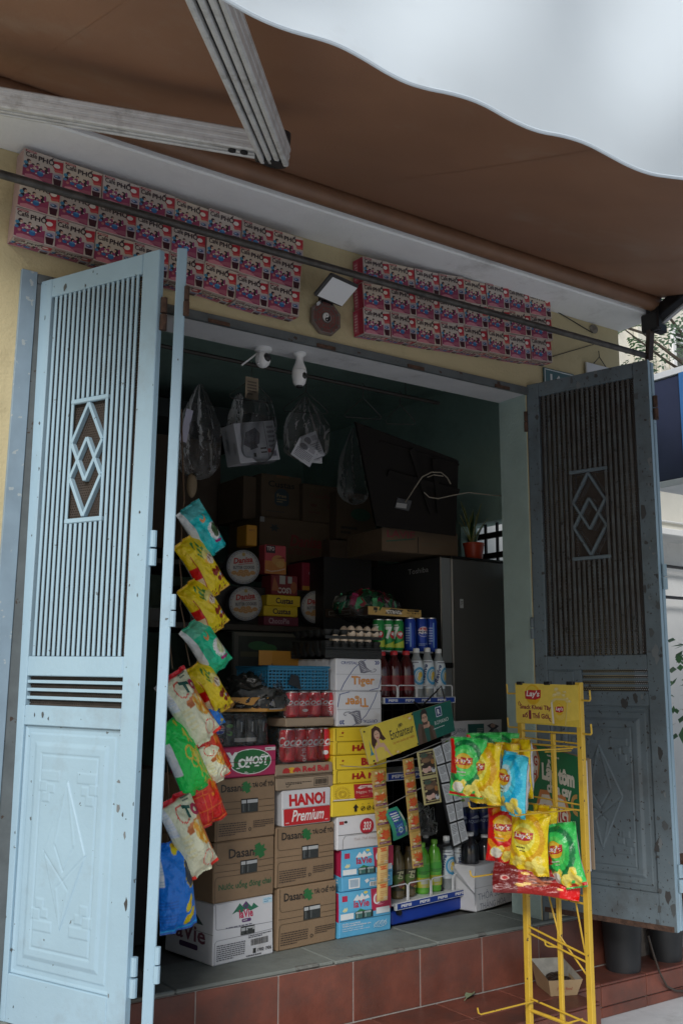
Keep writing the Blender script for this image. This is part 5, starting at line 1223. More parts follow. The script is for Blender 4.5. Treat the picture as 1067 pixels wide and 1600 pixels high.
sachet_strip('sachet_strip', 'shorter strip of red flowered gold sachets between the rack and the coffee sachets', (637, 1185), (653, 1356), 17, 6, (m_gold, flower))
m_paste = pm('green_sachet_foil', (.03, .26, .16), rough=.3)
def paste(i):
    p = Print(); p.r(.02, .02, .98, .98, (.03, .25, .15)); p.rr(.18, .10, .80, .92, (.02, .05, .25), .08); p.small(.24, .60, .72, .88, 4, (.65, .68, .70)); p.p([(.3, .45), (.7, .5), (.6, .2), (.4, .15)], (.10, .25, .5)); p.ring(.5, .3, .14, .1, .03, (.6, .65, .7), 14); p.e(.92, .7, .05, .16, (.5, .45, .4)); p.e(.9, .25, .05, .12, (.5, .45, .4)); return p
t = thing('toothpaste_sachet', 'green and dark blue toothpaste sachet curled over a string', 'sachet')
a = [hp(615, 1314), hp(637, 1304), hp(620, 1260, .0), hp(598, 1267, .0)]
def psurf(x, y):
    q_ = a[0]*(1-x)*(1-y)+a[1]*x*(1-y)+a[2]*x*y+a[3]*(1-x)*y; return q_+HP.n*(.018*sin(pi*y)**1.0+.004*sin(pi*x))
b = MB(); b.grid(10, 16, psurf, m_paste); b.grid(10, 16, lambda x, y: psurf(x, y)-HP.n*.004, m_paste, flip=True); b.build('foil', t); paste(0).build('printed_front', lambda x, y: (psurf(x, y), HP.n), t, maxlen=.2)
# coffee photo sachets
m_yfo = pm('pale_yellow_foil', (.50, .45, .20), rough=.35)
def cof(i):
    p = Print(); p.r(0, 0, 1, 1, (.48, .43, .20)); p.r(.10, .06, .90, .94, (.05, .03, .02)); p.e(.5, .72, .34, .16, (.13, .08, .05)); p.e(.42, .62, .25, .08, (.22, .13, .07)); p.e(.35, .82, .2, .08, (.05, .10, .07)); p.e(.78, .55, .10, .10, (.35, .16, .05)); p.e(.34, .30, .17, .14, (.62, .42, .34)); p.e(.34, .42, .2, .08, (.03, .02, .02)); p.e(.56, .30, .1, .1, (.60, .38, .32)); p.e(.78, .24, .13, .1, (.55, .56, .58)); p.e(.8, .3, .06, .05, (.05, .05, .06)); p.small(.6, .88, .95, .95, 1, (.08, .06, .03)); return p
sachet_strip('sachet_strip', 'two dark coffee sachets with pale yellow borders under the green placard', (664, 1172), (676, 1256), 27, 2, (m_yfo, cof), .003)
m_silv = pm('silver_foil', (.40, .42, .43), rough=.32, metal=.35, var=.12, scale=80)
t = thing('sachet_strip', 'double strip of silver shampoo sachets with black seams', 'sachet strip')
rows = [((676, 1170), (702, 1158)), ((683, 1198), (709, 1190)), ((690, 1226), (716, 1221)), ((697, 1258), (721, 1252)), ((703, 1288), (724, 1281)), ((709, 1325), (731, 1314))]
def silv(k):
    p = Print(); p.r(0, 0, 1, 1, (.56, .59, .61)); p.small(.12, .5, .88, .93, 6, (.12, .13, .15), k); p.small(.12, .08, .88, .45, 7, (.22, .23, .25), k+5); return p
for i in range(5):
    for j in range(2):
        A = lambda f, k: Vector((rows[k][0][0]+(rows[k][1][0]-rows[k][0][0])*f, rows[k][0][1]+(rows[k][1][1]-rows[k][0][1])*f))
        f0, f1 = (.0, .455) if j == 0 else (.545, 1.0); top_ = [A(f0, i), A(f1, i)]; bot_ = [A(f0, i+1), A(f1, i+1)]; sh = Vector((0, 3.2))
        cs = [HP.pt(*(bot_[0]-sh)), HP.pt(*(bot_[1]-sh)), HP.pt(*top_[1]), HP.pt(*top_[0])]; o = slab('sachet', cs, .003, m_silv, t); silv(i*2+j).build('printed_front', bil(*cs), o)
cs = [HP.pt(*p_) for p_ in ((708.5, 1326), (732, 1315), (703, 1157.5), (675, 1169.5))]; slab('backing_film', [v-HP.n*.0035 for v in cs], .0015, m_black, t)
m_pkf = pm('pale_pink_foil', (.45, .40, .40), rough=.35)
def pinkf(i):
    p = Print(); p.r(0, 0, 1, 1, (.45, .43, .42)); rnd = random.Random(i)
    for k in range(12): p.e(rnd.uniform(.1, .9), rnd.uniform(.1, .9), .13, .07, ((.50, .10, .22), (.15, .24, .06), (.52, .40, .30), (.40, .42, .44))[k % 4], rot=rnd.uniform(0, 3))
    p.e(.5, .15, .3, .1, (.5, .5, .5)); return p
P2 = Plane(HP.w(0, 0, .035), HP.ang)
sachet_strip('sachet_strip', 'pink flowered pale sachets hanging just behind the silver strip', (702, 1152), (722, 1262), 26, 3, (m_pkf, pinkf), .003, pl=P2)
heap('clear_bag', 'clear plastic bag bundle above the lime green bottles', 'plastic bag', PK.w(PK.uv(672, 1290)[0], PK.uv(672, 1305)[1], .05), .065, .05, .12, m_bag, 12.7)

# ================================================================== WATER CARTONS RIGHT OF THE RACK
PA = Plane(at(747, 1425, 2, S), R(14))
def waterfront():
    p = Print(); g = (.20, .22, .28); p.t('AQUAFINA', .30, .70, .98, .84, g, .0); p.small(.34, .64, .9, .67, 1, g); p.t('THỎA SỨC', .05, .24, .58, .44, g, .0); p.t('THĂNG HOA', .08, .03, .64, .21, g, .0); p.l([(0, .52), (1, .5)], .008, (.3, .3, .32)); return p
u0, u1 = PA.uv(742, 1390)[0], PA.uv(814, 1390)[0]; zt = PA.uv(742, 1354)[1]
z, wc = ctn(PA, 742, 814, 1354, S, .30, m_wcard, 'water_carton', 'torn open white water carton with thin grey capitals behind the yellow rack', front=waterfront(), group=None, ym=1390)
w = u1-u0; b = MB(); h_ = z-S
b.add([(0, -.001, h_), (-.035, -.02, h_-.10), (-.004, 0, h_-.16), (-.002, .16, h_), (-.02, .16, h_+.05)], [(0, 1, 2), (0, 2, 3), (0, 3, 4, 1)], m_wcard); b.add([(-.0, .001, h_), (-.035, -.019, h_-.10), (-.02, .161, h_+.05), (-.002, .161, h_)], [(0, 1, 2, 3)], m_wcard); b.build('torn_flap', wc)
m_dbot = pm('dark_water_bottle', (.02, .022, .028), rough=.12, coat=.4)
gW = 'water bottles behind the yellow rack'
for i, (px, yt) in enumerate(((733, 1300), (757, 1304), (782, 1300), (803, 1303))):
    pl = Plane(PA.w(0, 0, .07), PA.ang); u, zz = pl.uv(px, yt); bottle(['dark large bottle nearest the silver sachets', 'dark large bottle standing in the torn white carton', 'dark large bottle behind the red snack bag', 'dark large bottle behind the yellow snack bag'][i], pl.w(u, z-.03 if i else z-.05), zz-z+.03 if i else zz-z+.05, .040, m_dbot, m_capw, None, None, gW, shape=2)
zWp = Plane(PA.w(0, 0, .17), PA.ang).uv(740, 1303)[1]
q = MB(); q.box((-.12, .10, zWp-S-.012), (.30, .34, zWp-S-.002), m_steel); tag(q.build('shelf_board', None, TM(PA.w(0, S), PA.ang)), 'dark shelf board carrying the blue labelled water bottles', 'shelf')
q = MB(); 
for u in (-.11, .28):
    for y in (.11, .32): q.box((u, y, 0), (u+.012, y+.012, zWp-S-.012), m_steel)
o = q.build('leg', bpy.data.objects['shelf_board']); o['kind'] = 'stuff'
for i in range(5):
    px = (717, 736, 754, 770, 787)[i]; pl = Plane(PA.w(0, 0, .15), PA.ang); u, zz = pl.uv(px, 1243+i*.5)
    pr = Print(); pr.t('AQUAFINA', .1, .4, .9, .62, (.30, .36, .5), .02, rot=R(0)); pr.p([(.2, .7), (.5, .9), (.8, .7)], (.3, .35, .45))
    bottle(['navy labelled water bottle nearest the pink sachets', 'navy labelled water bottle, second in the row behind the rack', 'navy labelled water bottle, middle of the row behind the rack', 'navy labelled water bottle, fourth in the row behind the rack', 'navy labelled water bottle, last in the row behind the rack'][i], pl.w(u, zWp), zz-zWp, .031, pm('blue_water_bottle', (.05, .07, .12), rough=.12, coat=.4), m_capw, m_navy, pr, gW, shape=1, l0=.15, l1=.58)
# the advertising card behind
PQ = Plane(PA.w(0, 0, .24), R(4))
cs = [PQ.pt(x, y) for x, y in ((706, 1160), (783, 1160), (783, 1124), (704, 1127))]
t = thing('advert_card', 'white water advert card with a small dark square, below the fridge', 'card')
slab('card', cs, .006, m_wcard, t); p = Print(); p.t('AQUAFINA', -.02, .42, .28, .66, (.12, .15, .22), .0); p.r(.32, .22, .64, .84, (.03, .12, .11)); p.small(.50, .4, .62, .65, 3, (.4, .45, .42)); p.p([(.70, .75), (.80, .85), (.95, .72), (.86, .55), (.94, .3), (.80, .2), (.72, .45), (.78, .6)], (.06, .06, .08)); p.e(.88, .45, .06, .15, (.25, .28, .32)); p.e(.82, .74, .05, .09, (.45, .3, .25)); p.t('THỎA', -.05, .08, .2, .3, (.15, .2, .3), .0)
p.build('printed_front', bil(*cs), t)
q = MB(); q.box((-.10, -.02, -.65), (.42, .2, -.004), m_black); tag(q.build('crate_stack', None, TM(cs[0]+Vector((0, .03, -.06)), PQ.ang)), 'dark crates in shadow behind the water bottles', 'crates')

# ================================================================== SNACK BAGS
m_foil = vcol()
def bag_fn(Wd, H, T, seed):
    def f(u, v, side=1):
        s_ = abs(v); env = max(0.0, 1-(s_/.91)**2.5)**.60*max(0.0, 1-abs(u)**2.3)**.62
        x = u*Wd/2*(1-.12*(1-v*v)+.02*sin(3*v+seed)-.05*max(0, s_-.8)); z = v*H/2*(1-.03*u*u*(s_>.5))
        wr = (.009*s_**4*sin(7.0*u+seed*1.7+2*v)+.0035*sin(13*u+6*v+seed)*s_**3)*(1-.55*abs(u)**4)*(Wd/.14)
        nz = .010*mnoise.noise(Vector((u*1.5+seed, v*2.0, side*3)))*min(1, env*1.5)
        wr2 = .007*abs(mnoise.noise(Vector((u*2.6+seed*3, v*3.4+1, side*2.0))))*min(1, env*1.3)
        y = -side*(T/2*env+nz-wr2+.0007)+wr*(.35+.65*s_)
        return Vector((x, y, z))
    def nrm(u, v):
        e = .02; a = f(u+e, v)-f(u-e, v); c = f(u, v+e)-f(u, v-e); return a.cross(c).normalized()
    return f, nrm
def sat(q, g):
    l = (q[0]+q[1]+q[2])/3; return tuple(min(.86, max(.004, (l+(c-l)*1.22)*g)) for c in q)
def snack(name, label, P, Wd, H, T, seed, front, back=(.55, .56, .58), rz=0.0, ry=0.0, rx=0.0, text=None, group=None, nu=44, nv=60, gain=1.45):
    f, nrm = bag_fn(Wd, H, T, seed); vs = []; fs = []; cl = []
    for side in (1, -1):
        o = len(vs)
        for j in range(nv+1):
            v = -1+2*j/nv
            for i in range(nu+1):
                u = -1+2*i/nu; p = f(u, v, side)
                if j in (0, nv): p.z += .0022*((i % 2)-.5)
                vs.append(tuple(p)); cl.append(front(u, v) if side == 1 else (back(u, v) if callable(back) else back))
        for j in range(nv):
            for i in range(nu):
                q = [o+j*(nu+1)+i, o+j*(nu+1)+i+1, o+(j+1)*(nu+1)+i+1, o+(j+1)*(nu+1)+i]; fs.append(q if side == 1 else q[::-1])
    me = bpy.data.meshes.new(name); me.from_pydata(vs, [], fs); me.materials.append(m_foil); me.polygons.foreach_set('use_smooth', [True]*len(fs))
    at_ = me.color_attributes.new('Col', 'FLOAT_COLOR', 'POINT'); at_.data.foreach_set('color', [c for q in cl for c in (*sat(q, gain), 1.0)]); me.update()
    o = bpy.data.objects.new(name, me); COL.objects.link(o); o.matrix_world = TM(P, rz, rx, ry); tag(o, label, 'snack bag', group)
    if text: text.build('printed_front', lambda x, y: (f(x, y), nrm(max(-.97, min(.97, x)), max(-.97, min(.97, y)))), o, base=.0024, maxlen=.10)
    return o
def inell(u, v, cx, cy, rx, ry, rot=0.0):
    x, y = u-cx, v-cy; c, s_ = cos(rot), sin(rot); X, Y = x*c+y*s_, -x*s_+y*c; return (X/rx)**2+(Y/ry)**2
def wrapn(u, v, k, s): return mnoise.noise(Vector((u*k+s, v*k, s)))
def d_teal(b0, b1, lf):
    def f(u, v):
        c = b0
        if v > .55: c = tuple(.75*x+.10 for x in b0)
        if u < -.70 and v > -.5: return (.58, .62, .62) if (int((v+1)*34) % 2 == 0 and u < -.76) else (.62, .66, .66)
        if u < -.2 and v < .1 and (int((v+1)*60) % 2 == 0) and u > -.62 and v > -.35: c = tuple(.75*x for x in b0)
        if inell(u, v, .10, .40, .22, .13, .4) < 1 and inell(u, v, .12, .46, .15, .09, .4) > 1: c = (.55, .22, .10)
        e = inell(u, v, .48, -.22, .52, .34)
        if e < 1: c = (.60, .64, .62)
        if e < .86: c = b1
        if e < .80: c = (.62, .65, .60)
        if inell(u, v, .55, -.20, .34, .24, .5) < 1: c = lf if wrapn(u, v, 6, 2) < .1 else tuple(1.6*x for x in lf)
        if .1 < u < .8 and abs(v+.55+.15*u) < .055: c = (.25, .02, .12)
        if v < -.68: c = b1
        if abs(v) > .95: c = tuple(.6*x for x in b0)
        return c
    return f
def d_yellow(u, v):
    c = (.70, .44, .035)
    if u < -.62: c = (.45, .03, .03) if -.25 < v < .12 else ((.55, .42, .28) if v < -.25 else (.66, .40, .04))
    if -.66 < u < -.60 and v < .5: c = (.28, .02, .02)
    if inell(u, v, .10, .50, .26, .34, .5) < 1 and wrapn(u, v, 7, 5) > -.02: c = (.05, .17, .04)
    if inell(u, v, .40, .22, .40, .26) < 1: c = (.68, .52, .22) if wrapn(u, v, 4, 1) > 0 else (.60, .34, .08)
    if inell(u, v, .52, .12, .3, .16) < 1: c = (.56, .50, .42) if wrapn(u, v, 8, 3) > -.1 else (.18, .10, .06)
    for x, y, r in ((.32, -.32, .20), (.66, -.28, .16), (.46, -.56, .15), (.82, -.56, .16)):
        if inell(u, v, x, y, r, r*.62) < 1: c = (.17, .022, .014)
    if inell(u, v, .66, -.46, .10, .06) < 1: c = (.30, .30, .42)
    if v < -.74: c = (.70, .46, .05) if wrapn(u, v, 9, 4) < .15 else (.16, .03, .02)
    if abs(v) > .955: c = (.45, .28, .03)
    return c
def d_cream(u, v):
    c = (.74, .68, .46)
    if v > .87: c = (.42, .03, .04)
    if u < -.72 and v > .15: return (.64, .66, .72) if int((v+1)*40) % 3 else (.50, .54, .64)
    if -.7 < u < -.25 and -.45 < v < .12 and int((v+1)*44) % 2 == 0: c = (.62, .55, .36)
    e = inell(u, v, -.05, .58, .36, .22)
    if .72 < e < 1.0 and not (u > .1 and v > .5): c = (.50, .05, .04)
    if -.42+.5*(v-.22) < u < .95 and .08 < v < .30+.12*u and u > -.30+.9*abs(v-.18): c = (.33, .105, .04) if v < .22 else (.46, .18, .08)
    e = inell(u, v, .55, -.02, .48, .30, -.4)
    if e < 1: c = (.62, .27, .07) if (sin(22*u+9*v)+sin(22*v-7*u)) > -.2 else (.72, .42, .16)
    if e < 1 and wrapn(u, v, 5, 9) > .25: c = (.66, .5, .32)
    if inell(u, v, .92, -.15, .2, .5) < 1: c = (.45, .16, .07)
    e = inell(u, v, .38, -.66, .36, .20)
    if e < 1: c = (.50, .05, .04) if e > .80 else (.70, .68, .48)
    if inell(u, v, .38, -.68, .20, .10) < 1: c = (.60, .62, .42)
    if v < -.90: c = (.55, .05, .04) if abs(u) > .5 else (.72, .66, .46)
    return c
def d_green(u, v):
    c = (.035, .42, .085)
    if u < -.72 and -.35 < v < .55: return (.60, .63, .66)
    for x, y, r in ((.12, .12, .32), (.42, -.04, .28), (.22, -.16, .26)):
        e = inell(u, v, x, y, r, r*.62)
        if .55 < e < 1: c = (.50, .36, .08)
    if u > .2 and wrapn(u, v, 6, 3) > .18: c = (.42, .40, .08)
    if inell(u, v, .55, -.25, .32, .30) < 1 and wrapn(u, v, 8, 1) > 0: c = (.42, .40, .12)
    if u > .55 and v < -.1: c = (.20, .40, .10) if wrapn(u, v, 7, 8) > 0 else c
    if abs(v) > .95: c = (.02, .26, .05)
    return c
def d_red(u, v):
    c = (.40, .022, .02)
    if (int((u+2)*9) % 3 == 0 and abs((u+2)*9-int((u+2)*9)-.5) < .12) or (abs((v+2)*7-int((v+2)*7)-.5) < .06): c = (.50, .12, .05)
    if inell(u, v, .35, .1, .40, .30) < 1: c = (.50, .16, .03) if wrapn(u, v, 5, 1) > 0 else (.40, .05, .03)
    if inell(u, v, .2, .55, .4, .2) < 1: c = (.45, .30, .2) if wrapn(u, v, 6, 4) > .05 else c
    if abs(v) > .94: c = (.30, .01, .01)
    return c
def d_blue(u, v):
    c = (.02, .17, .52)
    if u < -.74 and v > .1: return (.62, .66, .70) if int((v+1)*40) % 3 else (.4, .45, .5)
    if u < -.2 and v < -.1 and int((v+1)*50) % 3 == 0: c = (.012, .12, .40)
    e = inell(u, v, .66, .30, .34, .38, .15)
    if e < 1: c = (.50, .40, .06)
    if e < .86: c = (.02, .03, .05)
    for x, y, r in ((.40, -.45, .20), (.62, -.62, .18), (.36, -.76, .2), (.05, .86, .22), (.55, -.3, .12)):
        if inell(u, v, x, y, r, r*.55, .4) < 1: c = (.66, .46, .06) if wrapn(u, v, 5, 2) > -.2 else (.6, .36, .04)
    if v < -.90: c = (.03, .30, .55)
    if abs(v) > .965: c = (.012, .10, .34)
    return c
# two strings of bags by the pale leaf; tilted because each hangs from one corner
LP1 = Plane(at(300, 1000, 1, .0)); LP2 = Plane(at(290, 1200, 1, -.11))
gs = 'snack bags hung on strings beside the pale door'
def hang(label, pl, c, L, Wd, T, seed, d, tilt, yaw=4, text=None, back=(.50, .50, .50), pitch=0):
    P = pl.pt(*c); k = (P-CAM).dot(fwd)/FPX; return snack('snack_bag', label, P, Wd, L*k, T*1.35, seed, d, back, R(yaw), R(tilt), R(pitch), text, gs)
hang('turquoise snack bag, topmost on the string beside the pale door', LP1, (315, 828), 88, .115, .062, 1.2, d_teal((.03, .40, .42), (.02, .36, .40), (.03, .06, .025)), -38)
hang('yellow snack bag with a green bush, right below the turquoise bag', LP1, (315, 885), 104, .118, .062, 4.1, d_yellow, -36)
hang('yellow snack bag between another yellow bag and the sea green bag', LP1, (318, 948), 92, .118, .062, 6.6, d_yellow, -38)
hang('sea green snack bag with potato rings, under two yellow bags', LP1, (322, 1010), 92, .118, .062, 2.9, d_teal((.03, .38, .22), (.02, .36, .18), (.40, .46, .26)), -39)
hang('yellow snack bag squeezed behind the upper cream bag', LP1, (326, 1076), 92, .112, .060, 9.4, d_yellow, -35)
hang('small bright blue bag tip under the lowest yellow bag', LP1, (333, 1118), 40, .07, .04, 3.3, d_blue, -25)
hang('dark red snack bag peeping out between cream and green bags', Plane(LP2.P+Vector((0, .05, 0))), (322, 1165), 110, .115, .05, 8.1, d_red, -29)
hang('lower red snack bag with an orange grid behind the green bag', Plane(LP2.P+Vector((0, .04, 0))), (316, 1235), 112, .125, .05, 5.1, d_red, -21)
def to_text():
    p = Print(); p.t('T', .02, .42, .44, .72, (.012, .10, .075), .06, rot=R(-12)); p.t('O', .44, .38, .86, .68, (.42, .03, .08), .07, rot=R(-12)); p.small(.3, .78, .8, .9, 2, (.15, .2, .15)); return p
hang('second cream snack bag in shadow behind the green bag', Plane(LP2.P+Vector((0, .035, 0))), (330, 1190), 70, .10, .05, 7.1, d_cream, -29)
hang('bright green snack bag with pretzel rings between two cream bags', LP2, (287, 1182), 124, .118, .064, 2.2, d_green, -28)
hang('upper cream snack bag with a dark green letter and a waffle', LP2, (294, 1107), 124, .128, .068, 3.7, d_cream, -35, text=to_text())
hang('lower cream snack bag with a dark green letter, above the blue bag', LP2, (294, 1304), 134, .128, .068, 6.2, d_cream, -27, text=to_text())
hang('bright blue snack bag, lowest on the string beside the pale door', Plane(LP2.P+Vector((0, .01, 0))), (273, 1384), 138, .135, .066, 1.9, d_blue, -9)
m_twine = pm('brown_twine', (.16, .10, .06), rough=.9)
cord('hanging_string', 'brown cord from the rod down to the turquoise snack bag', [at(284, 640, 1, .30), at(285, 700, 1, .15), at(288, 785, 1, .0)], .003, m_twine)
cord('hanging_string', 'cord tying the upper turquoise and yellow bags together', [at(288, 785, 1, .0), at(284, 812, 1, .02), at(284, 842, 1, -.01), at(281, 880, 1, .02), at(284, 912, 1, -.01), at(282, 945, 1, .02), at(288, 974, 1, -.01), at(291, 1010, 1, .02), at(297, 1040, 1, -.01)], .0022, m_twine)
cord('hanging_string', 'thin cord behind the bags down to the upper cream bag', [at(263, 940, 1, -.04), at(264, 990, 1, -.08), at(270, 1045, 1, -.10)], .0018, m_twine)
cord('hanging_string', 'thin cord running down past the green bag to the blue bag', [at(262, 1050, 1, -.07), at(259, 1130, 1, -.07), at(264, 1240, 1, -.09), at(262, 1318, 1, -.09)], .0018, m_twine)

# ================================================================== YELLOW SNACK RACK (its face looks along the shop front)
m_yr = pm('yellow_rack_paint', (.62, .40, .04), rough=.42, var=.10, chips=((.10, .06, .03), .03, 60), dirt=((.30, .18, .04), .10, 12))
m_ysign = pm('yellow_sign_board', (.70, .52, .08), rough=.35)
RXX = 2.60; RY0, RY1, RYM = -.42, -.70, -.565
G0 = .082
rkY = thing('snack_rack', 'yellow wire rack with a printed header board, hung with potato crisp bags', 'snack rack', (RXX, RYM, G0))
inR = Matrix.Translation((-RXX, -RYM, -G0))
def rp(nm, fn):
    q = MB(); fn(q); return q.build(nm, rkY, inR)
for y in (RY0, RY1): rp('post', lambda q: q.box((RXX-.009, y-.011, G0), (RXX+.009, y+.011, 1.375), m_yr, .0015))
rp('post', lambda q: q.box((RXX+.002, RYM-.008, G0+.02), (RXX+.014, RYM+.008, 1.20), m_yr, .0015))
for za, zc in ((1446, 1498), (1456, 1509), (1560, 1606)):
    rp('cross_wire', lambda q: q.tube([(RXX-.003, RY0, at(820, za, 1, RY0).z), (RXX-.003, RY1, at(905, zc, 1, RY1).z)], .0035, m_yr, 6))
for z in (1.335, 1.205, 1.16, .955, .66, .27):
    rp('cross_wire', lambda q: q.tube([(RXX-.003, RY0, z), (RXX-.003, RY1, z)], .0035 if z not in (.345, .27) else .006, m_yr, 6))
for z in (1.18, .98, .69):   # back brackets
    rp('cross_wire', lambda q: q.tube([(RXX+.010, RY0, z), (RXX+.010, RY1, z-.01)], .003, m_yr, 6))
rp('brace_wire', lambda q: q.tube([(RXX+.0, RY0-.06, .80), (RXX+.004, RYM, .54), (RXX+.004, RY1+.02, .44)], .003, m_yr, 6))
rp('brace_wire', lambda q: q.tube([(RXX+.0, RYM-.05, .82), (RXX+.004, RY1+.02, .50)], .003, m_yr, 6))
def peg(y, z, L, rise=-.0, dy=0.0):
    return rp('peg', lambda q: q.tube([(RXX, y, z), (RXX-L, y+dy, z+rise), (RXX-L-.010, y+dy, z+rise+.006), (RXX-L-.014, y+dy, z+rise+.022)], .0028, m_yr, 7))
PEG = [(RY0-.03, 1.150), (RY1+.04, 1.155), (RY0-.03, .955), (RY1+.04, .955), (RY0-.03, .700), (RY1+.05, .665)]
for y, z in PEG[:4]: peg(y, z, .27)
peg(RY0-.03, .735, .27); peg(RYM, .50, .05, .01); peg(RY0-.02, .300, .24); peg(RY1+.04, .30, .20)
rp('foot', lambda q: q.box((RXX-.30, RY0-.010, G0), (RXX+.10, RY0+.010, G0+.018), m_yr, .002)); rp('foot', lambda q: q.box((RXX-.30, RY1-.010, G0), (RXX+.10, RY1+.010, G0+.018), m_yr, .002))
for y, s_, z in ((RY0, 1, 1.335), (RY0, 1, 1.215), (RY1, -1, 1.315), (RY1, -1, 1.205)):
    rp('side_hook', lambda q: q.tube([(RXX, y, z), (RXX-.01, y+s_*.052, z), (RXX-.01, y+s_*.056, z+.004), (RXX-.012, y+s_*.056, z+.034)], .0032, m_yr, 7))
hb = [Vector((RXX-.012, RY0+.012, 1.232)), Vector((RXX-.012, RY1-.006, 1.226)), Vector((RXX-.012, RY1-.006, 1.366)), Vector((RXX-.012, RY0+.012, 1.372))]
o = slab('header_board', hb, .004, m_ysign, rkY); o.matrix_world = o.matrix_world; o.matrix_local = inR
p = Print(); yel, rd, mr = (.74, .55, .09), (.48, .02, .025), (.22, .02, .05)
p.r(.0, .0, 1, 1, yel); p.p([(0, .0), (1, 0), (1, .18), (.6, .05)], (.66, .48, .06))
def lays(p, cx, cy, rx, ry, name="Lay's"):
    p.e(cx, cy, rx, ry, (.68, .42, .02)); p.e(cx-rx*.1, cy+ry*.25, rx*.7, ry*.6, (.70, .52, .06)); p.p([(cx-rx*1.05, cy+ry*.30), (cx-rx*.4, cy+ry*.46), (cx+rx*.3, cy+ry*.44), (cx+rx*1.05, cy+ry*.5), (cx+rx*1.0, cy-ry*.30), (cx+rx*.3, cy-ry*.52), (cx-rx*.4, cy-ry*.5), (cx-rx*1.0, cy-ry*.44)], rd); p.t(name, cx-rx*.86, cy-ry*.36, cx+rx*.86, cy+ry*.40, (.74, .72, .70), .03, .15); return p
lays(p, .29, .73, .125, .25)
p.t('Snack Khoai Tây', .07, .33, .575, .475, mr, .03); p.t('số', .11, .15, .20, .29, mr, .03); p.t('1', .215, .12, .255, .34, mr, .07); p.t('Thế Giới', .275, .145, .54, .305, mr, .03)
for a, c in (((.04, .52), (.055, .44)), ((.06, .55), (.08, .48)), ((.54, .14), (.575, .08)), ((.53, .18), (.57, .15))): p.l([a, c], .02, mr, 2.1)
p.p([(.60, .03), (.585, .60), (.63, .66), (.80, .66), (.84, .58), (.80, .03)], (.62, .52, .22)); p.p([(.625, .03), (.61, .55), (.66, .62), (.80, .62), (.83, .55), (.79, .03)], (.66, .46, .05)); p.p([(.595, .05), (.58, .55), (.60, .58), (.625, .05)], (.72, .68, .60)); p.e(.72, .34, .085, .20, (.68, .50, .10)); lays(p, .71, .40, .06, .15)
for x, y, r in ((.64, .74, .03), (.70, .78, .035), (.78, .74, .025), (.67, .88, .03), (.83, .66, .02), (.86, .60, .025), (.80, .82, .02)): p.e(x, y, r, r*1.7, (.68, .54, .20), rot=x*9); p.e(x+.006, y+.01, r*.6, r*1.0, (.70, .60, .30), rot=x*7)
o = p.build('printed_board', bil(*hb), rkY); o.matrix_local = inR
for y in (RY0-.01, RYM, RY1+.03): rp('clip', lambda q: q.box((RXX-.016, y-.015, 1.366), (RXX-.002, y+.015, 1.378), m_black, .002))

# crisp bags: tall printed pillows with rings, a round emblem and crisps
def crisp(base, ring, band, red=None):
    def f(u, v):
        c = base
        e = inell(u, v, -.10, .12, 1.02, .80); 
        if e < 1: c = ring
        e = inell(u, v, -.10, .16, .80, .60)
        if e < 1: c = base
        e = inell(u, v, -.12, .18, .60, .44)
        if e < 1: c = band
        if red and u < -.55-.25*v and v > -.2: c = (.44, .03, .02)
        if red and v < -.86: c = (.42, .02, .02)
        for x, y, r in ((.55, -.55, .28), (.1, -.74, .28), (.66, -.80, .24), (-.55, -.62, .26), (-.2, -.55, .22)):
            if inell(u, v, x, y, r, r*.62, .5) < 1: c = (.68, .55, .18) if wrapn(u, v, 4, 2) > -.15 else (.66, .48, .10)
        if red and inell(u, v, -.45, -.66, .32, .18) < 1: c = (.56, .55, .48)
        if abs(v) > .95: c = tuple(.7*x for x in base)
        return c
    return f
def lays_print(lines=True, col=(.08, .05, .02)):
    p = Print(); lays(p, -.12, .22, .50, .26)
    if lines: p.small(-.5, -.18, .34, -.10, 1, col); p.small(-.3, -.27, .2, -.22, 1, col)
    return p
yl = crisp((.70, .48, .05), (.52, .30, .03), (.70, .60, .16)); gr = crisp((.06, .40, .10), (.012, .13, .04), (.12, .46, .12), True); bl_ = crisp((.12, .48, .60), (.05, .34, .52), (.40, .60, .66)); rdb = crisp((.45, .03, .02), (.55, .22, .03), (.64, .34, .05), True)
silver = lambda u, v: (.50, .51, .53) if inell(u, v, .1, -.45, .5, .2) > 1 or wrapn(u, v, 5, 3) < 0 else (.62, .42, .08)
gc = 'crisp bags on the yellow rack'
def rbag(label, c, Hpx, Wd, T, seed, d, Y, rz, tilt=0, text=None, pitch=0, name='crisp_bag'):
    P = at(c[0], c[1], 1, Y); k = (P-CAM).dot(fwd)/FPX; return snack(name, label, P, Wd, Hpx*k, T, seed, d, silver, R(rz), R(tilt), R(pitch), text, gc, gain=1.28)
rbag('green crisp bag at the outer end of the upper pegs, with a red edge', (731, 1199), 92, .135, .055, 1.3, gr, RY0-.03, -60, 3, lays_print(col=(.6, .6, .5)))
rbag('second green crisp bag, mostly hidden behind the upper yellow bags', (757, 1190), 88, .125, .045, 5.3, gr, RY0+.0, -55, 0, lays_print())
rbag('third green crisp bag, only its top showing over the yellow bags', (785, 1188), 86, .125, .04, 6.3, gr, RY0+.0, -60, 0, lays_print())
rbag('yellow crisp bag in front of the green ones on the upper pegs', (757, 1208), 94, .150, .070, 2.3, yl, RY0-.07, -84, 2, lays_print())
rbag('yellow crisp bag between the front yellow bag and the turquoise one', (786, 1204), 86, .14, .055, 3.3, yl, RY0-.07, -82, 2, lays_print())
rbag('yellow and silver crisp bag behind the turquoise one', (814, 1200), 90, .145, .065, 4.3, yl, RY0-.09, -104, -2, lays_print())
rbag('turquoise crisp bag hanging lowest on the upper pegs', (803, 1225), 96, .150, .080, 7.7, bl_, RY0-.17, -100, 7, lays_print())
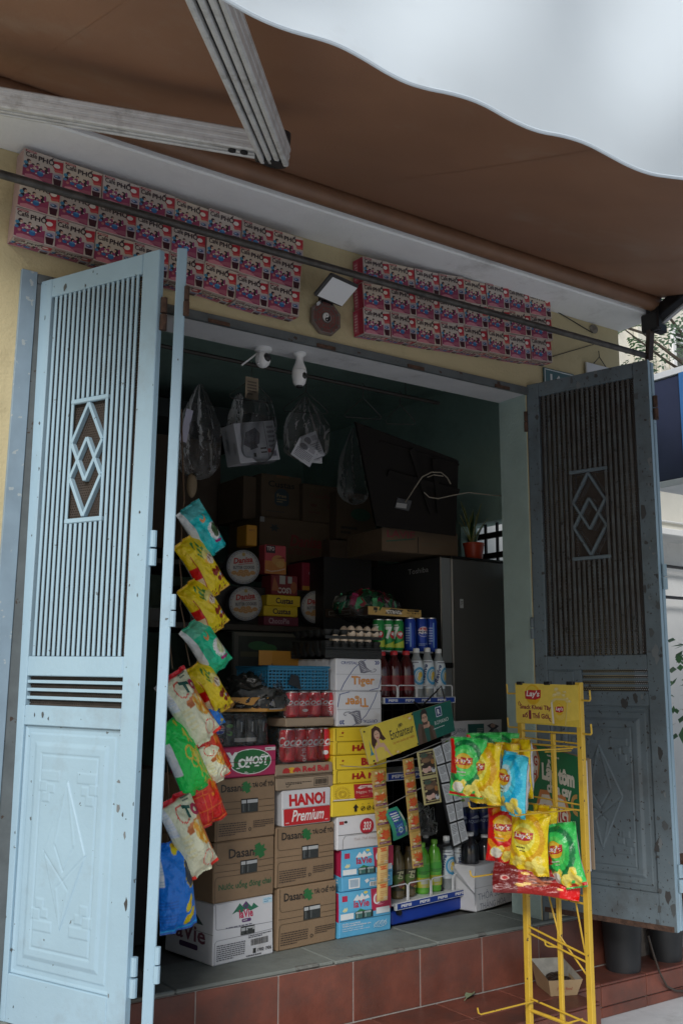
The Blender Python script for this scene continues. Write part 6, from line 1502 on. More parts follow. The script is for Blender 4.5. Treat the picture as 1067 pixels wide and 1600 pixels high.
rbag('red crisp bag on the lower pegs', (790, 1302), 90, .140, .055, 8.3, rdb, RY0-.04, -58, 3, lays_print(col=(.6, .5, .3)))
rbag('yellow crisp bag in front on the lower pegs', (827, 1316), 96, .150, .070, 9.3, yl, RY0-.15, -72, 4, lays_print())
rbag('yellow crisp bag wedged behind the front one on the lower pegs', (852, 1304), 88, .135, .05, 10.3, yl, RY0-.13, -98, 2, lays_print())
rbag('green and silver crisp bag at the near end of the lower pegs', (880, 1337), 98, .150, .065, 11.3, gr, RY1+.05, -84, -12, lays_print(col=(.6, .6, .5)))
def beef(u, v):
    c = (.20, .018, .015)
    if v > .40: c = (.10, .012, .012)
    if v < -.55: c = (.45, .03, .02)
    e = inell(u, v, .02, -.05, .5, .30, -.2)
    if e < 1: c = (.10, .03, .02) if (sin(26*u+8*v) > -.3 and sin(20*v-9*u) > -.4) else (.28, .10, .06)
    if inell(u, v, .25, -.25, .16, .2) < 1: c = (.04, .015, .014)
    for x, y, r in ((-.4, .35, .12), (-.3, .2, .1), (.45, .25, .1), (-.1, -.7, .09), (.35, -.75, .09), (-.45, -.55, .08), (.6, -.2, .09)):
        if inell(u, v, x, y, r, r, 0) < 1: c = (.55, .38, .14)
    if inell(u, v, .0, .72, .16, .10) < 1: c = (.50, .36, .32) if inell(u, v, .0, .72, .11, .07) > 1 else (.30, .04, .04)
    return c
P = at(837, 1377, 1, RY0-.16)
snack('snack_bag', 'dark red grilled meat snack bag lying flat at the bottom of the rack', P, .098, .285, .030, 4.4, beef, (.30, .03, .02), R(-44), R(-86), R(-20), None, None)
# flattened noodle cartons tied behind the rack
m_ngreen = pm('green_carton_print', (.012, .17, .075), rough=.45, var=.06); m_kedge = pm('cut_cardboard', (.33, .25, .17), rough=.9)
nx = 2.745
ny0 = at(821, 1170, 0, nx).y; ny1 = at(903, 1190, 0, nx).y; nzt = at(821, 1159, 0, nx).z; nzt2 = at(903, 1183, 0, nx).z; nzb = at(880, 1345, 0, nx).z
t = thing('noodle_cartons', 'green printed cartons flattened and stood upright behind the yellow rack', 'carton', (nx, ny0, nzb))
inN = Matrix.Translation((-nx, -ny0, -nzb)); cs = [Vector((nx, ny0, nzb)), Vector((nx, ny1, nzb-.01)), Vector((nx, ny1, nzt2)), Vector((nx, ny0, nzt))]
o = slab('printed_sheet', cs, .005, m_ngreen, t); o.matrix_local = inN
for k in range(1, 5):
    d = Vector((.009*k, -.010*k if k < 4 else .02, -.006*((k*3) % 4))); o = slab('folded_sheet', [v+d for v in cs], .005, m_kedge if k % 2 else m_wcard, t); o.matrix_local = inN
p = Print(); wh, orr = (.66, .66, .60), (.55, .22, .08)
def heart(cx, cy, w, h):
    for k, c in ((1.0, orr), (.86, (.66, .63, .56))):
        W_, H_ = w*k, h*k; p.p([(cx, cy-H_*.55), (cx+W_*.42, cy-H_*.20), (cx+W_*.5, cy+H_*.18), (cx+W_*.36, cy+H_*.44), (cx+W_*.12, cy+H_*.46), (cx, cy+H_*.30), (cx-W_*.12, cy+H_*.46), (cx-W_*.36, cy+H_*.44), (cx-W_*.5, cy+H_*.18), (cx-W_*.42, cy-H_*.20)], c)
    p.t('CUNG', cx-w*.34, cy+h*.02, cx+w*.38, cy+h*.24, (.40, .03, .03), .03); p.t('ĐÌNH', cx-w*.30, cy-h*.26, cx+w*.34, cy-h*.02, (.40, .03, .03), .03)
heart(.50, .34, .66, .60); heart(.06, .80, .44, .42)
p.t('Lẩu tôm', .31, .70, .92, .90, wh, .06)
p.t('chua cay', .40, .57, .86, .70, wh, .05); p.small(.42, .92, .8, .95, 1, wh); p.ring(.96, .55, .12, .10, .04, (.5, .3, .1), 16, 90, 270)
o = p.build('printed_front', bil(*cs), t); o.matrix_local = inN
for y_ in (ny0-.03, ny1+.03):
    q = MB(); q.tube([(nx-.003, y_, nzt-.02), (nx-.08, y_, nzt-.02), (RXX+.012, y_, nzt-.02)], .003, m_yr, 6); o = q.build('hanging_wire', t); o.matrix_local = inN

# ================================================================== ON THE STEP
m_buck = pm('black_bucket', (.022, .024, .027), rough=.5, var=.2, scale=8, dirt=((.08, .07, .06), .06, 7))
def bucket(c, r, h, label):
    b = MB(); b.lathe([(0, 0), (r*.78, 0), (r*.80, .01), (r, h), (r*1.06, h), (r*1.06, h-.014), (r*1.02, h-.016), (r*.99, h-.018)], m_buck, 32); b.lathe([(r*.99, h-.001), (r*.78, .012), (0, .012)], m_buck, 32)
    return tag(b.build('bucket', None, TM(c)), label, 'bucket')
pb = at(956, 1512, 2, GZ); bucket((pb.x+.02, -.118, GZ), .088, .30, 'black plastic bucket under the dark door leaf on the red tiles'); bucket((3.72, -.113, GZ), .085, .24, 'second black bucket in shadow behind the hanging cable')
# paper food tray with leftovers
pf = at(869, 1547, 2, GZ)
t = thing('food_tray', 'open paper food tray with brown leftovers on the red step', 'food tray', (pf.x, pf.y, GZ+.001), R(-25)); m_pap = pm('kraft_paper_tray', (.42, .30, .17), rough=.75, var=.08); m_papin = pm('greasy_paper', (.46, .44, .38), rough=.6, var=.2, scale=30)
A, B, Hh = (.052, .075), (.068, .098), .062
b = MB(); lo = [Vector((sx*A[0], sy*A[1], 0)) for sx, sy in ((-1, -1), (1, -1), (1, 1), (-1, 1))]; hi = [Vector((sx*B[0], sy*B[1], Hh+(.03 if sy > 0 else 0))) for sx, sy in ((-1, -1), (1, -1), (1, 1), (-1, 1))]
b.add(lo+hi, [(3, 2, 1, 0)]+[(i, (i+1) % 4, 4+(i+1) % 4, 4+i) for i in range(4)], m_pap); b.build('tray', t)
b = MB(); lo2 = [v*.97+Vector((0, 0, .002)) for v in lo]; hi2 = [Vector((v.x*.975, v.y*.975, v.z-.0005)) for v in hi]; b.add(lo2+hi2, [(0, 1, 2, 3)]+[(4+i, 4+(i+1) % 4, (i+1) % 4, i) for i in range(4)], m_papin); b.build('lining', t)
b = MB(); 
for i in range(16): b.ball((random.uniform(-.04, .04), random.uniform(-.06, .06), .034), (random.uniform(.014, .026), random.uniform(.014, .03), .016), pm('brown_leftovers', (.035, .018, .01), rough=.4, var=.5, scale=60, bump=.6), 10, 6)
o = b.build('leftovers', t); o['kind'] = 'stuff'
p = Print(); p.t('Fresh food', .25, .35, .75, .55, (.35, .10, .06), .02); p.small(.3, .2, .7, .3, 1, (.35, .12, .08)); p.build('printed_front', bil(lo[0], lo[1], hi[1], hi[0]), t)
# leaf
pl_ = at(734, 1558, 2, GZ); b = MB()
pts = [(-.045, 0), (-.028, .012), (0, .016), (.028, .010), (.05, 0), (.028, -.012), (0, -.017), (-.028, -.012)]
vs = [(x, y, .012*abs(y)/.016+.006*(x/.05)**2+.002) for x, y in pts]+[(0, 0, .004)]; b.add(vs, [(i, (i+1) % 8, 8) for i in range(8)], pm('pale_green_leaf', (.26, .33, .20), rough=.5, var=.15), True); b.add([(v[0], v[1], v[2]-.0012) for v in vs], [((i+1) % 8, i, 8) for i in range(8)], MC['pale_green_leaf'], True)
b.tube([(-.045, 0, .008), (-.062, .004, .003)], .001, MC['pale_green_leaf'], 5); tag(b.build('fallen_leaf', None, TM((pl_.x, pl_.y, GZ+.001), R(32))), 'single fallen pale green leaf lying on the red step', 'leaf')
gpt = lambda x, y, z=GZ: at(x, y, 2, z+.006)
cord('cable', 'brown cable dropping from the dark door leaf over the red tiles', [at(1012, 1462, 1, -.24), at(1020, 1490, 1, -.25), at(1030, 1520, 1, -.24), at(1041, 1541, 1, -.225), at(1055, 1548, 1, -.22), at(1090, 1548, 1, -.22)], .0045, pm('brown_cable', (.06, .045, .035), rough=.5), 'cable')

# ================================================================== INSIDE THE SHOP
def plainbox(px0, px1, yt, yb, Y, depth, mat, name, label, cat='carton', pr=None, z0=None, rot=0.0, group=None, bev=.004):
    pl = Plane((0, Y, 0), rot); u0, zb_ = pl.uv(px0, yb); u1 = pl.uv(px1, yb)[0]; zt_ = pl.uv(px0, yt)[1]
    zb_ = z0 if z0 is not None else zb_
    b = MB(); b.box((0, 0, 0), (u1-u0, depth, zt_-zb_-.001), mat, bev); o = tag(b.build(name, None, TM(pl.w(u0, zb_), rot)), label, cat, group)
    if pr: pr.build('printed_front', face((.001, 0, .001), (u1-u0-.002, 0, 0), (0, 0, zt_-zb_-.003)), o)
    return zt_, o
m_shelf = pm('dark_shelf_board', (.05, .045, .04), rough=.6, var=.2)
YT = 1.10
zsh = at(400, 977, 1, YT).z
sh = thing('storage_shelf', 'dark storage shelf against the back of the shop holding biscuit tins and cartons', 'shelf')
def shb(nm, lo, hi, m=m_shelf):
    q = MB(); q.box(lo, hi, m, .003); return q.build(nm, sh)
zs2 = at(420, 886, 1, 1.5).z
zs3 = at(420, 840, 1, 1.55).z
shb('shelf_board', (1.40, 1.05, zsh-.03), (3.00, 1.45, zsh-.001)); shb('shelf_board', (1.40, 1.46, zs2-.03), (3.2, 1.95, zs2-.001))
for x in (1.42, 2.28, 2.98): shb('upright', (x, 1.40, S), (x+.03, 1.44, zsh-.031))
for x in (1.42, 2.5, 3.15): shb('upright', (x, 1.90, S), (x+.03, 1.94, zs2-.031))
tins = pm('navy_biscuit_tin', (.05, .055, .07), rough=.35)
def tin(px, py, rpx, label):
    P = at(px, py, 1, YT); k = (P-CAM).dot(fwd)/FPX; r = rpx*k
    M = TM(P, R(-12)) @ Matrix.Rotation(R(90), 4, 'X'); b = MB(); b.lathe([(0, -.06), (r, -.06), (r, -.018), (r*1.02, -.018), (r*1.02, .0), (r*.98, .004), (0, .004)], tins, 36); o = tag(b.build('biscuit_tin', None, M), label, 'biscuit tin', 'round biscuit tins on the back shelf')
    p = Print(); p.e(0, 0, .97, .97, (.36, .37, .38), 36); p.ring(0, 0, .95, .95, .05, (.16, .18, .22), 36); p.ring(0, 0, .82, .82, .02, (.2, .2, .24), 36); p.e(0, 0, .80, .80, (.46, .46, .45), 32)
    for i in range(28): a = 2*pi*i/28; p.e(.88*cos(a), .88*sin(a), .045, .03, (.22, .18, .14) if i % 2 else (.2, .22, .28), 8, a)
    p.e(0, .72, .10, .10, (.4, .28, .08)); p.t('Danisa', -.62, .22, .55, .56, (.40, .03, .03), .04, .2, rot=R(8)); p.l([(-.3, .12), (.62, .26)], .03, (.4, .03, .03)); p.t('BUTTER COOKIES', -.60, -.12, .66, .06, (.06, .05, .08), .02, rot=R(3))
    for x, y in ((-.55, -.36), (-.28, -.42), (0, -.46), (.28, -.40), (.55, -.32), (-.14, -.28), (.16, -.26)): p.e(x, y, .17, .12, (.50, .28, .10)); p.ring(x, y, .11, .08, .03, (.36, .17, .05), 14)
    p.build('printed_lid', lambda x, y: (Vector((x*r, y*r, .0045)), Vector((0, 0, 1))), o)
tin(383.5, 943, 27.2, 'lower round biscuit tin of the two stacked beside the hanging bags'); tin(380, 886, 27.2, 'upper round biscuit tin of the two stacked beside the hanging bags'); tin(494, 949, 26, 'round biscuit tin standing alone beyond the small yellow cartons')
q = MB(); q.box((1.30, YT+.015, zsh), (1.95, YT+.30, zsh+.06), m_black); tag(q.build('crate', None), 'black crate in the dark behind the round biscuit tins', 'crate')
def word(w, x0, y0, x1, y1, c, bold=.03, base=None, extra=None, shear=0.0):
    p = Print()
    if base: p.r(0, 0, 1, 1, base)
    p.t(w, x0, y0, x1, y1, c, bold, shear)
    if extra: extra(p)
    return p
z, _ = plainbox(413, 467, 962, 977, YT, .2, pm('plum_card', (.16, .03, .06), rough=.5), 'cake_carton', 'dark plum cake carton, lowest of the small stack between the tins', pr=word('ChocoPie', .12, .2, .72, .85, (.42, .30, .36)))
z, _ = plainbox(412.5, 465.5, 945.5, 962, YT, .2, m_ycard, 'cake_carton', 'yellow cake carton directly on the plum carton', pr=word('Custas', .25, .2, .78, .78, (.05, .03, .04)), z0=z)
z, _ = plainbox(417.5, 469.5, 928.5, 945, YT, .2, m_ycard, 'cake_carton', 'yellow cake carton under the dark red biscuit packet', pr=word('Custas', .25, .2, .78, .78, (.05, .03, .04)), z0=z)
def cosy(p): p.p([(0, .2), (.1, .9), (.2, .6), (.3, .2)], (.35, .12, .05)); p.r(.3, .55, .52, .98, (.42, .42, .42)); p.r(.62, .6, .78, .95, (.35, .38, .38)); p.e(.85, .4, .12, .3, (.32, .1, .04))
zc_, _ = plainbox(424, 465, 897, 928, YT, .1, pm('maroon_card', (.20, .025, .035), rough=.5), 'biscuit_packet', 'dark red biscuit packet on the small yellow cartons', 'packet', word('COSY', .22, .08, .82, .38, (.5, .46, .46), .05, extra=cosy), z0=z)
def tipo(p): p.r(.04, .72, .48, .98, (.04, .02, .03)); p.t('TIPO', .08, .80, .44, .95, (.5, .45, .45), .04); p.r(0, 0, 1, .45, (.50, .20, .05)); p.e(.62, .48, .3, .18, (.50, .26, .08)); p.e(.72, .34, .2, .12, (.55, .32, .10)); p.l([(.06, .12), (.3, .08), (.6, .12), (.95, .2)], .04, (.55, .4, .3)); p.p([(.5, .55), (.9, .62), (.95, .55)], (.3, .03, .03))
_, o = plainbox(413.5, 447, 850, 896, YT+.02, .06, pm('pink_card', (.48, .07, .09), rough=.45), 'biscuit_packet', 'upright pink biscuit packet with a black corner label', 'packet', word('e', .9, .9, .92, .92, (.5, .1, .1), extra=tipo))
def chr_(p): p.r(0, 0, 1, .15, (.42, .22, .03)); p.t('ChocoPie', .25, .28, .8, .46, (.46, .34, .40), .03); p.e(.85, .6, .13, .2, (.30, .16, .05)); p.t('ChocoPie', .45, .72, .85, .84, (.4, .2, .3), .03)
z9, _ = plainbox(472, 521, 878, 922, YT+.05, .15, pm('crimson_card', (.22, .012, .035), rough=.45), 'cake_carton', 'crimson cake carton above the lone biscuit tin', pr=word('ChocoPie', .2, .56, .6, .68, (.42, .3, .36), extra=chr_))
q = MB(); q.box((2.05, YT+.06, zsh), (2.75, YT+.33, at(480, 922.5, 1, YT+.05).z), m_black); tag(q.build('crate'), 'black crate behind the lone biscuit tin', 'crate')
plainbox(385, 402, 819, 852, YT+.03, .1, pm('amber_card', (.50, .24, .02), rough=.5), 'biscuit_packet', 'amber packet standing upright on the upper biscuit tin', 'packet', word('AFC', .2, .7, .8, .8, (.3, .12, .03)))
def dan(p): p.t('BUTTER COOKIES', .4, .30, .85, .42, (.16, .03, .03), .01); p.r(0, .9, .06, 1, (.3, .3, .3)); p.star(.2, .8, .09, (.04, .05, .05), 6, .5, 1.2)
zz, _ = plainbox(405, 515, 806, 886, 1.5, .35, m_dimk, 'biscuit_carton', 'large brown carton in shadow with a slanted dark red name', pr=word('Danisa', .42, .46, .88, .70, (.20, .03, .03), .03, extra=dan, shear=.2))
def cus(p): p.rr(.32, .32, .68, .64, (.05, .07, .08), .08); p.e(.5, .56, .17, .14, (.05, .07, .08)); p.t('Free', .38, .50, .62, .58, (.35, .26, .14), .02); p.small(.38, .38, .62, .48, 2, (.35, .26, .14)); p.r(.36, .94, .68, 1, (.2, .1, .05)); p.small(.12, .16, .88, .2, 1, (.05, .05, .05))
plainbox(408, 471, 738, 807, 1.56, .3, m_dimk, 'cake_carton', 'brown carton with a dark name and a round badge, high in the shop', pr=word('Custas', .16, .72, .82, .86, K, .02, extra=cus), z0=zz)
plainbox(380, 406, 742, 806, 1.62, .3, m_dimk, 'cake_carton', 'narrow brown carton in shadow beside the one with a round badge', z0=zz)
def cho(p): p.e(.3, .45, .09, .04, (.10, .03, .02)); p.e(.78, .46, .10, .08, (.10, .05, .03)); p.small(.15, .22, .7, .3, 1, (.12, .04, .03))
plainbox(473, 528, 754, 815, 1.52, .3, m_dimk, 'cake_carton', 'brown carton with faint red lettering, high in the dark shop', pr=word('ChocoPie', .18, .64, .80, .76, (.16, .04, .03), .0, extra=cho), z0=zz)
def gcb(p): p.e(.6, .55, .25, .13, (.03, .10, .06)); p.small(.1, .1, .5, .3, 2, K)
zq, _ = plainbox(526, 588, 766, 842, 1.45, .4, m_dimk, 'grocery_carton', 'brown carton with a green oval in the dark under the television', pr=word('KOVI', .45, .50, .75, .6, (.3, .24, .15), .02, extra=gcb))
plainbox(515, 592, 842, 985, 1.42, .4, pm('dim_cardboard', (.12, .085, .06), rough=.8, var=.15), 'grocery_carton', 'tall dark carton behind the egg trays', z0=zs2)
# glass case and dark goods under the shelf
plainbox(361, 520, 985, 1075, 1.0, .3, pm('dark_case', (.035, .04, .035), rough=.3, var=.5, scale=9), 'glass_case', 'dark glass fronted case with green packets behind the trays', 'display case', (lambda p: (p.r(.02, .92, .98, .98, (.12, .12, .10)), p.r(.02, .05, .06, .95, (.10, .10, .09)), p.e(.25, .75, .1, .08, (.04, .14, .06)), p.e(.35, .7, .08, .08, (.05, .16, .06)), p.r(.08, .55, .6, .64, (.09, .09, .05)), p.r(.08, .3, .55, .38, (.06, .07, .05)), p)[-1])(Print()))
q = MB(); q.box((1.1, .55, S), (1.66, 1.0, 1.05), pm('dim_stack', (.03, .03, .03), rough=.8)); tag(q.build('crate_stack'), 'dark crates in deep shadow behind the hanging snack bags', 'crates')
# fridge
m_fr = pm('grey_fridge_steel', (.145, .15, .15), rough=.35, metal=.3, var=.05, scale=4); m_frd = pm('dark_fridge_front', (.035, .037, .04), rough=.25, metal=.2); m_fre = pm('pale_fridge_edge', (.30, .33, .35), rough=.35, metal=.3)
fz = at(693, 867, 1, .62).z; fx = at(706, 950, 1, .62).x
t = thing('fridge', 'tall dark grey fridge with a pale door edge and a small sticker', 'fridge', (fx, .62, S))
def fb(nm, lo, hi, m, bev=.006): q = MB(); q.box(lo, hi, m, bev); return q.build(nm, t)
fb('body', (.002, 0, 0), (.46, .62, fz-S-.012), m_fr); fb('top', (.0, .0, fz-S-.011), (.46, .62, fz-S), m_black, .002)
zsp = at(690, 1040, 1, .62).z-S
fd = [fb('door', (-.062, .006, 0.03), (-.002, .615, zsp-.004), m_frd), fb('door', (-.062, .006, zsp+.004), (-.002, .615, fz-S-.006), m_frd)]
q = MB(); q.box((-.060, .0035, .04), (-.004, .0055, zsp-.012), m_fre); q.build('door_edge', fd[0]); fd[0].children[0].parent = fd[0]
q = MB(); q.box((-.060, .0035, zsp+.012), (-.004, .0055, fz-S-.014), m_fre); q.build('door_edge', fd[1])
q = MB(); q.box((-.058, -.006, zsp-.01), (-.002, .003, zsp+.014), m_black, .002); q.build('door_hinge', t)
stp = at(721, 943, 1, .62); q = MB(); q.box((stp.x-fx-.012, -.0012, stp.z-S-.022), (stp.x-fx+.010, -.0004, stp.z-S+.022), pm('sticker', (.50, .54, .56), rough=.5)); q.build('sticker', t)
p = Print(); p.small(.2, .3, .8, .8, 3, (.1, .1, .12)); p.build('printed_sticker', face((stp.x-fx-.012, -.0014, stp.z-S-.022), (.022, 0, 0), (0, 0, .044)), t)
p = Print(); p.t('Toshiba', 0, 0, 1, 1, (.30, .31, .32), .0); p.build('printed_name', face((-.0625, .26, fz-S-.075), (0, -.16, 0), (0, 0, .026)), t)
# snake plant
pp = at(740, 866, 1, .72); zt_ = fz
t = thing('potted_plant', 'snake plant with yellow edged leaves in an orange red pot on the fridge', 'potted plant', (pp.x, .72, fz+.001))
q = MB(); q.lathe([(0, 0), (.040, 0), (.043, .006), (.052, .078), (.056, .078), (.056, .090), (.050, .090), (.047, .080), (0, .078)], pm('orange_red_pot', (.48, .06, .025), rough=.4), 28); q.build('pot', t)
m_sn = pm('snake_leaf', (.035, .10, .035), rough=.4, var=.6, scale=25); m_sne = pm('snake_leaf_edge', (.30, .30, .08), rough=.4)
def sleaf(dx, dy, L, w, tw, cv):
    b = MB(); n = 12
    def cen(f): return Vector((dx*(.010+f*L*.9)+cv*f*f, dy*f*L*.5, .075+L*f*(1-.12*abs(cv)*10*f)))
    def prof(f): return w*(.55+.9*f-1.45*f*f*.98)*(1 if f < .98 else .3)
    for s0, s1, mm in ((-1, -.72, m_sne), (-.72, .72, m_sn), (.72, 1, m_sne)):
        vs = []; fs = []
        for k in range(n+1):
            f = k/n; c = cen(f); a = tw+f*.9; e = Vector((cos(a), sin(a), 0))*max(.0008, prof(f)); nn = Vector((-sin(a), cos(a), 0))
            for s_ in (s0, s1): vs.append(c+e*s_+nn*.006*s_*s_)
        for k in range(n): fs.append([2*k, 2*k+1, 2*k+3, 2*k+2])
        b.add(vs, fs, mm, True)
    return b.build('leaf', t)
for a in ((-.36, .1, .16, .016, .3, -.02), (-.22, -.1, .20, .018, .1, -.02), (-.05, .1, .16, .026, -.2, .0), (.08, -.1, .17, .026, .2, .01), (.20, .1, .24, .016, .5, .03), (.34, -.1, .16, .018, -.2, .05), (-.12, .2, .24, .013, .8, -.03), (.02, .2, .20, .02, 1.0, .02), (-.5, 0, .12, .010, .2, -.03)): sleaf(*a)
# carton and television over the fridge
def lv(p): p.l([(.05, .42), (.42, .62)], .05, (.02, .08, .05), 4); p.small(.5, .3, .9, .5, 2, (.1, .08, .05)); p.l([(.46, 0), (.46, .7)], .012, (.03, .02, .02))
plainbox(597, 716, 823, 872, 1.0, .35, m_dimk, 'water_carton', 'brown carton with faint dark red lettering between fridge and television', pr=word('LAVIE', .06, .60, .42, .92, (.20, .03, .04), .02, extra=lv), z0=at(650, 878, 1, .95).z, rot=R(-6))
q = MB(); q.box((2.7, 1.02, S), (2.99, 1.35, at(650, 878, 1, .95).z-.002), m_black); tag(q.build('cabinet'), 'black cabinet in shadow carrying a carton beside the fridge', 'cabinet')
m_tv = pm('television_back', (.010, .0085, .0075), rough=.75, spec=.15)
TVc = [(588, 822), (712, 838), (716, 720), (556, 660)]
TP0 = at(588, 822, 1, .62); tvn = Vector((-.30, -.86, -.42)).normalized(); tc_ = [onp(x, y, TP0, tvn) for x, y in TVc]
t = thing('television', 'flat television seen from behind, tilted under the ceiling with loose pale cables', 'television', TP0)
inV = Matrix.Translation(-TP0)
o = slab('back_cover', tc_, .035, m_tv, t); o.matrix_local = inV
tvp = lambda x, y, d=0.0: onp(x, y, TP0, tvn)+tvn*d
def tvq(nm, fn): q = MB(); fn(q); return q.build(nm, t, inV)
tvq('mount_arm', lambda q: q.bar(tvp(605, 738, .012), tvp(715, 768, .012), .03, .012, m_tv, tvn)); tvq('mount_arm', lambda q: q.bar(tvp(640, 700, .02), tvp(672, 800, .02), .022, .010, m_tv, tvn)); tvq('mount_arm', lambda q: q.bar(tvp(676, 715, .02), tvp(684, 800, .02), .022, .010, m_tv, tvn))
tvq('cover_ridge', lambda q: q.bar(tvp(592, 690, .004), tvp(716, 726, .004), .012, .006, m_tv, tvn)); tvq('socket_panel', lambda q: q.bar(tvp(618, 785, .004), tvp(640, 790, .004), .05, .008, m_black, tvn))
tvq('label', lambda q: q.bar(tvp(618, 788, .010), tvp(634, 790, .010), .022, .002, pm('grey_label', (.25, .25, .25)), tvn))
cb = lambda x, y, d=.05: tvp(x, y, d)
cord('cable', 'pale cable arching from the television sockets to the ceiling side', [cb(631, 783, .02), cb(634, 772), cb(640, 755, .08), cb(650, 738, .09), cb(664, 731, .09), cb(680, 732, .08), cb(692, 742, .06), cb(698, 752, .05)], .0028, m_cable, 'cable')
cord('cable', 'second pale cable looping behind the television and drooping to the plant', [cb(660, 740, .07), cb(668, 735, .09), cb(682, 737, .09)], .0024, m_cable, 'cable')
cord('cable', 'lower pale cable curving under the television bracket', [cb(657, 765, .05), cb(664, 772, .06), cb(678, 774, .06), cb(700, 768, .07), cb(722, 763, .08), cb(760, 766, .1), cb(785, 768, .1)], .0024, m_cable, 'cable')
# rods and hangers, cameras
m_rod = pm('dark_rod', (.05, .045, .04), rough=.5, metal=.4)
rY = .42; rA = at(252, 540, 1, rY); rB = at(685, 630, 1, rY)
q = MB(); q.tube([rA+Vector((-.6, 0, 0)), rB], .0085, m_rod, 10); q.tube([rA+Vector((-.6, .05, .022)), Vector((rB.x-.7, rY+.05, rB.z+.022))], .006, m_rod, 8)
for x in (1.62, 2.0, 2.75): q.tube([(x, rY, rA.z), (x, rY, 3.02)], .002, m_rod, 5)
tag(q.build('hanging_rod'), 'dark metal rod under the ceiling that hangers and bags hang from', 'rod')
def hanger(px, py, label, w=.20, lean=0.0):
    P = at(px, py, 1, rY); b = MB(); z = P.z; x = P.x; d = .075
    b.tube([(x-.008, rY, rA.z+.012), (x, rY, rA.z+.016), (x+.008, rY, rA.z+.008), (x+.002, rY, rA.z-.02), (x, rY, z+.03), (x, rY, z)], .0017, m_rod, 6)
    b.tube([(x, rY, z), (x-w*.9, rY+lean, z-d), (x-w, rY+lean, z-d-.012), (x-w*.93, rY+lean, z-d-.022), (x+w*.93, rY-lean, z-d-.014), (x+w, rY-lean, z-d-.006), (x+w*.9, rY-lean, z-d+.006), (x, rY, z)], .0017, m_rod, 6)
    return tag(b.build('wire_hanger'), label, 'hanger', 'wire hangers on the rod')
hanger(393, 592, 'wire hanger with a small card, holding a boxed item in a bag', .10); hanger(478, 612, 'wire hanger half hidden behind the bag of white cards', .10, .02); hanger(567, 622, 'empty wire hanger in front of the teal wall', .09, .015); hanger(625, 632, 'faint wire hanger nearest the end of the rod', .07, .02)
q = MB(); a_ = at(383, 622, 1, rY-.004); c_ = at(404, 592, 1, rY-.004); q.box((a_.x, rY-.006, a_.z), (c_.x, rY-.003, c_.z), pm('brown_card_tag', (.28, .22, .15), rough=.8)); o = tag(q.build('card_tag'), 'small brown card held by the first wire hanger', 'card')
p = Print(); p.small(.15, .15, .85, .85, 5, (.08, .06, .05)); p.build('printed_front', face((a_.x, rY-.0062, a_.z), (c_.x-a_.x, 0, 0), (0, 0, c_.z-a_.z)), o)
def hang_bag(label, px, yt, yb, wpx, seed, mat=m_bag, Y=rY, top=.25):
    P = at(px, yt, 1, Y); k = (P-CAM).dot(fwd)/FPX; H = (yb-yt)*k; Wd = wpx*k/2; b = MB(); n = 44
    def f(x, y):
        th = 2*pi*x; d = y; rr_ = Wd*(top*.25+(1-top*.25)*min(1, (d/.45))**.8)*(1 if d < .82 else math.sqrt(max(0, 1-((d-.82)/.18)**2*.96)))
        w = 1+.16*sin(5*th+seed+4*d)*(1-.5*d)+.10*sin(9*th-seed*2+6*d)+.07*mnoise.noise(Vector((cos(th)*3, sin(th)*3, d*5+seed)))
        return Vector((rr_*w*cos(th), .62*rr_*w*sin(th), -H*d))
    b.grid(n, 30, f, mat, True, True); return tag(b.build('hanging_bag', None, TM(P)), label, 'plastic bag', 'clear plastic bags hung from the rod')
hang_bag('clear plastic bag hanging nearest the pale door with a dark bottom', 313, 600, 752, 62, 2.0); hang_bag('clear plastic bag round a boxed item on the first hanger', 397, 618, 728, 76, 4.4, Y=rY+.02, top=2.5); hang_bag('knotted clear bag holding white cards under the bulb camera', 478, 620, 722, 72, 7.7, Y=rY); hang_bag('clear plastic bag with blue and red print by the television edge', 553, 668, 790, 50, 9.1, Y=.8)
q = MB(); a_ = at(286, 690, 1, rY-.03); c_ = at(297, 640, 1, rY-.03); q.bar(a_, c_, .03, .002, pm('lilac_card', (.42, .42, .52), rough=.5), (0, -1, 0)); tag(q.build('card_tag'), 'pale lilac card tied beside the clear bag nearest the pale door', 'card')
q = MB(); a_ = at(300, 758, 1, rY-.01); q.ball((0, 0, 0), (.022, .015, .05), pm('brown_gourd', (.20, .15, .09), rough=.6), 12, 10, TM(a_)); tag(q.build('dried_gourd'), 'small brown gourd under the clear bag nearest the pale door', 'gourd')
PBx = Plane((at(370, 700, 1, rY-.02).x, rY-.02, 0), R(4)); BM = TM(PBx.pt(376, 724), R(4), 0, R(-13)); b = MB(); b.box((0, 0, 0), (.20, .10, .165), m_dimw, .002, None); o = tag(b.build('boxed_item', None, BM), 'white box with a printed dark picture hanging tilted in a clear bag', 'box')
p = Print(); p.r(.02, .02, .98, .98, (.30, .31, .34)); p.p([(.15, .45), (.25, .75), (.5, .85), (.6, .7), (.55, .45), (.3, .35)], (.07, .07, .09)); p.p([(.3, .3), (.5, .35), (.45, .5), (.28, .5)], (.05, .05, .06)); p.r(.36, .12, .42, .22, K); p.r(.55, .3, .7, .34, K); p.r(.55, .2, .7, .24, K); p.r(.72, .03, .735, .97, (.1, .1, .12)); p.small(.78, .3, .95, .9, 5, (.1, .1, .12)); p.r(.80, .1, .93, .24, (.08, .08, .1)); p.r(.72, .2, .8, .3, (.3, .05, .05)); p.build('printed_front', face((0, 0, 0), (.2, 0, 0), (0, 0, .165)), o)
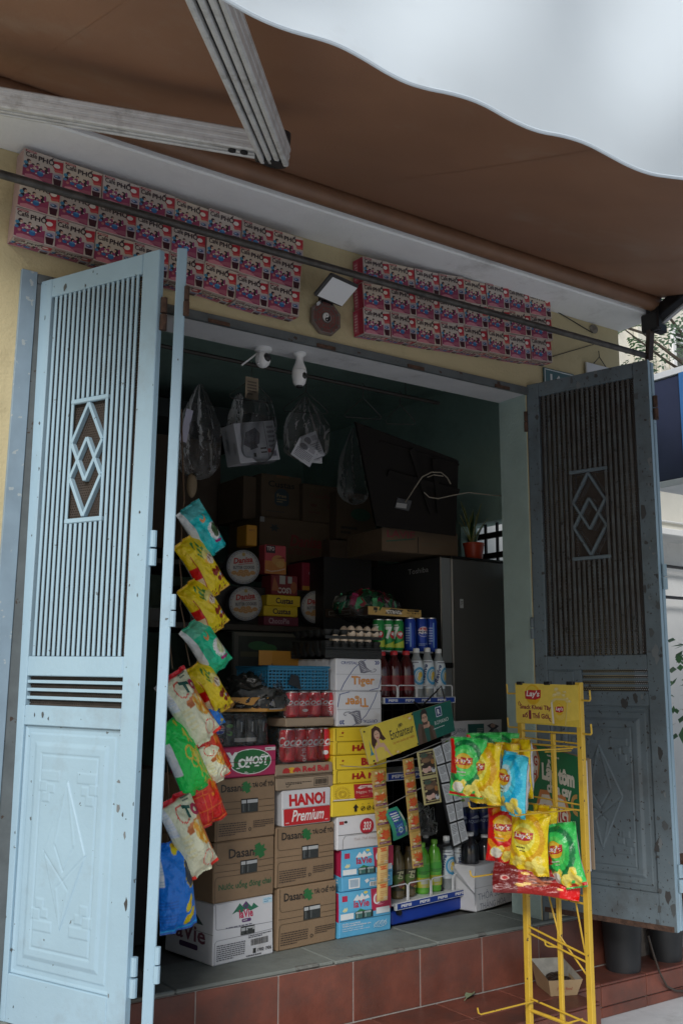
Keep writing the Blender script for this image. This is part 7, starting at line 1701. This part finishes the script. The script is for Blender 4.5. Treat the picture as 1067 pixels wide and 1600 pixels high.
for i, (px, py, rt, w, h, lb) in enumerate(((476, 707, 28, .10, .085, 'white printed card leaning one way in the knotted bag'), (488, 697, -24, .085, .11, 'white printed card with rounded corners, tilted in the knotted bag'), (486, 712, -2, .105, .06, 'white card at the bottom of the knotted bag'))):
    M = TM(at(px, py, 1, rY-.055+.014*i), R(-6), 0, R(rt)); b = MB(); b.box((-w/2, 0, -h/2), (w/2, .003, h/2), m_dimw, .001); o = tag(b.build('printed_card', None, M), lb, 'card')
    p = Print(); p.small(.1, .1, .9, .6, 6, (.14, .14, .16), i); p.e(.35, .75, .2, .15, (.12, .12, .14)); p.r(.6, .68, .9, .88, (.25, .25, .28)); p.build('printed_front', face((-w/2, 0, -h/2), (w, 0, 0), (0, 0, h)), o)
# cameras under the lintel
P = at(411, 556, 1, .13)
t = thing('security_camera', 'white round security camera with two thin aerials under the lintel', 'security camera', (P.x, .13, ZL-.004))
cz = P.z-(ZL-.004)
q = MB(); q.lathe([(0, .0), (.034, 0), (.034, -.010), (.020, -.018), (0, -.018)], m_white, 20); q.build('mount', t)
q = MB(); q.ball((0, 0, -.045), (.030, .030, .034), m_white, 20, 12); q.build('head', t)
q = MB(); q.ball((.004, -.021, -.042), (.017, .015, .018), m_black, 16, 10); q.build('lens', t)
for s_ in (-1, 1): q = MB(); q.tube([(-.018, .012*s_, -.02), ((-.092, .0, -.085) if s_ > 0 else (-.045, -.045, -.082))], .0035, m_white, 8); q.build('aerial', t)
P = at(468, 565, 1, .10)
t = thing('bulb_camera', 'white bulb shaped camera hanging from the lintel', 'security camera', (P.x, .10, ZL-.004))
q = MB(); q.lathe([(0, 0), (.026, 0), (.026, -.006), (.015, -.016), (.014, -.028), (0, -.028)], m_white, 20); q.build('mount', t)
q = MB(); q.lathe([(0, -.026), (.014, -.026), (.017, -.040), (.026, -.062), (.028, -.070), (0, -.070)], m_white, 24); q.build('neck', t)
q = MB(); q.lathe([(0, -.0715), (.0285, -.0715), (.029, -.095), (.024, -.122), (.015, -.132), (0, -.132)], m_white, 24); q.build('head', t)
q = MB(); q.ball((.006, -.020, -.094), (.014, .012, .016), m_black, 14, 10); q.lathe([(0, -.1315), (.014, -.1315), (.012, -.138), (0, -.139)], m_black, 16); q.build('lens', t)
# loft board over the back of the shop
zl_ = at(450, 655, 1, 1.6).z
q = MB(); q.box((.5, 1.6, zl_-.10), (2.75, 2.64, zl_), pm('dark_loft', (.03, .035, .035), rough=.7)); tag(q.build('loft_shelf'), 'dark loft shelf across the back of the shop under the teal ceiling', 'shelf')
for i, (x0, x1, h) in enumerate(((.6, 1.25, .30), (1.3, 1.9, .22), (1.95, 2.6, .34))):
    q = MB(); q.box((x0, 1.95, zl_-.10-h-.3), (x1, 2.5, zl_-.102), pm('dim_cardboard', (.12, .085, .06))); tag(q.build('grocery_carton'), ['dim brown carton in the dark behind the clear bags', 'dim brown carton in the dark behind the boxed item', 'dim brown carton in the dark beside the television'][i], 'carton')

# ================================================================== OUTSIDE, TO THE RIGHT
m_cw = pm('cream_house_wall', (.74, .71, .62), rough=.85, var=.08, scale=2, bump=.2, bscale=30, dirt=((.35, .32, .27), .08, 1.5)); m_gw = pm('grey_house_wall', (.74, .74, .72), rough=.85, var=.08, scale=2, dirt=((.3, .3, .3), .06, 2))
NY = 1.6
nz = lambda y, px=1045: at(px, y, 1, NY).z
nh = thing('neighbour_house', 'cream house beyond the shop corner with a white framed window', 'house', (6, NY, 0))
inH = Matrix.Translation((-6, -NY, 0))
def hb_(nm, lo, hi, m, bev=.006): q = MB(); q.box(lo, hi, m, bev); return q.build(nm, nh, inH)
hb_('wall', (4.0, NY, nz(835)), (14, NY+.3, 8), m_cw); hb_('wall', (4.0, NY+.03, 0), (14, NY+.3, nz(835)), m_gw)
hb_('ledge', (5.0, NY-.25, nz(848)), (14, NY, nz(838)), m_gw); hb_('band', (5.0, NY-.03, nz(818)), (14, NY-.001, nz(815)), m_gw)
wx0 = at(1046, 560, 1, NY).x; wx1 = wx0+1.5; wza, wzb = nz(588, 1055), nz(518, 1055)
hb_('window_pane', (wx0, NY-.01, wza), (wx1, NY-.004, wzb), pm('dark_window_glass', (.10, .10, .09), rough=.1))
for x in (wx0, wx0+.30, wx0+.62, wx1): hb_('window_frame', (x-.025, NY-.05, wza), (x+.025, NY-.012, wzb), m_white)
for z in (wza, wza+.28, (wza+wzb)/2+.1, wzb): hb_('window_frame', (wx0-.02, NY-.048, z-.022), (wx1+.02, NY-.014, z+.022), m_white)
for x in (wx0-.75, wx0-.45, wx0-.2): hb_('pipe', (x, NY-.06, wza-.3), (x+.03, NY-.02, wzb+.3), m_cw)
q = MB(); q.tube([(5, NY-.05, nz(884)), (6.5, NY-.05, nz(884)-.02), (9, NY-.05, nz(884))], .012, m_black, 8); q.tube([(5, NY-.05, nz(934)), (6.5, NY-.05, nz(935)), (9, NY-.05, nz(935))], .012, m_black, 8); q.build('cable', nh, inH)
# navy sign box over the next shop
sx = 4.30; sA = at(1017, 597, 0, sx); sB = at(1021, 755, 0, sx)
t = thing('sign_box', 'plain navy blue shop sign box with a pale edge, beyond the dark door', 'sign', (sx, sA.y, sB.z))
inS = Matrix.Translation((-sx, -sA.y, -sB.z)); m_navys = pm('navy_sign_cloth', (.030, .036, .075), rough=.5, var=.08)
yn = sA.y-1.0
q = MB(); q.box((sx, yn, sB.z), (sx+1.2, sA.y+.02, sA.z-.001), m_navys, .004); q.build('box', t, inS)
q = MB(); q.box((sx-.012, yn-.01, sA.z), (sx+1.21, sA.y+.03, sA.z+.035), m_rackwhite, .002); q.build('top_edge', t, inS); q = MB(); q.box((sx-.008, yn-.01, sB.z-.035), (sx+1.21, sA.y+.03, sB.z-.001), m_rackwhite, .002); q.build('lower_edge', t, inS)
q = MB(); q.box((sx-.014, at(1062, 590, 0, sx).y-.04, sB.z), (sx-.001, at(1062, 590, 0, sx).y, sA.z), pm('blue_sign_post', (.05, .16, .40), rough=.4)); q.build('corner_post', t, inS)
q = MB(); 
for yy in (yn+.15, sA.y-.05): q.box((sx+.6, yy-.03, .08), (sx+.66, yy+.03, sB.z-.036), m_rackwhite, .003)
q.build('post', t, inS)
# tree by the house: feathery sprays
rnd = random.Random(11)
m_bark = pm('grey_bark', (.10, .08, .06), rough=.9, var=.3, bump=.6)
m_lf = [pm('leaf_green_%d' % i, c, rough=.5, var=.2, scale=9) for i, c in enumerate(((.10, .24, .10), (.14, .29, .15), (.07, .17, .08), (.17, .31, .18)))]
tx = at(1150, 560, 1, .9).x; tz = at(1050, 525, 1, .9).z
tr = thing('feathery_tree', 'light green tree with feathery leaves reaching past the awning corner', 'tree', (tx, .9, .08))
q = MB(); q.tube([(0, 0, 0), (.05, .02, 1.2), (-.02, .0, 2.4), (-.1, -.05, tz-.2)], [.09, .075, .055, .035], m_bark, 10)
for (ax, az) in ((-1.6, .25), (-1.2, -.15), (-.9, .6), (.5, .5), (-1.9, .0), (-.5, .2)): q.tube([(-.06, -.02, tz-.45), (ax*.5, rnd.uniform(-.15, .15), tz+az*.7-.1), (ax, rnd.uniform(-.3, .3), tz+az)], [.016, .009, .004], m_bark, 6)
q.build('trunk', tr)
q = MB()
for s_ in range(190):
    a = rnd.random(); base = Vector((rnd.uniform(-2.3, .9), rnd.uniform(-.55, .75), tz-.05+rnd.gauss(0, .24))); d = Vector((rnd.uniform(-1, 1), rnd.uniform(-1, 1), rnd.uniform(-.5, .25))).normalized(); L = rnd.uniform(.16, .34); m_ = m_lf[int(rnd.random()*3.99)]
    side = d.cross(Vector((0, 0, 1))).normalized(); 
    for k in range(11):
        c = base+d*L*k/10+Vector((0, 0, -.10*(k/10)**2)); 
        for sg in (-1, 1):
            l = .055*(1-.5*abs(k/10-.45)); e = c+side*sg*l+d*l*.35; w = d*.011; q.add([c-w*.4, c+side*sg*l*.5-w, e, c+side*sg*l*.5+w], [(0, 1, 2, 3)], m_)
o = q.build('crown', tr); o['kind'] = 'stuff'
# pot plant by the far wall
Pq = at(1066, 1052, 1, .7)
t = thing('leafy_plant', 'dark leafy plant peeping past the edge of the dark door', 'plant', (Pq.x+.1, .7, .08)); q = MB(); rnd = random.Random(3); zq_ = Pq.z-.08
q.tube([(0, 0, .2), (.02, 0, zq_-.2), (0, 0, zq_+.15)], [.02, .014, .006], m_bark, 8); q.lathe([(0, 0), (.14, 0), (.18, .3), (.16, .3), (0, .27)], pm('clay_pot', (.25, .12, .08), rough=.8), 24); q.build('stem', t)
q = MB()
for k in range(120):
    c = Vector((rnd.gauss(0, .13), rnd.gauss(0, .13), zq_+rnd.uniform(-.45, .25))); d = Vector((rnd.uniform(-1, 1), rnd.uniform(-1, 1), rnd.uniform(-.6, .5))).normalized(); s_ = d.cross(Vector((.1, .2, 1))).normalized(); L = rnd.uniform(.06, .12); w = s_*L*.22; q.add([c, c+d*L*.5-w, c+d*L, c+d*L*.5+w], [(0, 1, 2, 3)], m_lf[2 if k % 3 else 0])
o = q.build('foliage', t); o['kind'] = 'stuff'
